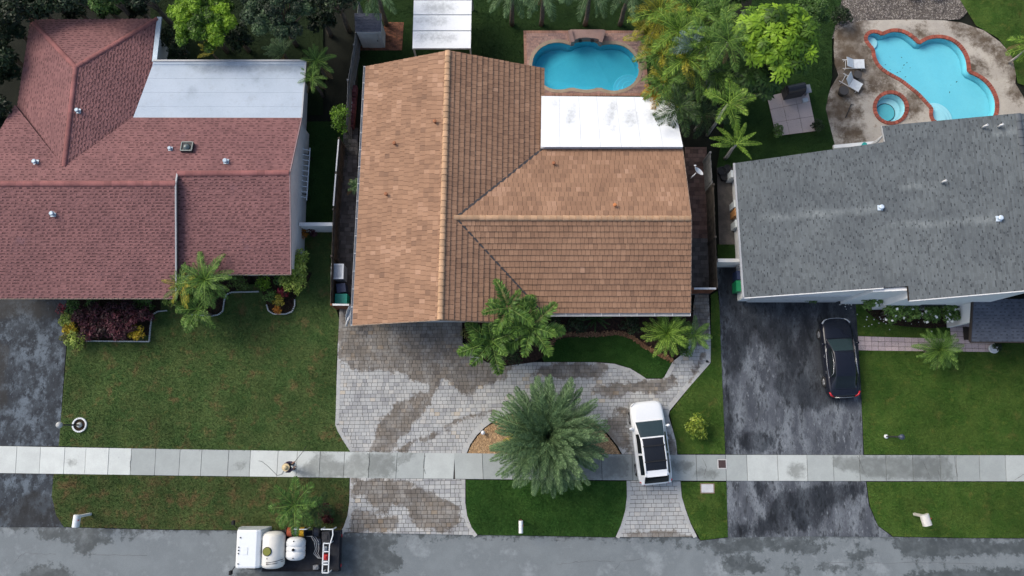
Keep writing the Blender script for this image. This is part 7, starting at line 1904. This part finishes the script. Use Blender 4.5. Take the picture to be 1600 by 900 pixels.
for dy in (-.42, .42): mb.lathe([(.03, r2_ - .04), (.03, r2_ + .03)], tc2 + Vector((0, dy, 0)), 8)
mb.build('cap', M_arch, tk2, True)
mb = MB(); mb.box((tc2.x, tc2.y, 1.0), (.7, 1.0, .12)); mb.build('cradle', M_bed, tk2, True)
def reel(px, py, z, rad, w, mat, name):
    p = TL(px, py, z); Mx = Matrix.Rotation(R(90), 4, 'Y'); mb = MB(); n = 6
    prof_ = []
    for k in range(n):
        f = -w / 2 + w * (k + .5) / n; prof_ += [(rad * .86, f - w / n * .48), (rad, f), (rad * .86, f + w / n * .48)]
    mb.lathe(prof_, p, 22, Mx); o = mb.build(name, mat, tr, True)
    for s in (-1, 1):
        mb = MB(); mb.lathe([(rad * 1.1, s * (w / 2 + .02)), (rad * 1.1, s * (w / 2 + .035))], p, 20, Mx); mb.build('flange', M_dark, o, True)
    mb = MB(); mb.bar((p.x - w * .45, p.y, .9), (p.x - w * .45, p.y, p.z), .05, .05); mb.bar((p.x + w * .45, p.y, .9), (p.x + w * .45, p.y, p.z), .05, .05); mb.build('stand', M_dark, o, True)
reel(453, 831, 1.35, .24, .26, plain('hose_orange', (.55, .13, .06), .6), 'hose_reel'); reel(472, 831, 1.35, .24, .26, plain('hose_yellow', (.72, .42, .02), .6), 'hose_reel'); reel(495, 831, 1.35, .24, .26, plain('hose_navy', (.03, .035, .05), .6), 'hose_reel')
mb = MB(); p = TL(463, 830, 1.5); mb.box((p.x, p.y, 1.25), (.22, .36, .5)); mb.build('pump_motor', plain('motor_blue', (.06, .08, .12), .5), tr, True)
mb = MB(); p, q = TL(459, 827, 1.7), TL(479, 827, 1.7); mb.bar(p, q, .04, .04); mb.bar((p.x, p.y, .9), p, .04, .04); mb.bar((q.x, q.y, .9), q, .04, .04); mb.build('reel_frame', M_tw, tr, True)
# rear rack: white ladder frame and machine bay
A_, B_, C_, D_ = TL(505.5, 849, 1.75), TL(515, 849, 1.75), TL(513, 895, 1.75), TL(503.5, 895, 1.75)
rk = MB(); rk.bar(A_, D_, .05, .05); rk.bar(B_, C_, .05, .05); rk_o = rk.build('ladder_rack', M_tw, tr, True)
for f in (0.0, .28, .62, .72, 1.0):
    mb = MB(); mb.bar(A_.lerp(D_, f), B_.lerp(C_, f), .05, .05); mb.build('rung', M_tw, rk_o, True)
for q in (A_, B_, C_, D_):
    mb = MB(); mb.bar((q.x, q.y, .92), q, .05, .05); mb.build('upright', M_tw, rk_o, True)
mb = MB(); a, b, c, d = TL(502, 827, 1.75), TL(520, 827, 1.75), TL(520, 836, 1.75), TL(516, 849, 1.75)
mb.bar(a, b, .05, .05); mb.bar(b, c, .05, .05); mb.bar(c, d, .05, .05); mb.bar((a.x, a.y, .92), a, .05, .05); mb.bar((b.x, b.y, .92), b, .05, .05); mb.build('rack_frame', M_tw, tr, True)
for (px, py, z, s, mm, nm) in ((511, 838, 1.2, (.42, .55, .55), M_dark, 'engine'), (509, 870, 1.15, (.26, .26, .4), plain('engine_red', (.5, .03, .03), .5), 'red_tank'), (508, 878, 1.1, (.3, .2, .3), plain('box_grey', (.28, .30, .33), .5), 'control_box'), (494, 886, 1.1, (.28, .22, .3), plain('drum_grey', (.2, .21, .22), .5), 'hose_drum'), (497, 846, 1.05, (.3, .3, .2), plain('motor_navy', (.04, .05, .07), .4), 'battery_box'), (508, 858, 1.05, (.22, .3, .2), plain('box_steel', (.3, .33, .36), .4), 'valve_block')):
    p = TL(px, py, z); mb = MB(); mb.box((p.x, p.y, .94 + s[2] / 2), s, rnd.uniform(-.1, .1), None, 1.0); mb.box((p.x, p.y, .94 + s[2] + .03), (s[0] * .5, s[1] * .5, .06)); o = mb.build(nm, mm, tr, True)
    bv = o.modifiers.new('b', 'BEVEL'); bv.width = .025; bv.segments = 2
mb = MB()
for off in (0, .05, .11):
    mb.tube([TL(478 + off * 40, 838, 1.3), TL(486 + off * 60, 838, 1.32), TL(491 + off * 60, 846, 1.2), TL(493 + off * 50, 858, 1.05), TL(490 + off * 60, 865, 1.05), TL(497 + off * 30, 872, 1.08), TL(506, 872, 1.12)], .018, 6)
mb.build('hose_loop', plain('hose_pale', (.42, .44, .45), .5), tr, True)
mb = MB(); p = TL(527, 862, .8); mb.box((bx1 + .04, (by0 + by1) / 2, .72), (.06, by1 - by0, .16)); mb.build('rear_bumper', M_bed, tr, True)
for dy in (-.75, .75):
    mb = MB(); mb.box((bx1 + .08, (by0 + by1) / 2 + dy, .74), (.03, .16, .10)); mb.build('tail_light', M_lampred, tr, True)

# ------------------------------------------------------------------ person on the sidewalk
ps_ = thing('person', 'person in straw hat and dark clothes spraying the sidewalk', 'person', (*U(456.5, 729, .03)[:2], .03), R(20))
def skin_body(name, verts, edges, radii, mat, parent, root=0, sub=2):
    me = bpy.data.meshes.new(name); me.from_pydata(verts, edges, []); o = bpy.data.objects.new(name, me); link(o, parent)
    sk = o.modifiers.new('skin', 'SKIN'); sv = me.skin_vertices[0].data
    for i, r_ in enumerate(radii): sv[i].radius = (r_, r_) if not isinstance(r_, tuple) else r_
    sv[root].use_root = True; sk.use_smooth_shade = True
    su = o.modifiers.new('sub', 'SUBSURF'); su.levels = sub; su.render_levels = sub
    me.materials.append(mat); return o
M_skin = plain('skin', (.38, .22, .15), .6)
# pelvis, waist, chest, neck, head, crown; arms; legs
V = [(0, 0, .92), (0, 0, 1.10), (.03, 0, 1.32), (.06, 0, 1.48), (.09, 0, 1.58), (.10, 0, 1.68),
     (.03, .17, 1.38), (.16, .24, 1.14), (.36, .16, 1.06), (.43, .13, 1.06), (.03, -.17, 1.38), (.08, -.26, 1.12), (.30, -.14, 1.00), (.37, -.10, 1.00),
     (0, .10, .86), (.05, .12, .48), (-.02, .13, .08), (.14, .14, .04), (0, -.10, .86), (.0, -.13, .48), (-.06, -.14, .08), (.10, -.16, .04)]
E = [(0, 1), (1, 2), (2, 3), (3, 4), (4, 5), (2, 6), (6, 7), (7, 8), (8, 9), (2, 10), (10, 11), (11, 12), (12, 13), (0, 14), (14, 15), (15, 16), (16, 17), (0, 18), (18, 19), (19, 20), (20, 21)]
rad = [.14, .13, .15, .055, .10, .085, .065, .048, .036, .038, .065, .048, .036, .038, .095, .062, .042, .04, .095, .062, .042, .04]
n0 = len(V)
for wrist, sgn in ((9, 1), (13, -1)):
    bx, by, bz = V[wrist]
    for k in range(5):
        off = (k - 2) * .018; L = (.055, .075, .08, .075, .06)[k]
        if k == 0: a, b = (bx + .02, by + sgn * .035, bz + .02), (bx + .05, by + sgn * .03, bz + .035)
        else: a, b = (bx + .045, by + off * .8, bz + .012), (bx + .045 + L * .5, by + off * .8, bz - L * .55)
        V += [a, b]; E += [(wrist, len(V) - 2), (len(V) - 2, len(V) - 1)]; rad += [.009, .008]
skin_body('body', V, E, rad, M_skin, ps_)
sh_i = [0, 1, 2, 3, 6, 7, 8, 10, 11, 12]; mp = {a: i for i, a in enumerate(sh_i)}
skin_body('shirt', [V[i] if i != 3 else (.04, 0, 1.42) for i in sh_i], [(mp[a], mp[b]) for a, b in E if a in mp and b in mp], [.165, .155, .185, .08, .085, .066, .048, .085, .066, .048], surf('shirt_plum', (.07, .045, .075), (.16, .12, .16), 14, .9), ps_)
tr_i = [0, 14, 15, 16, 18, 19, 20]; mp = {a: i for i, a in enumerate(tr_i)}
skin_body('trousers', [V[i] for i in tr_i], [(mp[a], mp[b]) for a, b in E if a in mp and b in mp], [.16, .115, .08, .062, .115, .08, .062], plain('trousers_navy', (.015, .02, .032), .9), ps_)
for i, j in ((16, 17), (20, 21)):
    mb = MB(); a, b = Vector(V[i]), Vector(V[j]); mb.lathe([(.055, 0), (.06, .04), (.045, .09)], (a.x, a.y, 0), 10); mb.lathe([(.05, 0), (.055, .035), (.03, .07)], (b.x, b.y, 0), 10); mb.bar((a.x, a.y, .035), (b.x, b.y, .03), .10, .06); mb.build('shoe', M_arch, ps_, True)
mb = MB(); mb.lathe([(.205, 1.665), (.20, 1.66), (.11, 1.70), (.105, 1.76), (.085, 1.81), (.03, 1.825)], (.10, 0, 0), 22); mb.build('straw_hat', surf('straw', (.62, .50, .30), (.54, .43, .25), 9, .85, fine=(60, .12)), ps_, True)
for s in (-1, 1):
    mb = MB(); mb.lathe([(.004, -.012), (.014, 0), (.004, .012)], (.195, s * .036, 1.60), 8); mb.build('eye', M_arch, ps_, True)
mb = MB(); mb.tube([(.19, 0, 1.61), (.225, 0, 1.575), (.195, 0, 1.56)], [.012, .018, .014], 6); mb.build('nose', M_skin, ps_, True)
mb = MB(); mb.bar((.187, -.028, 1.53), (.187, .028, 1.53), .008, .01); mb.build('mouth', plain('lip', (.25, .08, .07), .6), ps_, True)
wd = Vector((.44, .12, 1.05)); mw = Matrix.Translation(ps_.location) @ Matrix.Rotation(R(20), 4, 'Z')
mb = MB(); mb.tube([mw @ Vector((.28, -.12, .98)), mw @ wd, mw @ Vector((.95, .55, .55)), mw @ Vector((1.15, .75, .38))], .012, 6); tag(mb.build('spray_wand', M_dark), 'thin dark spray wand held by the person on the sidewalk', 'wand')
